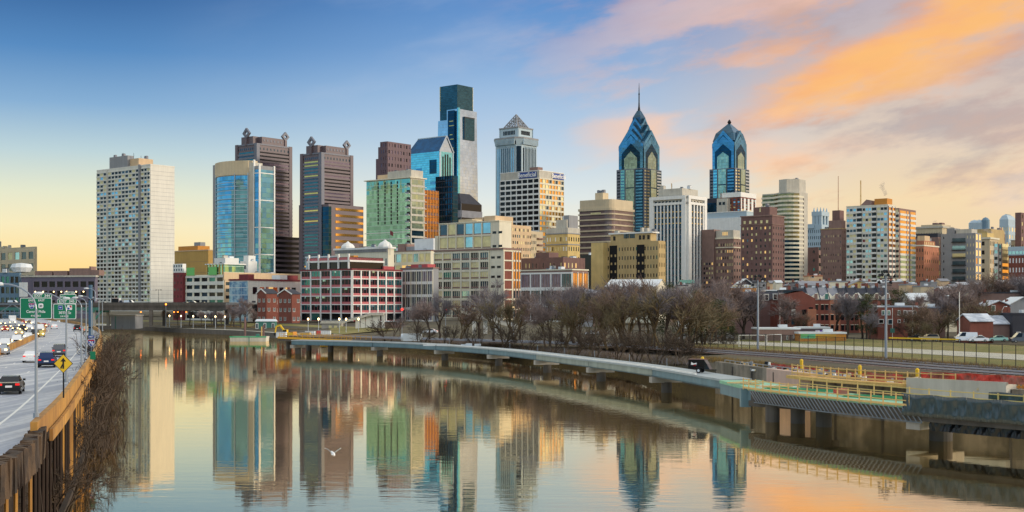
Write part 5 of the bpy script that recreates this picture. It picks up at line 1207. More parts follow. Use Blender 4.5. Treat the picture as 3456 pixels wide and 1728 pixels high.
def shield(ro,k,w,px0,py1,cx_,cy_,s,kind,num):
    u=(cx_-px0)*k-w; v=(py1-cy_)*k; m=MB(); S=s*k
    if kind=='i':
        pts=[(-.5,.42),(-.25,.5),(0,.42),(.25,.5),(.5,.42),(.5,0),(.3,-.38),(0,-.55),(-.3,-.38),(-.5,0)]
        m.poly([(u+a*S*1.08,-.02,v+b_*S*1.08) for a,b_ in pts[::-1]],'sign_white'); m.poly([(u+a*S,-.026,v+b_*S) for a,b_ in pts[::-1]],'shield_blue')
        m.poly([(u-.46*S,-.03,v+.24*S),(u+.46*S,-.03,v+.24*S),(u+.46*S,-.03,v+.4*S),(u-.46*S,-.03,v+.4*S)],'shield_red')
    elif kind=='us':
        rr(m,u-.52*S,u+.52*S,v-.5*S,v+.5*S,-.026,.3*S,'sign_white',.01)
    elif kind=='train':
        m.poly([(u-.55*S,-.02,v-.5*S),(u+.55*S,-.02,v-.5*S),(u+.55*S,-.02,v+.5*S),(u-.55*S,-.02,v+.5*S)],'sign_white'); m.poly([(u-.5*S,-.026,v-.45*S),(u+.5*S,-.026,v-.45*S),(u+.5*S,-.026,v+.45*S),(u-.5*S,-.026,v+.45*S)],'shield_blue')
        m.poly([(u-.36*S,-.03,v+.12*S),(u+.0*S,-.03,v-.16*S),(u+.4*S,-.03,v+.16*S),(u+.1*S,-.03,v+.05*S)],'sign_white')
    else:
        rr(m,u-.52*S,u+.52*S,v-.5*S,v+.5*S,-.02,.1*S,'sign_white',.01)
        m.poly([(u+.0*S,-.036,v+.42*S),(u+.02*S,-.036,v+.2*S),(u+.3*S,-.036,v-.1*S),(u+.42*S,-.036,v+.05*S),(u+.42*S,-.036,v+.42*S)],'shield_red')
        m.poly([(u-.42*S,-.036,v-.42*S),(u-.42*S,-.036,v-.0*S),(u-.25*S,-.036,v+.02*S),(u+.06*S,-.036,v-.2*S),(u-.05*S,-.036,v-.42*S)],'shield_blue')
    o=m.build('shield',ro)
    if num: text_mesh(num,S*.62,'sign_white' if kind=='i' else 'ink_black',ro,(u,-.045,v-.06*S),(R(90),0,0))
ro,k,w=panel(68,175,1005,1076,196.2,'road_sign','large green exit sign reading Central Phila with two route shields',[(110,175,990,1006,'EXIT  344')],[(107,1014,'EAST',7,'sign_white'),(140,1014,'EAST',7,'sign_white'),(121,1052,'Central Phila',9,'sign_white'),(121,1066,'4/10 MILE',6,'sign_white')])
shield(ro,k,w,68,1076,107,1032,19,'i','676'); shield(ro,k,w,68,1076,138,1032,16,'us','30')
ro,k,w=panel(180,257,1025,1077,196.2,'road_sign','smaller green exit sign reading 30TH St, right of the large one',[(193,258,1009,1025,'EXIT  345')],[(219,1056,'30TH St',9,'sign_white'),(217,1068,'1/4 MILE',6,'sign_white')])
shield(ro,k,w,180,1077,204,1038,14,'train',''); shield(ro,k,w,180,1077,235,1038,16,'septa','')
ro,k,w=panel(202,257,993,1018,240,'road_sign','farther green exit sign partly hidden above the 30TH St sign',[(217,252,984,994,'EXIT 345')],[(212,1002,'30TH',6,'sign_white')])
for (a,z) in ((-9.6,11.45),(-8.5,11.45),(-6.0,11.3),(-4.6,11.3),(-13.6,11.3),(-12.0,11.3)):
    m=MB(); m.box(gx+a-.2,gx+a+.2,gD-1.4,gD-1.1,z-.12,z+.12,'roof_white'); m.box(gx+a-.03,gx+a+.03,gD-1.1,gD-.3,z-.03,z+.03,'steel_grey'); o=m.build('sign_light'); o.parent=ga; o.location=(-gx,-gD,0)
# ---- merge diamond
D=86; X=XA(211,D)+.05; zc=ZA(1227,D)
ds=empty('warning_sign',(X,D,ZR+.95)); tag(ds,'yellow diamond sign with a black merging arrow on the highway edge','road sign'); zc-=ZR+.95
m=MB(); m.beam((0,.06,0),(0,.06,zc),.09,.06,'dark_metal'); m.build('post',ds)
r_=.66; m=MB(); m.poly([(-r_,0,zc),(0,0,zc-r_),(r_,0,zc),(0,0,zc+r_)],'ink_black'); m.poly([(0,.02,zc-r_),(-r_,.02,zc),(0,.02,zc+r_),(r_,.02,zc)],'steel_grey'); r2=r_*.93; m.poly([(-r2,-.006,zc),(0,-.006,zc-r2),(r2,-.006,zc),(0,-.006,zc+r2)],'yellow_paint'); m.build('panel',ds)
m=MB(); 
def fl(pts): m.poly([(a,-.012,zc+b_) for a,b_ in pts],'ink_black')
fl([(-.05,-.36),(.06,-.36),(.06,.16),(-.05,.16)]); fl([(-.19,.14),(.20,.14),(.005,.40)]); fl([(-.22,-.32),(-.12,-.36),(-.05,-.16),(-.05,-.0)]); m.build('arrow',ds)
# ---- route 76 shield
D=152; X=XA(308,D)
sg=empty('route_sign',(X,D,ZR+.9)); tag(sg,'small blue and red route 76 shield on the highway edge wall','road sign')
m=MB(); m.beam((0,.05,0),(0,.05,ZA(1138,D)-ZR-.9),.08,.06,'steel_grey'); m.build('post',sg)
z_=ZA(1156,D)-ZR-.9; S=.8; pts=[(-.5,.42),(-.25,.5),(0,.42),(.25,.5),(.5,.42),(.5,0),(.3,-.38),(0,-.55),(-.3,-.38),(-.5,0)]
m=MB(); m.poly([(a*S*1.1,0,z_+b_*S*1.1) for a,b_ in pts[::-1]],'sign_white'); m.poly([(a*S,-.006,z_+b_*S) for a,b_ in pts[::-1]],'shield_blue'); m.poly([(-.46*S,-.012,z_+.22*S),(.46*S,-.012,z_+.22*S),(.46*S,-.012,z_+.4*S),(-.46*S,-.012,z_+.4*S)],'shield_red'); m.build('panel',sg)
text_mesh('76',.55,'sign_white',sg,(0,-.025,z_-.08),(R(90),0,0)); m=MB(); m.box(-.35,.35,-.02,.01,z_+.55,z_+.85,'shield_blue'); o=m.build('direction_plate',sg)
text_mesh('WEST',.2,'sign_white',sg,(0,-.045,z_+.69),(R(90),0,0))
m=MB(); D=140; X=XA(295,D); m.box(-.3,.3,-.02,.02,.3,1.2,'highway_green'); m.beam((0,.05,0),(0,.05,1.2),.06,.05,'steel_grey'); tag(m.build('marker_sign',loc=(X+.6,D,ZR+.9)),'small green marker plate on the edge wall below the route shield','road sign')
# ================================================================= CARS
mat('tyre',(22,22,24),.9,var=.05); mat('chrome',(180,184,190),.25,metal=.9,var=.03); mat('car_glass',(20,28,36),.06,metal=.4,var=.05); mat('tail_red',(200,24,24),.3,var=.05,emit=(255,30,24),es=.7); mat('plate_white',(230,230,230),.6,var=.02)
for nm,c_ in (('car_white',(232,234,236)),('car_silver',(168,174,182)),('car_black',(18,18,22)),('car_blue',(28,52,96)),('car_tan',(186,168,136)),('car_grey',(92,96,104)),('car_red',(150,26,30)),('car_gold',(214,190,90)),('car_green',(150,196,186))): mat(nm,c_,.22,metal=.25,var=.02,spec=.6)
mat('headlight',(255,230,180),.3,var=.02,emit=(255,210,130),es=9)
PROF={ # (y along length, z lower body top), cabin profile; front at +y
 'sedan':dict(L=4.7,W=1.8,hood=.98,body=[(-2.35,.45),(-2.33,.95),(-2.0,1.02),(1.0,1.0),(2.0,.88),(2.33,.65),(2.35,.4)],cab=[(-1.75,1.0),(-1.0,1.43),(.25,1.46),(1.15,.98)]),
 'suv':dict(L=4.8,W=1.9,hood=1.1,body=[(-2.4,.5),(-2.38,1.12),(-2.2,1.16),(1.2,1.14),(2.15,1.05),(2.38,.8),(2.4,.45)],cab=[(-2.3,1.12),(-2.0,1.74),(.35,1.78),(1.35,1.12)]),
 'van':dict(L=5.4,W=2.0,hood=1.2,body=[(-2.7,.5),(-2.7,1.25),(-2.6,1.3),(1.7,1.28),(2.4,1.1),(2.68,.8),(2.7,.45)],cab=[(-2.68,1.25),(-2.6,2.25),(1.0,2.3),(1.95,1.26)]),
 'pickup':dict(L=5.5,W=1.95,hood=1.15,body=[(-2.75,.6),(-2.74,1.12),(-2.7,1.16),(1.4,1.14),(2.5,1.05),(2.73,.8),(2.75,.5)],cab=[(-.9,1.12),(-.6,1.8),(.7,1.84),(1.6,1.12)]),
 'truck':dict(L=7.5,W=2.3,hood=1.4,body=[(-3.7,.6),(-3.7,1.1),(-3.6,1.15),(2.0,1.3),(3.3,1.25),(3.7,.9),(3.72,.5)],cab=[(1.0,1.25),(1.1,2.2),(2.1,2.25),(2.9,1.25)]),
}
def make_car(kind,paint,lights):
    P=PROF[kind]; w=P['W']/2; ro=empty('car'); 
    m=MB(); bd=P['body']; n=len(bd); lo=.28
    prof=[(bd[0][0],lo)]+bd+[(bd[-1][0],lo)]
    for (y0,z0),(y1,z1) in zip(prof,prof[1:]):
        ins0=.10 if z0>.8 else .0; ins1=.10 if z1>.8 else .0
        m.poly([(-w+ins0,y0,z0),(w-ins0,y0,z0),(w-ins1,y1,z1),(-w+ins1,y1,z1)],paint)
    for sgn in (-1,1):
        pts=[(sgn*(w-(.10 if z>.8 else 0)),y,z) for y,z in prof]
        m.poly(pts if sgn<0 else pts[::-1],paint)
    m.poly([(-w,prof[0][0],lo),(-w,prof[-1][0],lo),(w,prof[-1][0],lo),(w,prof[0][0],lo)],'tyre')
    if kind=='truck': m.box(-1.2,1.2,-3.75,.85,1.15,3.3,'car_white')
    body=m.build('body',ro)
    cb=P['cab']; zt=max(z for _,z in cb); m=MB(); g=MB()
    def pt(s_,y,z,e=0): 
        wi=(w-.12) if z<zt-.2 else (w-.26); return (s_*(wi+e),y,z)
    a,b_,c_,d=cb
    # roof and pillars as body colour shell, glass slightly proud
    m.poly([pt(-1,*b_),pt(1,*b_),pt(1,*c_),pt(-1,*c_)],paint)
    m.poly([pt(1,*a),pt(1,*b_),pt(-1,*b_),pt(-1,*a)][::-1],paint); m.poly([pt(-1,*d),pt(-1,*c_),pt(1,*c_),pt(1,*d)][::-1],paint)
    for s_ in (-1,1):
        q=[pt(s_,*a),pt(s_,*b_),pt(s_,*c_),pt(s_,*d)]; m.poly(q if s_<0 else q[::-1],paint)
    m.build('roof',ro)
    def lerp(p,q,f): return tuple(p[i]+(q[i]-p[i])*f for i in range(3))
    def pane(q,inset,off):
        cx_=tuple(sum(p[i] for p in q)/4 for i in range(3)); q2=[lerp(p,cx_,inset) for p in q]
        nn=(Vector(q[1])-Vector(q[0])).cross(Vector(q[3])-Vector(q[0])).normalized()*off
        return [tuple(Vector(p)+nn) for p in q2]
    gl=MB(); gl.poly(pane([pt(-1,*d),pt(1,*d),pt(1,*c_),pt(-1,*c_)],.1,.015),'car_glass'); gl.build('windscreen',ro)
    gl=MB(); gl.poly(pane([pt(1,*a),pt(-1,*a),pt(-1,*b_),pt(1,*b_)],.14,.015),'car_glass'); gl.build('rear_window',ro)
    if kind!='van' or True:
        for s_ in (-1,1):
            q=[pt(s_,*a),pt(s_,*d),pt(s_,*c_),pt(s_,*b_)]
            if s_<0: q=[q[1],q[0],q[3],q[2]]
            if kind=='van': 
                q=[lerp(q[0],q[1],.62) if s_>0 else q[0], q[1] if s_>0 else lerp(q[1],q[0],.62), q[2] if s_>0 else lerp(q[2],q[3],.7), lerp(q[3],q[2],.7) if s_>0 else q[3]]
            gl=MB(); gl.poly(pane(q,.14,.012),'car_glass'); gl.build('side_window',ro)
    for y in (P['L']*.32,-P['L']*.3):
        for s_ in (-1,1):
            m=MB(); m.tube((s_*(w-.2),y,.34),(s_*(w+.02),y,.34),.34,.34,14,'tyre'); wh=m.build('wheel',ro); m=MB(); m.tube((s_*(w+.02),y,.34),(s_*(w+.035),y,.34),.2,.18,10,'chrome'); m.build('rim',wh)
    zl=P['hood']*.68; yb=-P['L']/2; yf=P['L']/2
    for s_ in (-1,1):
        m=MB(); m.box(s_*(w-.08),s_*(w-.40),yb-.02,yb+.1,zl+.08,zl+.24,'tail_red'); m.build('tail_light',ro)
        m=MB(); m.box(s_*(w-.08),s_*(w-.42),yf-.12,yf+.02,zl-.02,zl+.18,'headlight' if lights else 'chrome'); m.build('headlight',ro)
        m=MB(); m.box(s_*(w-.05),s_*(w+.15),P['cab'][3][0]-.45,P['cab'][3][0]-.25,P['hood'],P['hood']+.16,paint); m.build('mirror',ro)
    m=MB(); m.box(-.26,.26,yb-.03,yb+.05,zl-.08,zl+.08,'plate_white'); m.build('licence_plate',ro)
    m=MB(); m.box(-w+.04,w-.04,yb-.05,yb+.1,.3,.52,'tyre' if kind!='sedan' else paint); m.box(-w+.04,w-.04,yf-.1,yf+.05,.3,.5,'tyre' if kind!='sedan' else paint); m.build('bumper',ro)
    if kind in('suv','pickup','van','truck'): m=MB(); m.box(-.5,.5,yf-.03,yf+.03,zl-.05,zl+.2,'dark_metal'); m.build('grille',ro)
    return ro
PROTO={}
def place_car(kind,paint,x,y,z,rz,label,lights=False,group=None,name=None):
    k=(kind,paint,lights)
    if k not in PROTO:
        ro=make_car(kind,paint,lights); index_kids(ro); PROTO[k]=ro
    else: ro=copy_tree(PROTO[k])
    ro.location=(x,y,z); ro.rotation_euler=(0,0,rz)
    for q in ('label','category','group'):
        if q in ro: del ro[q]
    tag(ro,label,{'suv':'car','sedan':'car','van':'van','pickup':'pickup','truck':'truck'}[kind],group); return ro
def hw_heading(D):
    for a,b_ in zip(OE,OE[1:]):
        if a[1]<=D<=b_[1]: return math.atan2(b_[1]-a[1],b_[0]-a[0])-math.pi/2
    return R(20)
def on_road(px,py,kind,paint,label,facing,group):
    D=(EYE-ZR)*FOC/(py-HY); rz=hw_heading(D)+(math.pi if facing else 0)
    place_car(kind,paint,XA(px,D),D,ZR+.01,rz,label,facing,group)
GA='cars driving away on the right side of the highway'; GB='cars queuing towards the camera on the left side of the highway'
for a in ((38,1326,'sedan','car_black','black sedan with lit tail lights, nearest car on the highway'),(105,1222,'sedan','car_white','white sedan driving away beside the dark blue one'),(160,1238,'suv','car_blue','dark blue car driving away just left of the yellow diamond sign'),(201,1203,'suv','car_grey','dark grey sport utility car above the yellow diamond sign'),(260,1118,'suv','car_black','small black car far ahead, left of the sign post'),(294,1124,'suv','car_tan','small tan car far ahead, touching the sign post from the left'),(183,1110,'sedan','car_white','white car far ahead under the small green sign'),(172,1102,'sedan','car_silver','silver car far ahead, just behind the white one')):
    on_road(a[0],a[1],a[2],a[3],a[4],False,GA)
for a in ((8,1196,'sedan','car_silver','silver car cut by the left edge beside the median barrier'),(18,1178,'suv','car_white','white sport utility car at the left edge, front of the queue'),(58,1164,'pickup','car_white','white pickup in the queue next to the median barrier'),(96,1146,'sedan','car_white','white sedan in the queue behind the white pickup'),(66,1132,'sedan','car_tan','tan sedan with bright headlights left of the white queue sedan'),(52,1116,'sedan','car_grey','grey sedan mid queue in front of the tan sedan'),(78,1120,'suv','car_black','black car mid queue between the grey sedan and the dark van'),(100,1117,'suv','car_white','white sport utility car under the middle of the large green sign'),(136,1124,'van','car_white','white van under the right end of the large green sign'),(118,1138,'suv','car_black','black car just behind the white queue sedan'),(28,1108,'sedan','car_grey','grey sedan at the left of the queue before the box truck'),(42,1096,'truck','car_white','white box truck in the queue under the left end of the green sign'),(10,1099,'suv','car_silver','silver car at the far left end of the queue'),(80,1094,'sedan','car_red','red car far back in the queue right of the box truck'),(72,1106,'suv','car_silver','silver car behind the red one'),(148,1106,'sedan','car_red','dark red car far back in the queue beside the median'),(136,1137,'sedan','car_gold','yellow car beside the median in front of the white van'),(112,1096,'sedan','car_white','tiny white car at the far end of the queue'),(18,1118,'sedan','car_red','red sedan at the left edge beside the grey barrier')):
    on_road(a[0],a[1],a[2],a[3],a[4],True,GB)
# ================================================================= BOARDWALK UNDER CONSTRUCTION
ZD=3.9
mat('girder_blue',(104,134,146),.6,metal=.15,var=.12,scale=.3,streak=.15); mat('girder_pale',(150,160,152),.8,var=.12,scale=.3,streak=.15); mat('deck_concrete',(160,170,174),.85,var=.12,scale=.5)
mat('deck_green',(136,190,160),.8,var=.15,scale=.6); mat('rail_timber',(222,186,120),.8,var=.1,scale=2); mat('rail_yellow',(226,170,40),.7,var=.1,scale=2)
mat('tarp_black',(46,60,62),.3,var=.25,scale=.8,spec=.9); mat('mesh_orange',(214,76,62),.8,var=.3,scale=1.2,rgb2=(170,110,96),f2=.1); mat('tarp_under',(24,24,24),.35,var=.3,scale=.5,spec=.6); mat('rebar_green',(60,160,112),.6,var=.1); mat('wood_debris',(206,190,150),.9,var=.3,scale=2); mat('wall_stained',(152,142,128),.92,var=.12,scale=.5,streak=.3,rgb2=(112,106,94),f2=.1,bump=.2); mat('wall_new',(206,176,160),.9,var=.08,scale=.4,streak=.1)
BW=cr([(-40.8,333),(-28.5,331),(-19.5,307),(-1.8,279),(9.8,240),(20.8,204),(28,170)],4)
# smooth: reorder so the curve runs from far left to near right
bw=empty('boardwalk',(0,0,0)); tag(bw,'long curving grey blue river boardwalk on concrete piers, still without railings','boardwalk')
BP=[(-62,352),(-45,341),(-28.5,326),(-15,304),(-1.8,276),(9.8,240),(20.8,204),(28.2,168.5)]
BP=cr(BP,4); S=seg_len(BP); tot=S[-1]; nsp=7
for k in range(nsp):
    d0=tot*k/nsp; d1=tot*(k+1)/nsp-.25; pts=[at_len(BP,S,d0+(d1-d0)*i/4)[0] for i in range(5)]
    m=MB(); wall_strip(m,pts,.5,ZD-1.35,ZD-.28,'girder_pale' if k in(4,5) else 'girder_blue',1); wall_strip(m,pts,.62,ZD-1.37,ZD-1.2,'girder_blue',1); m.build('girder',bw)
    m=MB(); wall_strip(m,offs(pts,3.6),.5,ZD-1.35,ZD-.28,'girder_blue',1); m.build('girder',bw)
    m=MB(); wall_strip(m,offs(pts,-.15),4.6,ZD-.28,ZD,'deck_concrete',1); m.build('deck_slab',bw)
    p,an=at_len(BP,S,d0+.5); n=Vector((-math.sin(an),math.cos(an)))
    m=MB(); m.beam((p[0]-n.x*.5,p[1]-n.y*.5,ZD-1.85),(p[0]+n.x*4.6,p[1]+n.y*4.6,ZD-1.85),1.2,.9,'concrete'); m.build('pier_cap',bw)
    m=MB(); q=(p[0]+n.x*2.2,p[1]+n.y*2.2); m.tube((*q,-1.5),(*q,ZD-2.25),.85,.85,14,'concrete_dark'); m.build('pier',bw)
m=MB(); wall_strip(m,[at_len(BP,S,d)[0] for d in [tot*(.25+.05*i) for i in range(15)]],.25,ZD,ZD+.22,'white_paint',1); m.build('kerb',bw)
for i in range(9):
    p,_=at_len(BP,S,tot*(.28+.08*i)); m=MB(); m.tube((p[0]+3.8,p[1]+1.8,ZD),(p[0]+3.8,p[1]+1.8,ZD+1.3),.05,.05,4,'pole_metal'); m.build('rail_post',bw)
# ---- platform at the near right end
PF=cr([(27.6,166),(28.3,158),(29.4,150),(34.0,138.5),(39.8,126.5),(47.6,115.5),(56,104),(66,92)],5)
pl=empty('overlook_deck',(0,0,0)); tag(pl,'wider near section of the boardwalk with timber formwork, steel truss edge and black tarp','boardwalk')
SP=seg_len(PF); T2=SP[-1]
def sub(L,S,d0,d1,n): return [at_len(L,S,d0+(d1-d0)*i/n)[0] for i in range(n+1)]
dT=[d for d,p in zip(SP,PF) if p[1]<=127][0]; dA=[d for d,p in zip(SP,PF) if p[1]<=152][0]
m=MB(); wall_strip(m,sub(PF,SP,0,dA,5),.5,ZD-1.75,ZD-.4,'girder_blue',1); m.build('girder',pl)
m=MB(); m.box(28.0,29.2,153,154,ZD-2.5,ZD-.2,'girder_blue'); m.build('bearing_block',pl)
m=MB(); wall_strip(m,offs(sub(PF,SP,0,T2,24),-.1),5.4,ZD-.4,ZD,'deck_green',1); m.build('deck_slab',pl)
m=MB(); wall_strip(m,sub(PF,SP,dA,T2,18),.5,ZD-1.6,ZD-.42,'concrete_dark',1); wall_strip(m,offs(sub(PF,SP,dA,T2,18),4.5),.5,ZD-1.6,ZD-.42,'concrete_dark',1); m.build('girder',pl)
# truss bracket edge
m=MB(); tt=sub(PF,SP,dA+1,dT+2,44); o1=offs(tt,-.65)
for i in range(len(tt)-1):
    a=(*o1[i],ZD-.25); b_=(*tt[i+1],ZD-1.7); m.tube(a,b_,.07,.07,4,'steel_grey'); 
m.beam((*tt[0],ZD-1.75),(*tt[len(tt)//2],ZD-1.75),.12,.12,'steel_grey'); m.beam((*tt[len(tt)//2],ZD-1.75),(*tt[-1],ZD-1.75),.12,.12,'steel_grey'); m.build('truss_edge',pl)
def railing(parent,L,z,m_,nposts,h=1.1,rails=(.5,1.05),name='railing',kick=True):
    S=seg_len(L); 
    m=MB()
    for i in range(len(L)-1):
        for rz in rails: m.beam((*L[i][:2],z+rz),(*L[i+1][:2],z+rz),.07,.1,m_)
        if kick: m.beam((*L[i][:2],z+.06),(*L[i+1][:2],z+.06),.12,.22,m_)
    m.build(name,parent)
    for i in range(nposts+1):
        p,_=at_len(L,S,S[-1]*i/nposts*.999+1e-3); m=MB(); m.box(p[0]-.06,p[0]+.06,p[1]-.06,p[1]+.06,z-.2,z+h,m_); m.build('rail_post',parent)
railing(pl,offs(sub(PF,SP,dA-1,dT+1,14),-.6),ZD-.1,'rail_timber',17,h=1.2)
railing(pl,offs(sub(PF,SP,dA+3,T2,18),5.2),ZD+.1,'rail_timber',24,h=1.2,kick=False)
# tarp
def drape(L,z0,z1,m_,amp=.14,seed=1,nz=5):
    rnd=random.Random(seed); m=MB(); S=seg_len(L); N=int(S[-1]/.12); ph=[rnd.uniform(0,6) for _ in range(8)]
    k=len(m.v)
    for i in range(N+1):
        p,an=at_len(L,S,S[-1]*i/N*.9999+1e-4); n=Vector((-math.sin(an),math.cos(an)))
        for j in range(nz+1):
            v=j/nz; s_=S[-1]*i/N
            w=amp*(.6*math.sin(s_*1.9+ph[0]+v*2)+.6*abs(math.sin(s_*2.6-v*1.6+ph[1]))+.5*math.sin(s_*7+v*6+ph[2])*v+.25*math.sin(s_*17-v*3))*(.35+.65*math.sin(math.pi*min(1,v*1.1)))
            zt=z1+ .05*math.sin(s_*1.7+ph[3]); m.v.append((p[0]+n.x*w,p[1]+n.y*w,z0+(zt-z0)*(1-v)))
    mi=m.mi(m_)
    for i in range(N):
        for j in range(nz): a=i*(nz+1)+j; m.f.append((a,a+1,a+nz+2,a+nz+1)); m.m.append(mi)
    return m
tp=offs(sub(PF,SP,dT,T2,14),-.75); m=drape(tp,ZD-1.05,ZD+1.1,'tarp_black',.26); o=m.build('tarp',smooth=True); md=o.modifiers.new('thick','SOLIDIFY'); md.thickness=.02; tag(o,'crumpled black tarp hung along the near front edge of the boardwalk','tarp')
tp2=offs(sub(PF,SP,dT+6,T2,10),5.4); m=drape(tp2,ZD+.1,ZD+1.35,'tarp_black',.12,5); o=m.build('tarp',smooth=True); md=o.modifiers.new('thick','SOLIDIFY'); md.thickness=.02; tag(o,'second black tarp on the rear rail at the right edge','tarp')
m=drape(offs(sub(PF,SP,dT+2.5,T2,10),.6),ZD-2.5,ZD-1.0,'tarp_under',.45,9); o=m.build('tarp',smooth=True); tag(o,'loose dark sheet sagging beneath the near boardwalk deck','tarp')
# bents
for (x,y,r,lb) in ((31.0,149,.85,0),(33.6,147.2,.85,0),(35.6,143,.9,0)):
    m=MB(); m.tube((x,y,-1.5),(x,y,ZD-1.7),r,r,16,'concrete_dark'); m.build('pier',pl)
m=MB(); m.beam((29.2,152,ZD-1.9),(37,143,ZD-1.9),1.5,.7,'concrete_dark'); m.build('pier_cap',pl)
x,y=44.0,128.5; m=MB(); m.tube((x,y,-1.5),(x,y,ZD-2.0),1.15,1.15,18,'concrete_dark'); m.build('pier',pl)
m=MB(); m.beam((40.4,126.2,ZD-2.0),(46.6,131,ZD-2.0),1.6,1.1,'concrete'); m.build('pier_cap',pl)
# green reinforcing mats, timber and odds on the deck
def pile(name,label,cx_,cy_,z,n,ln,mm,spread=1.0,cat='timber stack',rz=0,w=.1,group=None):
    m=MB(); 
    for i in range(n):
        a=rz+random.uniform(-.25,.25); l=ln*random.uniform(.6,1); x=cx_+random.uniform(-1,1)*spread; y=cy_+random.uniform(-1,1)*spread; zz_=z+w/2+.01+random.random()*.3*spread*.4
        m.beam((x-math.cos(a)*l/2,y-math.sin(a)*l/2,zz_),(x+math.cos(a)*l/2,y+math.sin(a)*l/2,zz_+random.uniform(-.03,.1)),w,w,mm if isinstance(mm,str) else random.choice(mm))
    tag(m.build(name),label,cat,group)
pile('rebar_bundle','green coated reinforcing bars laid on the near boardwalk deck',34,146,ZD,26,9,'rebar_green',1.4,'rebar',R(-55),.07)
pile('rebar_bundle','second run of green reinforcing bars beside the tarp',39.5,134,ZD,26,9,'rebar_green',1.3,'rebar',R(-52),.07)
pile('timber_pile','jumble of pale timber offcuts where the blue girder meets the yellow railing',29.5,158,ZD,18,3,['rail_timber','wood_debris'],1.2)
pile('timber_pile','scattered planks behind the first rail posts',32,152,ZD,14,3,['rail_timber','wood_debris','white_paint'],1.2)
m=MB(); m.box(-.7,.7,-.5,.5,0,.5,'mesh_orange'); m.box(-.75,.75,-.55,.55,.5,.56,'mesh_orange'); tag(m.build('tool_box',loc=(37,141,ZD)),'small orange crate on the green boardwalk deck','crate')
# ---- retaining wall behind
RW=cr([(31.8,196),(33.6,186),(36.2,172),(39.5,160),(44.5,150),(56,137),(68,126),(90,108)],5); SR=seg_len(RW)
rw=empty('river_wall',(0,0,0)); tag(rw,'stained concrete river wall behind the near boardwalk, with one clean pink beige panel','retaining wall')
dn=[d for d,p in zip(SR,RW) if p[1]<=176][0]; dm=[d for d,p in zip(SR,RW) if p[1]<=164][0]
m=MB(); wall_strip(m,sub(RW,SR,0,dn,4),1.0,-1,5.0,'wall_stained',1); m.build('wall_panel',rw)
m=MB(); wall_strip(m,offs(sub(RW,SR,dn,dm,4),-.12),1.1,-1,5.0,'wall_new',1); m.build('wall_panel',rw)
m=MB(); wall_strip(m,sub(RW,SR,dm,SR[-1],16),1.0,-1,4.6,'wall_stained',1); m.build('wall_panel',rw)
for i in range(14):
    p,an=at_len(RW,SR,8+i*8); m=MB(); n=Vector((-math.sin(an),math.cos(an))); m.beam((p[0]-n.x*.08,p[1]-n.y*.08,-1),(p[0]-n.x*.08,p[1]-n.y*.08,4.6),.3,.1,'concrete_dark'); m.build('joint_rib',rw)
rl=empty('trail_railing',(0,0,0)); tag(rl,'thin grey steel railing along the top of the river wall','railing')
railing(rl,offs(sub(RW,SR,0,37,12),1.6),4.2,'pole_metal',16,h=1.1,kick=False)
tr2=empty('timber_railing',(0,0,0)); tag(tr2,'pale timber guard rail on the ramp behind the green boardwalk deck','railing')
railing(tr2,offs(sub(RW,SR,31,58,12),-.8),4.9,'rail_timber',18,h=1.2)
m=MB(); wall_strip(m,offs(sub(RW,SR,32,52,8),-2.2),2.0,4.3,4.7,'timber',1); tag(m.build('timber_platform'),'orange timber formwork platform behind the green boardwalk deck','platform')
m=MB(); wall_strip(m,offs(sub(RW,SR,52,64,8),-1.2),2.6,3.2,5.4,'concrete_light',1); tag(m.build('concrete_ramp'),'pale new concrete ramp block beneath the orange safety mesh','ramp')
om=offs(sub(RW,SR,53.5,66,14),-.6); m=drape(om,5.2,6.15,'mesh_orange',.35,3); o=m.build('safety_mesh',smooth=True); tag(o,'long red orange safety mesh draped over barriers at the right','safety mesh','orange safety mesh')
om=offs(sub(RW,SR,43,49,6),2.5); m=drape(om,4.3,5.5,'mesh_orange',.2,4); o=m.build('safety_mesh',smooth=True); tag(o,'short red orange safety mesh left of the longer one, by a yellow post','safety mesh','orange safety mesh')
om=offs(sub(RW,SR,0,44,14),9); m=drape(om,4.0,4.7,'mesh_orange',.12,8); o=m.build('safety_mesh',smooth=True); tag(o,'low faded orange mesh running along the railway behind the river wall','safety mesh','orange safety mesh')
fw=empty('formwork',(0,0,0)); tag(fw,'yellow timber formwork frame with many studs at the right edge','formwork'); L=offs(sub(RW,SR,60,78,10),3.6); railing(fw,L,4.6,'timber_orange',38,h=1.3,rails=(.1,.7,1.25),kick=True)
for i,(px,py,lb) in enumerate(((2371,1228,'yellow bag post at the far end of the thin steel railing'),(2705,1238,'yellow green post beside the thin steel railing'),(2902,1262,'yellow post before the short orange mesh'),(3096,1275,'yellow post before the long orange mesh'))):
    D=(EYE-4.2)*FOC/(py+14-HY); m=MB(); m.tube((0,0,0),(0,0,1.5),.2,.26,8,'yellow_paint'); m.tube((0,0,1.5),(0,0,1.7),.26,.1,8,'yellow_paint'); m.tube((0,0,-.02),(0,0,.06),.35,.35,8,'dark_metal'); tag(m.build('bollard',loc=(XA(px,D),D,4.25)),lb,'post','yellow posts on the construction site')
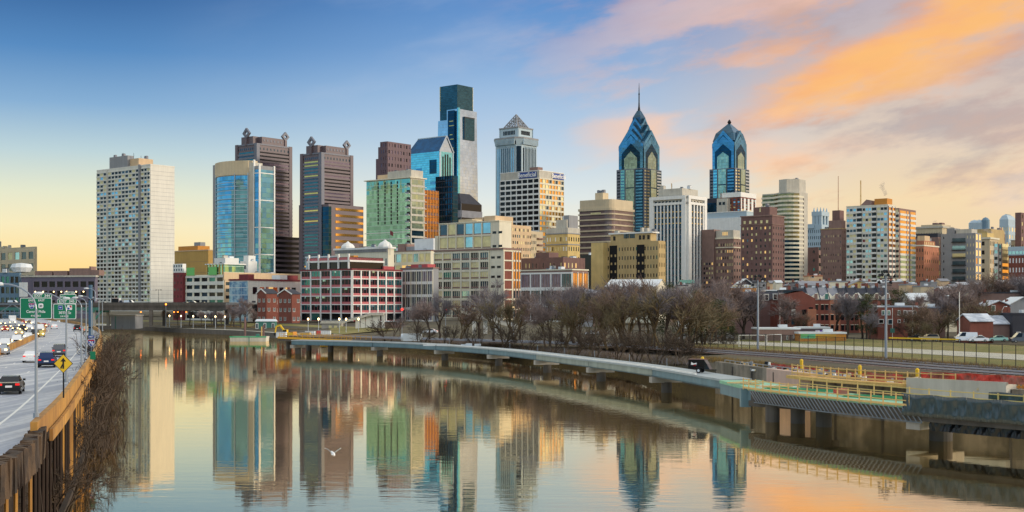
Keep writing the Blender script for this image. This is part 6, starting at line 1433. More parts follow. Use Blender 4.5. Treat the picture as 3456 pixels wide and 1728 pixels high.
for i,(px,D,lb) in enumerate(((2985,158,'heap of tools and white sacks between the two orange meshes'),(2750,172,'heap of site rubble behind the timber guard rail'),(3160,150,'white sacks and boards on top of the long orange mesh'),(2600,180,'scraps of wood by the thin steel railing'),(2840,165,'rubble heap between the timber guard rail and the railway'),(3060,152,'white and grey scraps left of the long orange mesh'),(3230,145,'boards and sacks heaped behind the long orange mesh'),(3330,141,'heap of offcuts near the formwork at the right edge'),(2520,196,'small scraps on the bank behind the stained wall panel'),(2680,176,'scattered site scraps right of the small wood heap'))):
    m=MB()
    for k in range(22):
        x,y=random.gauss(0,1.6),random.gauss(0,1.0); s_=random.uniform(.15,.5); h_=random.uniform(.15,.6); mm=random.choice(['white_paint','wood_debris','roof_grey','dark_metal','timber','steel_grey','concrete_light'])
        m.obx=None; a=random.random()*3; c,s2=math.cos(a)*s_,math.sin(a)*s_
        m.hexa([(x-c,y-s2,0),(x+s2,y-c,0),(x+c,y+s2,0),(x-s2,y+c,0),(x-c*.8,y-s2*.8,h_),(x+s2*.8,y-c*.8,h_),(x+c*.8,y+s2*.8,h_),(x-s2*.8,y+c*.8,h_)],mm)
    o=m.build('debris_heap',loc=(XA(px,D),D,4.4)); tag(o,lb,'debris heap','heaps of site debris',kind='stuff')
# ---- black generator trailer
D=182; x=XA(2367,D); gt=empty('trailer',(x,D+1.5,ZD+.02),R(-25)); tag(gt,'small black wheeled generator trailer parked on the boardwalk','trailer')
m=MB(); m.box(-1.5,.9,-.8,.8,.55,1.95,'car_black'); m.hexa([(.9,-.8,.55),(1.7,-.7,.55),(1.7,.7,.55),(.9,.8,.55),(.9,-.8,1.9),(1.3,-.7,1.3),(1.3,.7,1.3),(.9,.8,1.9)],'car_black'); m.box(-1.55,.95,-.85,.85,1.95,2.02,'dark_brick'); m.build('body',gt)
for s_ in (-1,1): m=MB(); m.tube((.1,s_*.82,.36),(.1,s_*1.02,.36),.36,.36,14,'tyre'); w=m.build('wheel',gt); m=MB(); m.tube((.1,s_*1.02,.36),(.1,s_*1.04,.36),.2,.2,10,'roof_white'); m.build('rim',w); 
m=MB(); m.hexa([(-.5,-1.05,.72),(.7,-1.05,.72),(.7,-.8,.72),(-.5,-.8,.72),(-.3,-1.05,.85),(.5,-1.05,.85),(.5,-.8,.85),(-.3,-.8,.85)],'dark_metal'); m.build('mudguard',gt)
m=MB(); m.poly([(-1.1,-.812,1.2),(-.3,-.812,1.15),(-.2,-.812,1.5),(-.7,-.812,1.4),(-1.05,-.812,1.6)],'headlight' if False else 'sign_white'); m.poly([(-.7,-.816,1.0),(-.3,-.816,1.05),(-.35,-.816,1.3),(-.75,-.816,1.2)],'car_red'); m.build('marking',gt)
m=MB(); m.beam((1.6,0,.5),(2.6,0,.45),.1,.1,'dark_metal'); m.tube((2.4,0,.0),(2.4,0,.6),.05,.05,6,'dark_metal'); m.build('drawbar',gt)
# ================================================================= FAR LEFT END: construction platform, equipment
cp=empty('work_platform',(0,0,0)); tag(cp,'dark timber work platform with yellow edge rails at the far end of the boardwalk','platform')
CPp=[(-72,386),(-62,372),(-52,360),(-45,350)]
m=MB(); wall_strip(m,CPp,7,ZD-1.2,ZD-.1,'concrete_dark',1); m.build('deck',cp); m=MB(); wall_strip(m,offs(CPp,-.3),.3,ZD-.5,ZD+.1,'rail_yellow',1); m.build('edge_board',cp)
railing(cp,offs(CPp,.3),ZD,'rail_yellow',14,kick=False); railing(cp,offs(CPp,6.5),ZD,'rail_yellow',14,kick=False)
for i,(x,y) in enumerate(((-70,385),(-62,374),(-54,364),(-47,354))): m=MB(); m.tube((x+1,y+2,-1),(x+1,y+2,ZD-1.2),.8,.8,10,'concrete_dark'); m.build('pier',cp)
m=MB(); m.box(XA(1082,368),XA(1118,368),367,369,ZD-2.4,ZD-.3,'yellow_paint'); 
for i in range(5): m.box(XA(1084+7*i,367),XA(1085.5+7*i,367),366.9,367,ZD-2.4,ZD-.3,'timber_orange')
tag(m.build('formwork_box'),'bright yellow formwork box hung on the side of the work platform','formwork')
def excavator(x,y,z,rz,label):
    ro=empty('excavator',(x,y,z),rz); tag(ro,label,'excavator')
    for s_ in (-1,1):
        m=MB(); pts=[(-1.9,.1),(-1.6,0),(1.6,0),(1.9,.1),(2.0,.45),(1.7,.8),(-1.7,.8),(-2.0,.45)]
        n=len(m.v); m.v+=[(a,s_*1.0,b_) for a,b_ in pts]+[(a,s_*1.5,b_) for a,b_ in pts]; k=m.mi('tyre')
        for i in range(8): j=(i+1)%8; m.f.append((n+i,n+j,n+8+j,n+8+i)); m.m.append(k)
        m.f.append(tuple(range(n,n+8))); m.m.append(k); m.f.append(tuple(range(n+15,n+7,-1))); m.m.append(k); m.build('track',ro)
    m=MB(); m.box(-2.1,1.2,-1.3,1.3,.9,1.9,'yellow_paint'); m.box(-2.3,-1.2,-1.25,1.25,1.0,2.2,'timber_orange'); m.build('body',ro)
    m=MB(); m.box(.1,1.4,.2,1.3,1.9,2.9,'yellow_paint'); m.box(.2,1.44,.3,1.33,2.1,2.8,'car_glass'); m.build('cab',ro)
    m=MB(); m.beam((1.2,-.2,1.7),(3.4,-.2,4.3),.4,.5,'yellow_paint'); m.beam((3.4,-.2,4.3),(5.0,-.2,3.9),.35,.45,'yellow_paint'); m.build('boom',ro)
    m=MB(); m.beam((4.9,-.2,4.1),(5.3,-.2,1.9),.3,.35,'yellow_paint'); m.build('stick',ro)
    m=MB(); m.hexa([(4.7,-.7,.9),(5.5,-.7,.8),(5.5,.3,.8),(4.7,.3,.9),(4.8,-.7,1.8),(5.7,-.7,1.9),(5.7,.3,1.9),(4.8,.3,1.8)],'dark_metal'); m.build('bucket',ro)
excavator(XA(975,415),415,2.6,R(160),'yellow orange excavator on the bank left of the work platform')
for i,(px,D,mm,lb) in enumerate(((950,405,'roof_white','white equipment box beside the yellow excavator'),(1030,400,'timber','tan equipment box behind the work platform'),(1047,420,'roof_white','pale site container behind the work platform'),(1085,430,'mesh_orange','red covered load behind the work platform'),(1100,425,'roof_white','white covered load beside the red one'))):
    X=XA(px,D); m=MB(); m.box(-1.6,1.6,-1.1,1.1,.15,1.9,mm); m.box(-1.65,1.65,-1.15,1.15,1.9,2.0,'roof_grey'); m.box(-1.4,-1.1,-1.1,1.1,0,.15,'dark_metal'); m.box(1.1,1.4,-1.1,1.1,0,.15,'dark_metal')
    for k in range(6): m.box(-1.5+k*.55,-1.44+k*.55,-1.14,-1.1,.2,1.85,'roof_grey')
    tag(m.build('equipment_box',loc=(X,D,3.0)),lb,'container')
m=MB(); lathe(m,[(0,0),(.95,0),(1.0,.5),(1.0,5.2),(.9,5.6),(0,5.8)],14,'roof_white'); 
for k in range(4): lathe(m,[(1.03,.8+k*1.3),(1.03,1.0+k*1.3)],14,'pale_stone')
m.box(-1,1,-1.25,-.95,.6,5.2,'roof_white'); o=m.build('water_tank',smooth=False); o.rotation_euler=(0,R(90),0); X=XA(1355,342); o.location=(X,341,ZD+1.05); tag(o,'white cylindrical tank lying on the far part of the boardwalk','tank')
m=MB()
for k in range(16): x=random.uniform(-7,7); s_=random.uniform(.3,.8); m.box(x-s_,x+s_,-s_*.6,s_*.6,0,random.uniform(.15,.6),'roof_white')
tag(m.build('rubble_heap',loc=(XA(1530,303),302,ZD)),'white broken slabs heaped on the middle of the boardwalk','debris heap',kind='stuff')
# ---- barge
bg=empty('barge',(XA(835,466),470,0)); tag(bg,'low pale green work barge moored at the far river wall','barge')
m=MB(); w=(XA(895,466)-XA(775,466))/2; m.hexa([(-w,-3,-.3),(w,-3,-.3),(w,3,-.3),(-w,3,-.3),(-w-.2,-3.2,1.9),(w+.2,-3.2,1.9),(w+.2,3.2,1.9),(-w-.2,3.2,1.9)],'concrete_light'); m.build('hull',bg)
m=MB(); m.box(-w-.25,w+.25,-3.25,-3.1,1.5,2.0,'rebar_green'); m.box(.3,.6,-3.3,-3.2,-.2,2,'teal_paint'); m.build('rim',bg)
m=MB(); m.box(2.5,3.7,-1,0,1.9,2.8,'teal_paint'); m.box(4.4,4.7,-.5,0,1.9,5.5,'timber'); m.build('winch',bg)
for (px,t_) in ((823,9),(886,6)): m=MB(); m.tube((0,0,-1),(0,0,t_),.35,.35,10,'dark_brick'); tag(m.build('mooring_pile',loc=(XA(px,473),475,0)),'tall rusty mooring pile left of the barge centre' if px<850 else 'shorter rusty mooring pile at the right end of the barge','pile')
# ---- seawall and park on the far bank
SW=[(-245,706),(-205,675),(-158,605),(-122,560),(-92,503),(-70,455)]
m=MB(); wall_strip(m,SW[::-1],.8,-1,2.1,'concrete_dark',-1); tag(m.build('seawall'),'dark stone river wall below the park on the far bank','retaining wall')
gr=bpy.data.materials.new('park_grass'); gr.use_nodes=True; MATS['park_grass']=gr; t=NT(gr.node_tree); bb=gr.node_tree.nodes['Principled BSDF']; tc=t.n('ShaderNodeTexCoord').outputs['Object']
t.put(bb.inputs['Base Color'],t.mix(t.ss(t.noise(tc,.12,5,.6),.42,.6),C(118,116,52),C(140,126,70))); bb.inputs['Roughness'].default_value=.95
mat('path_concrete',(196,192,176),.9,var=.1,scale=.3)
def sheet(name,pts,mm,kind='structure'):
    m=MB(); m.poly(pts,mm); o=m.build(name); tag(o,kind=kind); return o
ls=offs(SW[::-1],-9); l2=offs(SW[::-1],-30)
m=MB()
for i in range(len(ls)-1): m.poly([(*ls[i],2.95),(*ls[i+1],2.95),(*l2[i+1],4.6),(*l2[i],4.6)][::-1],'park_grass')
tag(m.build('park_lawn'),kind='structure')
l3=offs(SW[::-1],-1); m=MB()
for i in range(len(ls)-1): m.poly([(*l3[i],2.15),(*l3[i+1],2.15),(*ls[i+1],2.85),(*ls[i],2.85)][::-1],'path_concrete')
tag(m.build('river_path'),kind='structure')
# small teal kiosk, stair ramps
ki=empty('kiosk',(XA(903,560),556,2.9)); tag(ki,'small teal hut with white doors beside the river path','hut')
m=MB(); m.box(-4,4.5,-2,2,0,3.4,'teal_paint'); m.build('wall',ki); m=MB(); m.hexa([(-4.4,-2.4,3.4),(4.9,-2.4,3.4),(4.9,2.4,3.4),(-4.4,2.4,3.4),(-4,-.3,4.4),(4.4,-.3,4.4),(4.4,.3,4.4),(-4,.3,4.4)],'roof_white'); m.build('roof',ki)
for x in (0,3.6,-3.5): m=MB(); m.box(x-.6,x+.6,-2.08,-2,.1,2.7,'white_paint'); m.box(x-.35,x+.35,-2.11,-2.08,.4,2.4,'win_mid'); m.build('door',ki)
def ramp(name,label,pts,D,w=3,th=.9,cols=(),mm='concrete_light'):
    ro=empty(name,(0,0,0)); tag(ro,label,'ramp'); P=[PT(px,py,D+dd) for px,py,dd in pts]
    m=MB()
    for a,b_ in zip(P,P[1:]): m.beam(a,b_,w,th,mm)
    m.build('deck',ro); m=MB()
    for a,b_ in zip(P,P[1:]): 
        for z in (1.0,.5): m.beam(a+Vector((0,-w/2,z)),b_+Vector((0,-w/2,z)),.08,.08,'pole_metal')
        n=int((b_-a).length/1.6)
        for i in range(n): q=a.lerp(b_,i/n); m.beam(q+Vector((0,-w/2,0)),q+Vector((0,-w/2,1.0)),.06,.06,'pole_metal')
    m.build('railing',ro)
    for px,f in cols:
        # point on the deck at this column
        for a,b_,(qa),(qb) in zip(P,P[1:],pts,pts[1:]):
            if min(qa[0],qb[0])<=px<=max(qa[0],qb[0]):
                q=a.lerp(b_,(px-qa[0])/(qb[0]-qa[0]+1e-6)); m=MB(); m.box(q.x-f,q.x+f,q.y-.5,q.y+.5,2.5,q.z-th/2,'white_wall'); m.build('column',ro)
ramp('footbridge_ramp','white columned footbridge ramp rising in front of the pink and white block',[(1086,1086,0),(1160,1086,0),(1255,1060,0),(1296,1060,0)],500,4,1.0,((1207,.8),(1225,.9),(1245,1.2),(1270,1.5),(1293,.6)))
ramp('footbridge_ramp','pale sloping footbridge ramp seen through the bare trees below the cream loft block',[(1560,1050,0),(1640,1072,0),(1745,1104,0)],420,3.5,1.3,((1600,.6),(1638,.7),(1678,.8)))
m=MB(); a,b_=XA(1085,520),XA(1150,520); m.box(a,b_,520,528,2.5,ZA(1092,520),'concrete'); m.box(a-.5,b_+.5,519.5,529,ZA(1092,520),ZA(1088,520),'concrete_light')
for i in range(3): x=a+3+i*2.2; m.box(x,x+1.2,519.9,520,ZA(1118,520),ZA(1099,520),'win_cream')
tag(m.build('pavilion'),'low grey concrete pavilion with pale windows under the left footbridge ramp','pavilion')
m=MB(); a,b_=XA(1285,515),XA(1350,515); m.box(a,b_,515,522,2.5,ZA(1086,515),'brown_brick'); m.box(a-.5,b_+.5,514.5,523,ZA(1086,515),ZA(1083,515),'roof_white'); tag(m.build('pavilion'),'low brown pavilion with a thin white roof right of the footbridge columns','pavilion')
# park lamps along the far bank
proto=None
for i,(px,D) in enumerate(((572,600),(611,590),(652,580),(693,570),(727,562),(759,552),(1040,470),(1075,470),(1168,470),(1210,470),(1145,470))):
    if proto is None:
        proto=empty('park_lamp'); m=MB(); m.tube((0,0,0),(0,0,5.2),.12,.08,6,'pole_metal'); m.build('pole',proto); m=MB(); lathe(m,[(0,5.1),(.25,5.2),(.34,5.6),(.2,5.9),(0,6)],8,'lamp_glow'); m.build('lamp_head',proto); index_kids(proto); o=proto
    else: o=copy_tree(proto)
    o.location=(XA(px,D),D,2.8); n_=['leftmost park lamp on the far bank, near the viaduct abutment','second park lamp from the left on the far bank','third park lamp from the left on the far bank','park lamp on the far bank before the cream parking garage','park lamp on the far bank left of the mural wall','park lamp on the far bank at the foot of the mural wall','lamp at the left corner of the pink and white block','lamp beside the site containers','lamp before the rising footbridge deck','lamp between the footbridge columns','lamp left of the footbridge deck'][i]
    LABELS.pop(n_,None); o['label']=n_; o['category']='street lamp'; o['group']='park lamps on the far bank'; 
for i,(px,py,D,mm,lb) in enumerate(((1357,1048,440,'lamp_red','left red signal light glowing among the bare trees'),(1504,1050,420,'lamp_red','right red signal light on a pole before the cream loft block'),(1733,1043,400,'lamp_glow','white lamp on a thin pole right of the pale sloping ramp'),(560,1030,585,'lamp_orange','orange lamp hanging under the right end of the viaduct'))):
    X=XA(px,D); z=ZA(py,D); m=MB(); m.tube((0,0,3),(0,0,z),.1,.08,5,'pole_metal'); lathe(m,[(0,z),(.35,z+.15),(.4,z+.6),(0,z+.9)],8,mm); tag(m.build('signal_lamp',loc=(X,D,0)),lb,'lamp')
# orange lamps under viaduct as bulbs on the deck
for i,px in enumerate((470,587,600,630)):
    X=XA(px,604); m=MB(); m.tube((0,0,0),(0,0,-1.0),.06,.06,4,'dark_metal'); lathe(m,[(0,-1.6),(.35,-1.4),(.35,-1.1),(0,-1.0)],8,'lamp_orange'); o=m.build('under_lamp'); o.parent=vd; o.location=(X,603+(600-px)*.02+1,11.4+ (0))
# ================================================================= RAILWAY AND PARK FIELD (right)
mat('ballast',(126,104,96),.95,var=.3,scale=3); mat('rail_steel',(196,196,204),.3,metal=.8,var=.1); mat('sleeper',(78,62,54),.95,var=.2)
FL=[(-60,400),(-20,362),(20,322),(45,283),(58,254),(68,228),(79,193),(100,150),(132,110)]
TR=offs(cr(FL,5),-8)
m=MB(); wa=offs(TR,6); wb=offs(TR,-9); strip(m,wb,wa,4.05,4.05,'ballast'); tag(m.build('railway_bed'),kind='structure')
for k,o_ in enumerate((-6.5,-1.0,4.0)):
    L=offs(TR,o_); S=seg_len(L); rt_=empty('railway_track',(0,0,0)); tag(rt_,['railway track nearest the river wall','middle railway track of the three','railway track nearest the fenced field'][k],'railway track','railway tracks along the river')
    for s_ in (-.72,.72):
        LL=offs(L,s_); m=MB()
        for i in range(len(LL)-1): m.beam((*LL[i],4.24),(*LL[i+1],4.24),.12,.16,'rail_steel')
        m.build('rail',rt_)
    m=MB(); d=1
    while d<S[-1]-1:
        p,an=at_len(L,S,d); n=Vector((-math.sin(an),math.cos(an)))*1.25; m.beam((p[0]-n.x,p[1]-n.y,4.1),(p[0]+n.x,p[1]+n.y,4.1),.25,.14,'sleeper'); d+=1.2
    o=m.build('sleepers',rt_); o['kind']='stuff'
fldA=cr([(30,308),(45,283),(58,254),(68,228),(79,193),(100,150),(132,110)],4); fldB=offs(fldA,58)
strip(m,fldA,fldB,4.2,4.95,'park_grass'); tag(m.build('field_grass'),kind='structure')
m=MB(); a1=offs(fldA,14); a2=offs(fldA,27); strip(m,a1,a2,4.44,4.60,'path_concrete'); tag(m.build('sand_path'),kind='structure')
fe=empty('field_fence',(0,0,0)); tag(fe,'tall dark wire fence with many posts along the railway side of the grass field','fence')
mm=bpy.data.materials.new('wire_mesh'); mm.use_nodes=True; MATS['wire_mesh']=mm; t=NT(mm.node_tree); bb=mm.node_tree.nodes['Principled BSDF']; bb.inputs['Base Color'].default_value=C(50,60,54); 
tc=t.n('ShaderNodeTexCoord').outputs['Object']; w1=t.n('ShaderNodeSeparateXYZ'); t.put(w1.inputs[0],t.vm('SCALE',tc,sc=9.0)); 
fx=t.m('FRACT',t.m('ADD',w1.outputs[0],w1.outputs[2])); fy=t.m('FRACT',t.m('SUBTRACT',w1.outputs[0],w1.outputs[2])); al=t.m('MAXIMUM',t.m('LESS_THAN',fx,.12),t.m('LESS_THAN',fy,.12)); t.put(bb.inputs['Alpha'],al)
fl_=offs(fldA,-.5); S=seg_len(fl_); m=MB()
for i in range(len(fl_)-1): m.poly([(*fl_[i],4.2),(*fl_[i+1],4.2),(*fl_[i+1],7.6),(*fl_[i],7.6)],'wire_mesh')
m.build('mesh',fe); m=MB()
for i in range(len(fl_)-1): m.beam((*fl_[i],7.6),(*fl_[i+1],7.6),.07,.07,'dark_metal')
m.build('top_rail',fe); N=76
for i in range(N+1): p,_=at_len(fl_,S,S[-1]*i/N*.999+.01); m=MB(); m.tube((*p,4.0),(*p,7.7),.07,.07,5,'dark_metal'); m.build('post',fe)
# goals
def goal(pxl,pxr,D,label,z=4.3):
    ro=empty('football_goal',(XA(pxl,D),D,z)); tag(ro,label,'goal','football goals on the field'); w=XA(pxr,D)-XA(pxl,D); m=MB()
    m.path([(0,0,0),(0,0,2.6)],.08,6,'white_paint'); m.path([(w,1,0),(w,1,2.6)],.08,6,'white_paint'); m.path([(0,0,2.6),(w,1,2.6)],.08,6,'white_paint'); m.build('frame',ro); m=MB(); m.path([(0,0,2.6),(0.3,2.2,0)],.04,4,'white_paint'); m.path([(w,1,2.6),(w+.3,3.2,0)],.04,4,'white_paint'); m.path([(.3,2.2,.05),(w+.3,3.2,.05)],.04,4,'white_paint'); m.build('back_stay',ro)
goal(2494,2586,284,'left white football goal, behind the left floodlight pole'); goal(2588,2640,290,'right white football goal, joined behind the left one')
# floodlight poles
def flood(px,D,zt,zb,label):
    ro=empty('floodlight_pole',(XA(px,D),D,zb)); tag(ro,label,'floodlight','tall floodlight poles of the field'); h=zt-zb
    m=MB(); m.tube((0,0,0),(0,0,h),.26,.16,10,'pole_metal'); m.tube((0,0,-.1),(0,0,.4),.45,.4,8,'concrete'); m.build('pole',ro)
    m=MB(); m.beam((-1.3,0,h-.4),(1.3,0,h-.4),.12,.12,'dark_metal'); m.beam((-1.0,0,h-1.6),(1.0,0,h-1.6),.12,.12,'dark_metal'); m.beam((0,-.9,h+.2),(0,.9,h+.2),.1,.1,'dark_metal'); m.build('crossarm',ro)
    for i,(x,z) in enumerate(((-1.3,h),(-.65,h+.1),(.65,h+.1),(1.3,h),(-1.0,h-1.2),(1.0,h-1.2),(-.3,h+.7),(.4,h+.75))):
        m=MB(); lathe(m,[(0,0),(.14,.02),(.3,.45),(.32,.5),(0,.48)],8,'dark_metal'); o=m.build('lamp_head',ro); o.location=(x,-.1,z-.1); o.rotation_euler=(R(random.choice([-60,60,-50])),0,random.uniform(-1,1))
flood(2558,264,ZA(945,264),3.9,'left tall floodlight pole standing by the railway'); flood(2990,222,ZA(932,222),3.9,'right tall floodlight pole standing by the railway')
for (px,py0,py1,D,r,lb,arm) in ((3238,985,1155,300,.12,'white lamp pole behind the field in front of the small houses',-38),(3382,1046,1145,330,.1,'curved white street lamp near the right edge',14),(2632,1022,1092,350,.1,'small white street lamp before the big brick gable house',4),(3012,1040,1155,318,.07,'thin pole with a sign box left of the two storey brick house',0),(3080,1035,1148,320,.07,'thin pale pole at the right of the two storey brick house',0)):
    X=XA(px,D); zt=ZA(py0,D); zb=min(ZA(py1,D),4.6); ro=empty('lamp_post',(X,D,zb)); tag(ro,lb,'street lamp'); m=MB(); m.tube((0,0,0),(0,0,zt-zb),r,r*.8,7,'white_paint'); m.build('pole',ro)
    if arm: 
        ax=arm/FOC*D; m=MB(); 
        pts=[(0,0,zt-zb-.1),(ax*.5,0,zt-zb+(.9 if arm>0 else -.4)),(ax,0,zt-zb+(.8 if arm>0 else -1.0))]; m.path(pts,.06,5,'dark_metal' if arm<0 else 'white_paint'); m.build('arm',ro); m=MB(); lathe(m,[(0,-.1),(.3,0),(.2,.15),(0,.2)],8,'roof_white'); o=m.build('lamp_head',ro); o.location=pts[-1]
    elif px==3012: m=MB(); m.box(-.5,.5,-.2,.2,2.4,3.5,'teal_paint'); m.build('sign_box',ro)
# bird
bd=empty('gull',PT(1124,1531,55)); tag(bd,'white gull with raised wings flying low over the river','bird')
m=MB(); lathe(m,[(0,-.22),(.05,-.18),(.075,-.05),(.07,.08),(.045,.17),(.05,.21),(.03,.26),(.0,.30)],10,'sign_white'); o=m.build('body',bd,smooth=True); o.rotation_euler=(R(-75),0,R(25))
for s_ in (-1,1):
    m=MB(); P=[(0,0,0),(.12*s_,.0,.10),(.22*s_,0,.17 if s_>0 else .20),(.31*s_,-.02,.235),(.36*s_,-.04,.25)]; C_=[.13,.12,.10,.07,.02]
    for k in range(4):
        a,b_=P[k],P[k+1]; ca,cb_=C_[k],C_[k+1]
        m.hexa([(a[0],a[1]-ca/2,a[2]-.008),(b_[0],b_[1]-cb_/2,b_[2]-.008),(b_[0],b_[1]+cb_/2,b_[2]-.03),(a[0],a[1]+ca/2,a[2]-.03),(a[0],a[1]-ca/2,a[2]+.008),(b_[0],b_[1]-cb_/2,b_[2]+.008),(b_[0],b_[1]+cb_/2,b_[2]-.012),(a[0],a[1]+ca/2,a[2]-.012)],'pale_stone' if k<3 else 'sign_white')
    m.build('wing',bd)
m=MB(); m.hexa([(-.03,-.05,-.02),(.03,-.05,-.02),(.06,-.22,-.03),(-.06,-.22,-.03),(-.03,-.05,.0),(.03,-.05,.0),(.06,-.22,-.02),(-.06,-.22,-.02)],'sign_white'); m.build('tail',bd)
# ================================================================= ROW HOUSES AND SMALL HOUSES (right)
ORD2=[a+b_ for a in ('','twenty ','thirty ') for b_ in ('first','second','third','fourth','fifth','sixth','seventh','eighth','ninth','tenth','eleventh','twelfth','thirteenth','fourteenth','fifteenth','sixteenth','seventeenth','eighteenth','nineteenth','twentieth')]
ORD2=ORD2[:20]+['twenty '+q for q in ORD2[:9]]+['thirtieth']+['thirty '+q for q in ORD2[:9]]
def ground_z(D): return 4.0+max(0,(D-300))*.012
# row with steep slate roofs and white party gables
x0px=2698
cols=[(2698,2728),(2728,2768),(2768,2800),(2800,2836),(2836,2868),(2868,2900),(2900,2936),(2936,2970),(2970,3008)]
desc=['with a white triangular gable, leftmost of the steep roofed row','with twin dormers, second in the steep roofed row','with a green window dormer, third in the steep roofed row','with a pale dormer, fourth in the steep roofed row','middle house of the steep roofed row','with a tan dormer, right of the middle of the row','with a white roof patch, third from right in the row','second from the right in the steep roofed row','rightmost of the steep roofed row, beside the dark conifer']
for i,(a,b_) in enumerate(cols):
    D=395; X0,X1=XA(a,D),XA(b_,D); w=X1-X0; ro=empty('row_house',(X0,D,4.5)); tag(ro,'narrow brick row house '+desc[i],'house','row houses with steep roofs')
    ze=ZA(1010,D)-4.5; zr=ZA(972-(i%3),D)-4.5
    m=MB(); m.box(0,w,0,9,-2,ze,'red_brick' if i%3 else 'orange_brick'); m.build('wall',ro)
    m=MB(); m.hexa([(0.1,-.3,ze),(w-.1,-.3,ze),(w-.1,9,ze),(.1,9,ze),(.1,4.2,zr),(w-.1,4.2,zr),(w-.1,9,zr),(.1,9,zr)],random.choice(['roof_dark','roof_grey','roof_dark'])); m.build('roof',ro)
    m=MB(); m.hexa([(-.12,-.5,ze-.3),(.14,-.5,ze-.3),(.14,9,ze-.3),(-.12,9,ze-.3),(-.12,4.2,zr+.5),(.14,4.2,zr+.5),(.14,9,zr+.4),(-.12,9,zr+.4)],'roof_dark'); m.build('party_wall',ro)
    m=MB(); m.hexa([(.15,-.15,ze-.2),(w*.95,-.15,ze-.2),(w*.95,1.5,ze-.2),(.15,1.5,ze-.2),(.15,-.15,ze+.3),(w*.8,-.15,ze+2.0),(w*.8,2.6,ze+2.0),(.15,2.6,ze+2.3)],'white_wall' if i%2==0 else 'cream_wall'); dm=m.build('dormer',ro)
    m=MB(); m.box(w*.5,w*.5+1.0,-.22,-.15,ze,ze+1.7,'brown_brick' if i!=2 else 'teal_paint'); wi=m.build('window',ro)
    for j in range(3):
        for k in (0.25,.7):
            m=MB(); m.box(w*k-.45,w*k+.45,-.06,.02,ze-3.4-j*3.2,ze-1.7-j*3.2,'win_dark'); wi=m.build('window',ro); m=MB(); m.box(w*k-.55,w*k+.55,-.1,-.0,ze-1.7-j*3.2,ze-1.55-j*3.2,'cream_wall'); f=m.build('lintel',ro); f.parent=wi
    m=MB(); m.box(w*.1,w*.1+.8,6,7,zr-.5,zr+1.5,'red_brick'); m.box(w*.7,w*.7+1.0,5.5,6.5,zr,zr+.7,'roof_white'); m.build('chimney',ro)
# big brick gable house left of row
for (a,b_,D,pe,pr,lb,wl) in ((2555,2600,400,1004,984,'brick house with two white dormer windows left of the big brick end wall','dark_brick'),(2600,2652,402,1002,985,'brick house with paired white windows directly left of the big brick end wall','red_brick')):
    X0,X1=XA(a,D),XA(b_,D); w=X1-X0; ro=empty('row_house',(X0,D,4.5)); tag(ro,lb,'house'); ze=ZA(pe+8,D)-4.5; zr=ZA(pr,D)-4.5
    m=MB(); m.box(0,w,0,9,-2,ze,wl); m.build('wall',ro); m=MB(); m.hexa([(0,-.3,ze),(w,-.3,ze),(w,9,ze),(0,9,ze),(0,4,zr),(w,4,zr),(w,9,zr),(0,9,zr)],'roof_dark'); m.build('roof',ro)
    for k in (.3,.7): m=MB(); m.box(w*k-.7,w*k+.7,-.5,.3,ze-.2,ze+1.9,'white_wall'); dm=m.build('dormer',ro); m=MB(); m.box(w*k-.45,w*k+.45,-.56,-.5,ze,ze+1.6,'win_dark'); q=m.build('window',ro); q.parent=dm
D=380; X0,X1=XA(2650,D),XA(2752,D); w=X1-X0; ro=empty('brick_house',(X0,D,4.5)); tag(ro,'big plain brick end wall house with one tall dark window','house')
ze=ZA(1008,D)-4.5; zt=ZA(982,D)-4.5; m=MB(); m.prism([(0,0),(w,0),(w,10),(0,10)],-2,ze,'red_brick'); 
m.hexa([(0,0,ze),(w,0,ze),(w,10,ze),(0,10,ze),(w*.0,0.0,zt-1),(w*.55,0.0,zt),(w*.55,10,zt),(w*.0,10,zt-1)],'red_brick'); m.build('wall',ro)
m=MB(); m.box(-.3,w*.57,-.3,10.2,zt,zt+.4,'roof_dark'); m.build('roof',ro)
for (u,v0,v1,mm) in ((.27,.62,.78,'win_dark'),(.27,.45,.6,'white_wall'),(.62,.45,.56,'win_dark'),(.27,.2,.3,'win_mid'),(.62,.1,.25,'win_dark'),(.85,.55,.62,'win_dark')):
    m=MB(); m.box(w*u-.6,w*u+.6,-.08,.02,ze*v0+1,ze*v1+1.6,mm); m.build('window',ro)
m=MB(); m.box(w*.72,w*1.0,-1.2,0,-2,ze*.72,'orange_brick'); m.build('bay',ro)
m=MB(); m.box(w*.2,w*.28,4,5,zt,zt+1.6,'red_brick'); m.build('chimney',ro)
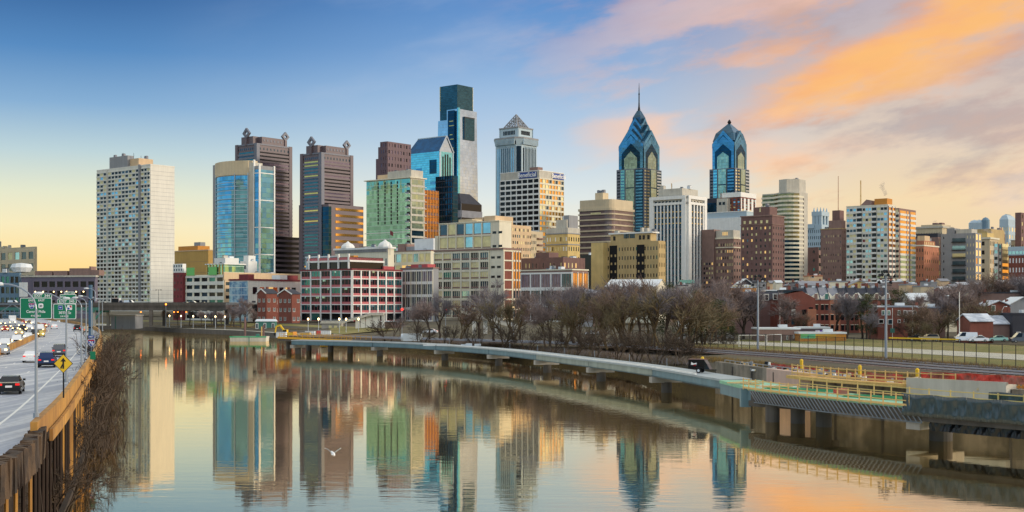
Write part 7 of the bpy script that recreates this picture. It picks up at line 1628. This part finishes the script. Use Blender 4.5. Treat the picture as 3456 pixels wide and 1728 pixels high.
# generic box/gable houses by pixel columns
def house(name,label,pl_,pr_,D,pe,kind,wall,roof='roof_grey',pk=None,wins=(),cat='house',z0=None,depth=9,chim=True):
    z0=ground_z(D) if z0 is None else z0
    X0,X1=XA(pl_,D),XA(pr_,D); w=X1-X0; ze=ZA(pe,D)-z0; ro=empty(name,(X0,D,z0)); tag(ro,label,cat)
    m=MB(); m.box(0,w,0,depth,-2,ze,wall)
    r=MB()
    if kind=='flat':
        r.box(-.15,w+.15,-.15,depth+.15,ze,ze+.45,roof); r.box(w*.55,w*.75,depth*.3,depth*.5,ze+.45,ze+1.2,'roof_white')
    elif kind=='front':   # gable faces the viewer
        zp=ZA(pk,D)-z0; m.poly([(0,0,ze),(w,0,ze),(w/2,0,zp)],wall); m.poly([(w,depth,ze),(0,depth,ze),(w/2,depth,zp)],wall)
        for (ua,ub) in ((-.4,w/2),(w+.4,w/2)):
            r.hexa([(ua,-.4,ze-.3),(ua,depth+.4,ze-.3),(ub,depth+.4,zp),(ub,-.4,zp),(ua,-.4,ze-.05),(ua,depth+.4,ze-.05),(ub,depth+.4,zp+.25),(ub,-.4,zp+.25)],roof)
    else:
        zp=ZA(pk,D)-z0
        r.hexa([(-.3,-.5,ze-.2),(w+.3,-.5,ze-.2),(w+.3,depth/2,zp),(-.3,depth/2,zp),(-.3,-.5,ze),(w+.3,-.5,ze),(w+.3,depth/2,zp+.25),(-.3,depth/2,zp+.25)],roof)
        r.hexa([(-.3,depth/2,zp),(w+.3,depth/2,zp),(w+.3,depth+.5,ze-.2),(-.3,depth+.5,ze-.2),(-.3,depth/2,zp+.25),(w+.3,depth/2,zp+.25),(w+.3,depth+.5,ze),(-.3,depth+.5,ze)],roof)
        for u in (0,w): m.poly([(u,0,ze),(u,depth,ze),(u,depth/2,zp)],wall)
    m.build('wall',ro); r.build('roof',ro)
    if chim: m=MB(); m.box(w*.15,w*.15+.7,depth*.6,depth*.6+.7,ze,ze+1.6,'red_brick'); m.build('chimney',ro)
    k=(X1-X0)/(pr_-pl_)
    for (a,b_,c,d,mm) in wins:
        u0,u1=(a-pl_)*k,(b_-pl_)*k; v1,v0=ZA(c,D)-z0,ZA(d,D)-z0
        m=MB(); m.box(u0,u1,-.12,.02,v0,v1,'white_paint'); f=m.build('window',ro); m=MB(); m.box(u0+.14,u1-.14,-.15,-.1,v0+.14,v1-.14,mm); m.build('pane',f)
    return ro
house('brick_house','two storey brick house with white windows and white flat roof, behind the right floodlight pole',2962,3098,330,1037,'flat','red_brick','roof_snow',wins=[(2975,2986,1047,1064,'win_sky'),(2995,3005,1047,1064,'win_sky'),(3029,3039,1047,1064,'win_teal'),(3049,3060,1047,1065,'win_mid'),(3062,3079,1048,1064,'brown_brick'),(3082,3093,1047,1065,'win_mid'),(2965,2982,1077,1092,'win_dark'),(2996,3013,1077,1095,'win_mid'),(3029,3039,1078,1090,'win_dark'),(3050,3060,1077,1090,'win_dark')])
house('garage_block','low flat garage row right of the two storey brick house',3098,3190,345,1040,'flat','brown_brick','roof_snow')
house('brick_house','brick gable house with a single white window and a snowy side roof',3335,3408,340,1030,'front','red_brick','roof_snow',1016,wins=[(3345,3359,1030,1050,'win_mid')])
house('house','pale grey gable house behind the snowy brick gable house',3405,3500,370,1028,'front','grey_wall','roof_white',1004)
house('brick_house','plain brick house with a long snowy roof and ground floor windows near the right edge',3275,3352,300,1083,'side','red_brick','roof_snow',1062,wins=[(3285,3299,1131,1137,'win_mid'),(3303,3315,1131,1137,'win_mid')])
house('house','low house with a broad white snowy roof beside the curved street lamp',3352,3425,312,1092,'side','brown_brick','roof_snow',1068)
house('house','dark slate coloured house at the right edge',3418,3500,310,1062,'flat','roof_dark','roof_dark',wins=[(3430,3445,1120,1128,'win_dark')])
house('warehouse','long brown wall building with a dark flat roof beneath the dark tree',3310,3520,460,990,'flat','brown_brick','roof_dark')
house('house','white domed roof house left of the white lamp pole',3072,3140,390,1012,'side','white_wall','roof_white',991)
house('house','pale house with a green gable roof at the white lamp pole',3195,3245,400,1016,'front','cream_wall','roof_white',998)
house('house','tan stucco house behind the dark conifer',3060,3108,450,962,'flat','peach_wall','roof_grey')
house('house','beige stucco house right of the tan stucco house',3108,3152,440,968,'flat','beige_wall','roof_grey')
house('brick_house','brick row end with stepped roof under the second white apartment slab',3010,3066,470,952,'flat','brown_brick','roof_snow')
house('brick_house','olive gabled barn like house with a brick chimney left of the roof snow',2866,2935,480,962,'front','yellow_brick','roof_grey',948,wins=[(2905,2925,955,968,'red_brick')])
house('house','dark roofed building with a white upper roof beside the barn like house',2935,3000,490,955,'flat','roof_grey','roof_white')
house('house','cream stepped parapet house below the brown brick tower',2798,2862,470,952,'flat','cream_wall','roof_grey')
house('house','sunlit peach stair tower house below the gap between two towers',2729,2776,520,933,'flat','peach_wall','orange_brick',wins=[(2738,2748,930,938,'win_dark')])
house('house','grey green slate roof house left of the cream stepped house',2702,2798,455,962,'side','grey_wall','roof_grey',950)
house('house','house with a glazed upper floor under a white roof, right of the left floodlight pole',2585,2682,430,982,'flat','win_mid','roof_white',depth=7)
house('house','house with tan upper windows left of the left floodlight pole',2465,2552,430,972,'flat','timber_orange','roof_white',depth=7,wins=[(2472+11*i,2479+11*i,962,972,'win_cream') for i in range(7)])
house('house','low grey gable roof house poking above the trees left of the floodlight pole',2500,2535,470,955,'front','roof_dark','roof_white',942)
house('brick_house','dull brick building half hidden by trees left of the big end wall',2480,2560,385,990,'flat','dark_brick','roof_grey')
house('house','teal roofed house under the right side of the white ribbed tower',2300,2345,520,955,'side','white_wall','teal_paint',946)
house('house','small white walled house behind the tree tops under the white ribbed tower',2298,2322,470,965,'flat','white_wall','roof_dark')
house('house','grey pitched roof house behind the trees under the tan block',1956,2000,500,990,'side','grey_wall','roof_grey',978)
house('house','second grey pitched roof house right of the first, behind the trees',2002,2040,500,990,'side','brown_brick','roof_grey',980)
for i in range(10):
    a=3120+random.random()*320; D=500+random.random()*160; w=24+random.random()*20; pe=955+random.random()*22+ (700-D)*.05
    house('house',['low terraced house with a white roof in the crowd under the grey balcony tower','small brown roofed house under the orange brick block','squat white roofed house left of the dark bushy tree','narrow house under the cream corner building','dark roofed terrace house near the right towers','white roofed shed among bare trees at the right','brick terrace house with a grey roof at the far right','pale terrace house behind the white lamp pole','low brick house before the red brick block','little grey house at the right skyline base'][i],a,a+w,D,pe,random.choice(['flat','side']),random.choice(['brown_brick','cream_wall','red_brick','grey_wall']),random.choice(['roof_white','roof_grey','roof_snow']),pe-8)
HD=['cream','brown brick','white roofed','grey','tan']
for i in range(34):
    px=2480+i*29+random.uniform(-8,8); D=random.uniform(500,760); w=random.uniform(16,34); pe=random.uniform(952,972)-(D-500)*.02
    wl=i%5; house('house','small '+HD[wl]+' rooftop in the far row, '+ORD2[i]+' from left',px,px+w,D,pe,random.choice(['flat','flat','side','front']),['cream_wall','brown_brick','grey_wall','grey_wall','peach_wall'][wl],random.choice(['roof_white','roof_grey','roof_snow','roof_dark']),pe-7,z0=7)
# low pavilion buildings behind field
house('pavilion','long low grey brown building with a pale roof edge behind the football goals',2558,2700,318,1112,'flat','brown_brick','roof_white',cat='low building',z0=4.2,depth=8,wins=[(2654,2660,1133,1147,'win_dark'),(2676,2681,1130,1142,'win_dark')],chim=False)
house('pavilion','dark low building with purple graffiti above the mural hut',2698,2800,326,1109,'flat','brown_granite_dark','roof_white',cat='low building',z0=4.2,depth=6,chim=False)
ro=house('pavilion','low hut with a green and yellow mural and a white roof behind the field fence',2698,2856,312,1127,'flat','timber_orange','roof_white',cat='low building',z0=4.2,depth=5,chim=False)
mat('graffiti_purple',(120,80,190),.7,var=.3,scale=2,rgb2=(230,226,240),f2=.04); mat('mural_yellow',(214,196,60),.7,var=.2,scale=.5,rgb2=(200,150,60),f2=.1); mat('mural_teal',(90,190,170),.7,var=.25,scale=.8,rgb2=(120,200,110),f2=.1)
k=XA(1+1728,312); m=MB(); m.box(0.3,4,-.05,0,1.2,2.8,'mural_teal'); m.box(4,9.2,-.055,0,1.3,2.6,'mural_yellow'); m.build('mural',ro)
m=MB(); D=326; m.box(XA(2752,D),XA(2800,D),D-.1,D,4.8,7.2,'graffiti_purple'); o=m.build('graffiti'); o.parent=None; tag(o,'purple and white graffiti painted on the dark low building','graffiti')
tag((lambda m:(m.beam((XA(3000,300),300,5.9),(XA(3235,296),296,5.6),.12,.32,'yellow_paint'),[m.tube((XA(p,299),299,4.2),(XA(p,299),299,5.8),.06,.06,5,'dark_metal') for p in range(3000,3236,30)],m.build('yellow_barrier'))[2])(MB()),'long thin yellow topped fence rail behind the grass field','fence')
tag((lambda m:(m.beam((XA(3380,318),318,5.6),(XA(3500,318),318,5.6),.15,2.2,'teal_paint'),[m.box(XA(p,318)-.1,XA(p,318)+.1,317.8,318,4.4,6.9,'dark_metal') for p in range(3380,3500,16)],m.build('green_hoarding'))[2])(MB()),'dark green hoarding behind the parked silver green car','fence')
# parked cars beyond the field
GP='cars parked beyond the grass field'
for (px,D,kind,paint,rz,lb) in ((3098,306,'suv','car_black',80,'black car parked under the small bare tree beyond the yellow rail'),(3135,303,'suv','car_tan',95,'tan car parked beside the black one'),(3258,300,'van','car_white',90,'long white van parked at the foot of the white lamp pole'),(3300,297,'sedan','car_white',90,'white sedan parked right of the white van'),(3366,300,'sedan','car_green',88,'silver green sedan parked before the green hoarding'),(3448,292,'van','car_grey',90,'grey van cut by the right edge beyond the field')):
    place_car(kind,paint,XA(px,D),D,4.98,R(rz),lb,False,GP)
for (px,D,lb) in ((2305,330,'white car half hidden by trees at the left of the park'),(2445,335,'pale car behind the trees near the dark hedge'),(1452,400,'white car seen under the trees near the left red signal'),(2000,380,'white car under the middle trees')):
    place_car('sedan','car_white',XA(px,D),D,4.6,R(80),lb,False,'white cars among the trees')
# cars on viaduct
for (px,kind,paint,lb) in ((400,'truck','car_blue','dark truck with a bright orange sign board crossing the viaduct'),(440,'van','car_white','white van crossing the viaduct beside the truck'),(350,'sedan','car_silver','silver car crossing the viaduct at the left'),(640,'sedan','car_silver','first silver car on the viaduct before the parking garage'),(665,'suv','car_white','white car on the viaduct before the parking garage'),(700,'sedan','car_blue','blue car on the viaduct before the parking garage'),(20,'van','car_white','white van on the viaduct at the left edge'),(300,'sedan','car_black','black car on the viaduct right of the sign post')):
    f=(XA(px,620)-VX0)/(VX1-VX0); p=vpt(f,2.4,13.62); o=place_car(kind,paint,p.x,p.y,p.z,R(-100),lb,False,'vehicles on the viaduct')
    if px==400: m=MB(); m.box(-1.0,-.95,-2.6,.4,1.4,2.9,'lamp_orange'); m.box(-.95,-.9,-3.0,.8,1.1,3.1,'dark_metal'); q=m.build('sign_board',o); q.location=(2.2,0,0) if False else (2.3,0,0)
# viaduct street lamps
for px,lb in ((386,'thin lamp on the viaduct left of the slab tower corner'),(518,'double headed lamp on the viaduct before the blank white wall'),(552,'dark cross shaped pole at the right end of the blank white wall'),(455,'thin lamp on the viaduct before the slab tower windows')):
    f=(XA(px,620)-VX0)/(VX1-VX0); p=vpt(f,-.6,14.6); ro=empty('viaduct_lamp',p); tag(ro,lb,'street lamp'); m=MB(); m.tube((0,0,0),(0,0,6.5),.12,.09,6,'dark_metal'); m.build('pole',ro); m=MB(); m.beam((-1.2,0,6.3),(1.2,0,6.3),.1,.1,'dark_metal'); m.build('arm',ro)
    for s_ in (-1,1): m=MB(); lathe(m,[(0,6),(.22,6.05),(.3,6.4),(0,6.6)],8,'roof_white' if px!=552 else 'dark_metal',s_*1.2); m.build('lamp_head',ro)
# ================================================================= TREES
mat('bark_dark',(78,66,56),.95,var=.2,scale=1); mat('bark_olive',(90,74,48),.95,var=.2,scale=1); mat('bark_pale',(184,172,152),.9,var=.1,scale=1)
mat('twig_mauve',(128,120,124),.95,var=.18,scale=.25); mat('twig_grey',(130,124,128),.95,var=.18,scale=.25); mat('twig_brown',(122,102,88),.95,var=.18,scale=.25); mat('twig_olive',(114,102,76),.95,var=.2,scale=.25); mat('twig_pink',(138,122,118),.95,var=.15,scale=.25)
mat('leaf_conifer',(52,70,44),.9,var=.3,scale=.8,rgb2=(84,84,44),f2=.15); mat('leaf_ochre',(150,120,56),.9,var=.25,scale=.8)
def bare_tree(seed,h,spread,bark,twig,multi=1,dens=1.0,tw=.05,up=.12,maxlev=5):
    rnd=random.Random(seed); tr_=MB(); tg=MB()
    def seg(p,d,l,r,lev):
        bend=Vector((rnd.uniform(-1,1),rnd.uniform(-1,1),0))*.10*l; md=p+d*l*.5+bend; q=p+d*l
        n=5 if lev<2 else 3; tgt=tr_ if lev<4 else tg; mm_=bark if lev<4 else twig
        tgt.tube(p,md,r,r*.86,n,mm_,False); tgt.tube(md,q,r*.86,r*.7,n,mm_,False)
        if lev>=3:
            k=int((4 if lev<maxlev else 7)*dens)
            for i in range(k):
                f=rnd.random(); b_=p.lerp(q,f); dd=(d*1.1+Vector((rnd.uniform(-1,1),rnd.uniform(-1,1),rnd.uniform(-.5,.9)))).normalized(); e=b_+dd*rnd.uniform(.4,1.9)*h/14
                s_=Vector((rnd.uniform(-1,1),rnd.uniform(-1,1),rnd.uniform(-.4,.4))).cross(dd).normalized()*tw*rnd.uniform(.45,1)
                tg.poly([b_-s_,b_+s_,e],twig)
                mid=b_.lerp(e,rnd.uniform(.3,.7)); d2=(dd+Vector((rnd.uniform(-1,1),rnd.uniform(-1,1),rnd.uniform(-.3,.7)))*.9).normalized(); e2=mid+d2*rnd.uniform(.3,1.0)*h/14; tg.poly([mid-s_*.8,mid+s_*.8,e2],twig)
        if lev>=maxlev: return
        nb=rnd.choice([2,3,3,4]) if lev<3 else rnd.choice([2,3,4])
        for i in range(nb):
            f=1 if i<2 else rnd.uniform(.3,.95)
            a=rnd.uniform(0,6.28); t_=rnd.uniform(.2,.85)*spread*(1 if lev else .7)
            o=d.orthogonal().normalized(); w=d.cross(o); dd=(d+(o*math.cos(a)+w*math.sin(a))*t_+Vector((0,0,up if lev<3 else 0))).normalized()
            seg(p.lerp(q,f),dd,l*rnd.uniform(.58,.98),r*rnd.uniform(.48,.7),lev+1)
    for k in range(multi):
        a=rnd.uniform(0,6.28); d=Vector((math.cos(a)*.4*(multi>1),math.sin(a)*.4*(multi>1),1)).normalized()
        seg(Vector((math.cos(a)*.4*(multi>1),math.sin(a)*.4*(multi>1),-.3)),d,h*.20,h*.02/(1 if multi==1 else 1.3),0)
    return tr_,tg
def mesh(mb,nm):
    me=bpy.data.meshes.new(nm); me.from_pydata(mb.v,[],mb.f)
    for q in mb.mats: me.materials.append(MATS[q])
    me.polygons.foreach_set('material_index',mb.m); me.update(); return me
TP=[[] for _ in range(6)]
for v in range(3):
    for i,(h,sp,bk,twg,mu,up,dn) in enumerate(((16,.9,'bark_dark','twig_mauve',1,.16,.8),(15,1.1,'bark_olive','twig_brown',2,.10,.7),(17,.75,'bark_dark','twig_grey',1,.22,.8),(13,1.2,'bark_olive','twig_olive',2,.06,.6),(14,1.0,'bark_dark','twig_pink',1,.12,.8),(9,1.3,'bark_dark','bark_dark',3,.05,.3))):
        tr_,tg=bare_tree(10*v+i+3,h,sp,bk,twg,mu,dn,up=up,maxlev=5 if mu==1 else 4)
        zs=sorted(q[2] for q in tg.v)[int(len(tg.v)*.985)]; TP[i].append((mesh(tr_,'trunk'),mesh(tg,'crown'),zs)); print('tree',i,len(tr_.f),len(tg.f),round(zs,1))
LM=[(345,'the trestle'),(1090,'the pink grid block'),(1340,'the grey window wing'),(1420,'the loft block left half'),(1560,'the loft block middle'),(1680,'the loft block blank strip'),(1780,'the white frame left end'),(1880,'the white frame middle'),(1975,'the white frame sunlit end'),(2060,'the cream roof left end'),(2150,'the cream roof middle'),(2240,'the cream roof right end'),(2310,'the white ribbed tower'),(2380,'the right side of the ribbed tower'),(2450,'the mauve apartment house'),(2530,'the dark brown tower'),(2620,'the banded cream tower'),(2700,'the big brick end wall'),(2800,'the steep roofed row houses'),(2900,'the first white slab'),(2990,'the right floodlight pole'),(3080,'the second white slab'),(3140,'the orange brick block'),(3220,'the grey balcony tower'),(3320,'the cream corner building'),(3400,'the red brick tower block'),(3460,'the right picture edge')]
ntree=0; TREES=[]
KD=['mauve bare tree','broad brown bare tree','slim grey bare tree','olive bare tree','pinkish bare tree','low brown shrub']
def tree(px,D,top_py,k,where='',lab=None,zb=None,group='bare winter trees on the river bank',bypx=True):
    global ntree
    zb=4.0 if zb is None else zb
    h=ZA(top_py,D)-zb; T_=random.choice(TP[k]); s_=h/T_[2]; ro=empty('shrub' if k==5 else 'bare_tree',(XA(px,D),D,zb),random.random()*6.28)
    lm=min(LM,key=lambda q:abs(q[0]-px))[1]
    base=lab or f'{KD[k]} {where} below {lm}'
    TREES.append((base,px if bypx else D,ro,group,bypx))
    wx=random.uniform(.85,1.3)
    for nm,me in (('trunk',T_[0]),('crown',T_[1])):
        o=bpy.data.objects.new(nm,me); COL.objects.link(o); o.parent=ro; o.scale=(s_*wx,s_*wx,s_)
    ntree+=1
# main grove between the boardwalk and the railway
for (px,D,py,k) in ((1345,352,1012,1),(1395,362,1010,0),(1372,372,1005,0),(1440,345,1025,4),(1480,352,1015,2),(1540,345,1010,1),(1590,336,1020,3),(1630,350,985,0),(1660,330,1000,2),(1700,322,1030,3),(1738,340,985,1),(1770,315,985,0),(1812,330,975,2),(1850,305,970,0),(1882,320,968,4),(1915,296,985,1),(1950,312,978,0),(1985,290,990,3),(2020,305,975,2),(2050,284,990,1),(2085,298,972,0),(2110,275,990,3),(2140,290,968,1),(2170,268,965,3),(2205,280,955,2),(2228,262,975,1),(2258,285,948,0),(2280,262,985,3),(2312,300,960,4),(2345,310,968,2),(2380,318,965,0),(2410,330,970,4),(2445,335,962,1),(2475,340,970,4),(2520,345,975,0),(2560,350,990,1),(2600,352,1005,2),(2650,345,1010,4),(2700,350,1020,1),(2745,352,1015,4),(2870,330,1000,0),(2900,335,1010,2),(2935,322,1020,2),(2830,340,1008,4),(1360,385,1030,0),(1465,372,1040,1),(1515,365,1035,4),(1565,360,1020,0),(1610,352,1008,1),(1640,342,1025,4),(1755,350,1000,4),(1790,345,990,2),(1830,300,1000,4),(1870,342,985,0),(1900,335,975,2),(1935,328,980,4),(1968,325,970,0),(2005,318,985,4),(2035,312,968,0),(2068,310,980,2),(2098,318,965,4),(2125,308,975,1),(2155,300,962,0),(2188,295,958,1),(2218,298,965,4),(2245,275,970,3),(2270,295,952,1),(2300,285,965,0),(2330,290,972,1),(2360,300,980,3),(2395,310,975,1),(2430,322,975,0),(2460,328,985,1),(2500,350,985,4),(2540,342,1000,0)):
    (random.random()<.72) and tree(px+random.uniform(-14,14),D,py+random.choice([-14,-4,6,18,34])+random.uniform(-6,6),k,'in the grove' if px<2300 else 'in the park')
# second line nearer water, lower
for (px,D,py,k) in ((1310,372,1070,5),(1420,338,1090,5),(1510,325,1095,5),(1610,310,1095,5),(1690,298,1100,5),(1780,290,1095,5),(1860,278,1105,5),(1940,264,1105,5),(2010,256,1110,5),(2080,246,1115,5),(2150,236,1120,5),(2210,230,1110,5),(2270,226,1120,5),(2330,232,1150,5),(2380,300,1120,5),(2450,300,1130,5)):
    tree(px,D,py,k,'at the water edge',group='bare shrubs at the water edge',zb=2.6)
# right part: street trees in front of houses and beyond
for (px,D,py,k) in ((3105,318,1030,1),(3140,322,1040,3),(3175,312,1045,1),(3120,305,1085,3),(3200,330,1010,0),(3255,340,985,4),(3282,330,1010,1),(3215,430,960,4),(3180,440,965,0),(3240,450,955,2),(3290,460,950,4),(3330,480,945,2),(3355,470,922,1),(3385,478,925,1),(3420,470,940,4),(3450,460,935,0),(3060,400,985,2),(3030,395,975,1),(3125,420,985,0),(2660,470,960,2),(2750,480,955,4),(2810,500,958,2),(3310,320,1020,3),(3060,322,1090,5),(3090,320,1110,5),(3430,320,1100,5),(3150,360,975,4),(3075,380,1000,4)):
    tree(px,D,py,k,'among the houses',group='bare trees among the houses',zb=4.2+max(0,(D-300))*.012)
# far bank left
for (px,D,py,k) in ((560,628,1050,4),(600,622,1048,4),(640,618,1046,0),(680,600,1050,4),(715,598,1052,0),(748,595,1052,4),(790,580,1030,4),(830,575,1010,4),(812,570,1035,0),(860,585,1050,4),(775,590,1050,1),(1660,470,950,2),(1300,440,1090,1)):
    tree(px,D,py,k,'on the lawn',group='bare trees on the far bank',zb=3.6)
# trestle shrubs and overhanging branches
for (px,D,py,k,zb) in ((346,235,1118,5,1),(338,186,1142,5,.8),(334,165,1170,5,.6),(322,142,1212,5,.3),(308,120,1285,5,.2),(262,100,1400,5,.2),(200,80,1560,5,.2)):
    tree(px,D,py,k,lab='dark bare shrub hanging from the foot of the highway trestle',group='bare shrubs along the trestle',zb=zb,bypx=False)
ORD=['first','second','third','fourth','fifth','sixth','seventh','eighth','ninth','tenth','eleventh','twelfth','thirteenth','fourteenth','fifteenth']
by={}
for q in TREES: by.setdefault(q[0],[]).append(q)
for base,qs in by.items():
    qs.sort(key=lambda q:q[1])
    for i,q in enumerate(qs):
        tag(q[2],base if len(qs)==1 else base+', '+ORD[i]+(' from left' if q[4] else ' from the camera'),'shrub' if 'shrub' in base else 'tree',q[3])
DARKT=[('dark evergreen tree rising above the grove under the right end of the long cream roof',2352,300,978,4.2,3.4),('olive topped evergreen above the grove beside the long cream roof',2250,290,945,4.6,3.4),('dark evergreen in the park left of the floodlight pole',2415,318,1010,4.5,4),('snow flecked dark evergreen right of the row houses',2925,330,990,4.6,3.6),('dark round evergreen behind the two storey brick house',3035,372,975,5,4.2),('dark evergreen hedge tree at the left of the park',2440,330,1060,4.3,4.5)]
def evergreen(label,px,D,py,zb,rad,seed):
    rnd=random.Random(seed); h=ZA(py,D)-zb; ro=empty('evergreen_tree',(XA(px,D),D,zb)); tag(ro,label,'tree','evergreen trees'); m=MB(); m.tube((0,0,-.3),(0,0,h*.8),.28,.08,7,'bark_dark')
    m2=MB()
    for i in range(60):
        z=h*(.15+.8*rnd.random()); a=rnd.uniform(0,6.28); r=rad*(1-.6*(z/h))*rnd.uniform(.5,1); q=Vector((math.cos(a)*r,math.sin(a)*r,z+rnd.uniform(-.2,.5))); m.tube((0,0,z-.5),q,.05,.02,3,'bark_dark',False)
        for k in range(46):
            c=q+Vector((rnd.gauss(0,.55),rnd.gauss(0,.55),rnd.gauss(0,.35))); d=Vector((rnd.uniform(-1,1),rnd.uniform(-1,1),rnd.uniform(-.5,.6)))*.3; e=Vector((rnd.uniform(-1,1),rnd.uniform(-1,1),rnd.uniform(-1,1)))*.18; m2.poly([c-d,c+e,c+d],'leaf_conifer')
    m.build('trunk',ro); m2.build('crown',ro)
for i,(lb,px,D,py,zb,rd) in enumerate(DARKT): evergreen(lb,px,D,py,zb,rd,50+i)
# brush and dry grass
def brush(name,label,pts,n,h,mm,seed):
    rnd=random.Random(seed); m=MB()
    for i in range(n):
        k=rnd.randrange(len(pts)-1); f=rnd.random(); a,b_=pts[k],pts[k+1]; x=a[0]+(b_[0]-a[0])*f+rnd.gauss(0,1.4); y=a[1]+(b_[1]-a[1])*f+rnd.gauss(0,1.4); z=a[2]+(b_[2]-a[2])*f
        for j in range(3):
            d=Vector((rnd.uniform(-.6,.6),rnd.uniform(-.6,.6),1)).normalized()*h*rnd.uniform(.4,1); s_=Vector((rnd.uniform(-1,1),rnd.uniform(-1,1),0)).normalized()*.05; p=Vector((x,y,z-.1)); m.poly([p-s_,p+s_,p+d],rnd.choice(mm))
    tag(m.build(name),label,'brush',kind='stuff')
brush('brush','low brown brush along the bank behind the boardwalk',[(-66,450,2.3),(-34,402,2.3),(-8,353,2.3),(13,298,2.5),(24,258,2.8),(32,220,3.5)],6500,1.6,['twig_brown','twig_olive','twig_grey'],5)
brush('brush','dry orange brush between the railway tracks and the field fence',[(28,300,4),(43,275,4),(56,247,4),(66,222,4),(77,188,4),(98,146,4)],5000,1.1,['leaf_ochre','twig_olive','twig_brown'],6)
brush('brush','tangled dark brush at the foot of the trestle',[(-88.5,275,1),(-74,230,1),(-59,180,.6),(-47,140,.2),(-38.5,112,.0)],1500,2.2,['bark_dark','bark_dark','bark_dark'],7)
brush('brush','dry brush on the railway side right of the orange mesh',[(34,230,4),(42,200,4),(50,178,4),(62,158,4),(80,142,4)],3500,1.0,['leaf_ochre','twig_olive'],8)
brush('dry_grass','short dry grass over the river bank lawn',[(-205,690,3.2),(-158,622,3.2),(-118,575,3.2),(-85,520,3.2)],3000,.8,['twig_olive','leaf_ochre'],9)
# steam
st=bpy.data.materials.new('steam'); st.use_nodes=True; MATS['steam']=st; t=NT(st.node_tree); st.node_tree.nodes.remove(st.node_tree.nodes['Principled BSDF']); pv=t.n('ShaderNodeVolumePrincipled'); pv.inputs['Color'].default_value=(.75,.66,.6,1); tc=t.n('ShaderNodeTexCoord').outputs['Object']; t.put(pv.inputs['Density'],t.m('MULTIPLY',t.ss(t.noise(tc,.25,4,.6),.42,.62),.22)); t.nt.links.new(pv.outputs[0],st.node_tree.nodes['Material Output'].inputs['Volume'])
for (px,py0,py1,D,lb) in ((2985,662,612,1100,'thin brown steam plume above the white apartment slab roof'),(3165,758,742,1250,'small pale steam puff above the long grey stone building'),(3340,790,768,960,'pale steam puff beside the water tanks')):
    m=MB(); P=[PT(px+6*math.sin(i*1.1)-i*1.2,py0+(py1-py0)*i/7,D) for i in range(8)]; rr_=[1,1.8,2.6,2.2,3,2.4,1.8,.6]
    k=len(m.v); a_=m.mi('steam')
    for p,r in zip(P,rr_):
        for i in range(8): m.v.append((p.x+r*math.cos(i*.785),p.y+r*math.sin(i*.785),p.z))
    for s_ in range(7):
        for i in range(8): j=(i+1)%8; m.f.append((s_*8+i,s_*8+j,s_*8+8+j,s_*8+8+i)); m.m.append(a_)
    m.f.append(tuple(range(7,-1,-1))); m.m.append(a_); m.f.append(tuple(range(56,64))); m.m.append(a_); o=m.build('steam_plume',smooth=True); tag(o,lb,'steam')
print('trees',ntree,'objects',len(bpy.data.objects),'faces',sum(len(o.data.polygons) for o in bpy.data.objects if o.type=='MESH'))
# ================================================================= MORE FAR MID-RISES AT THE RIGHT
for (a,b_,c,D,py,wl,nl,nr,lb) in ((3196,3222,3240,1180,806,'beige_wall',4,8,'hazy beige mid-rise directly behind the grey balcony tower'),(3236,3256,3276,1300,792,'grey_wall',3,9,'grey mid-rise peeking over the grey balcony tower roof'),(3290,3318,3332,1240,800,'tan_brick',5,8,'tan mid-rise between the balcony tower and the cream corner building'),(3352,3376,3392,1220,786,'brown_brick',4,8,'brownish mid-rise left of the rounded pale stone tower'),(3412,3436,3456,1180,812,'beige_wall',4,7,'beige mid-rise right of the rounded pale stone tower'),(3072,3090,3104,1250,796,'cream_wall',3,7,'cream mid-rise just right of the second white slab'),(2738,2752,2764,1500,800,'grey_wall',3,7,'grey mid-rise in the gap left of the ornate stone tower'),(3116,3134,3150,1350,782,'peach_wall',3,7,'peach mid-rise far behind the orange brick block')):
    b=Bld('office_building',lb,a,b_,c,D,py,wall=wl); b.face('L',nl,nr,.4,.45,b.H*.3,b.H-2,mx=MIX_OFF,proud=.25); b.face('R',3,nr,.4,.45,b.H*.3,b.H-2,mx=MIX_APT,proud=.25); b.coping('concrete_light',.8,.4); b.top(.2,.7,.2,.6,b.H,b.H+5,wl); b.clutter(4,h=(1.5,4)); b.done()
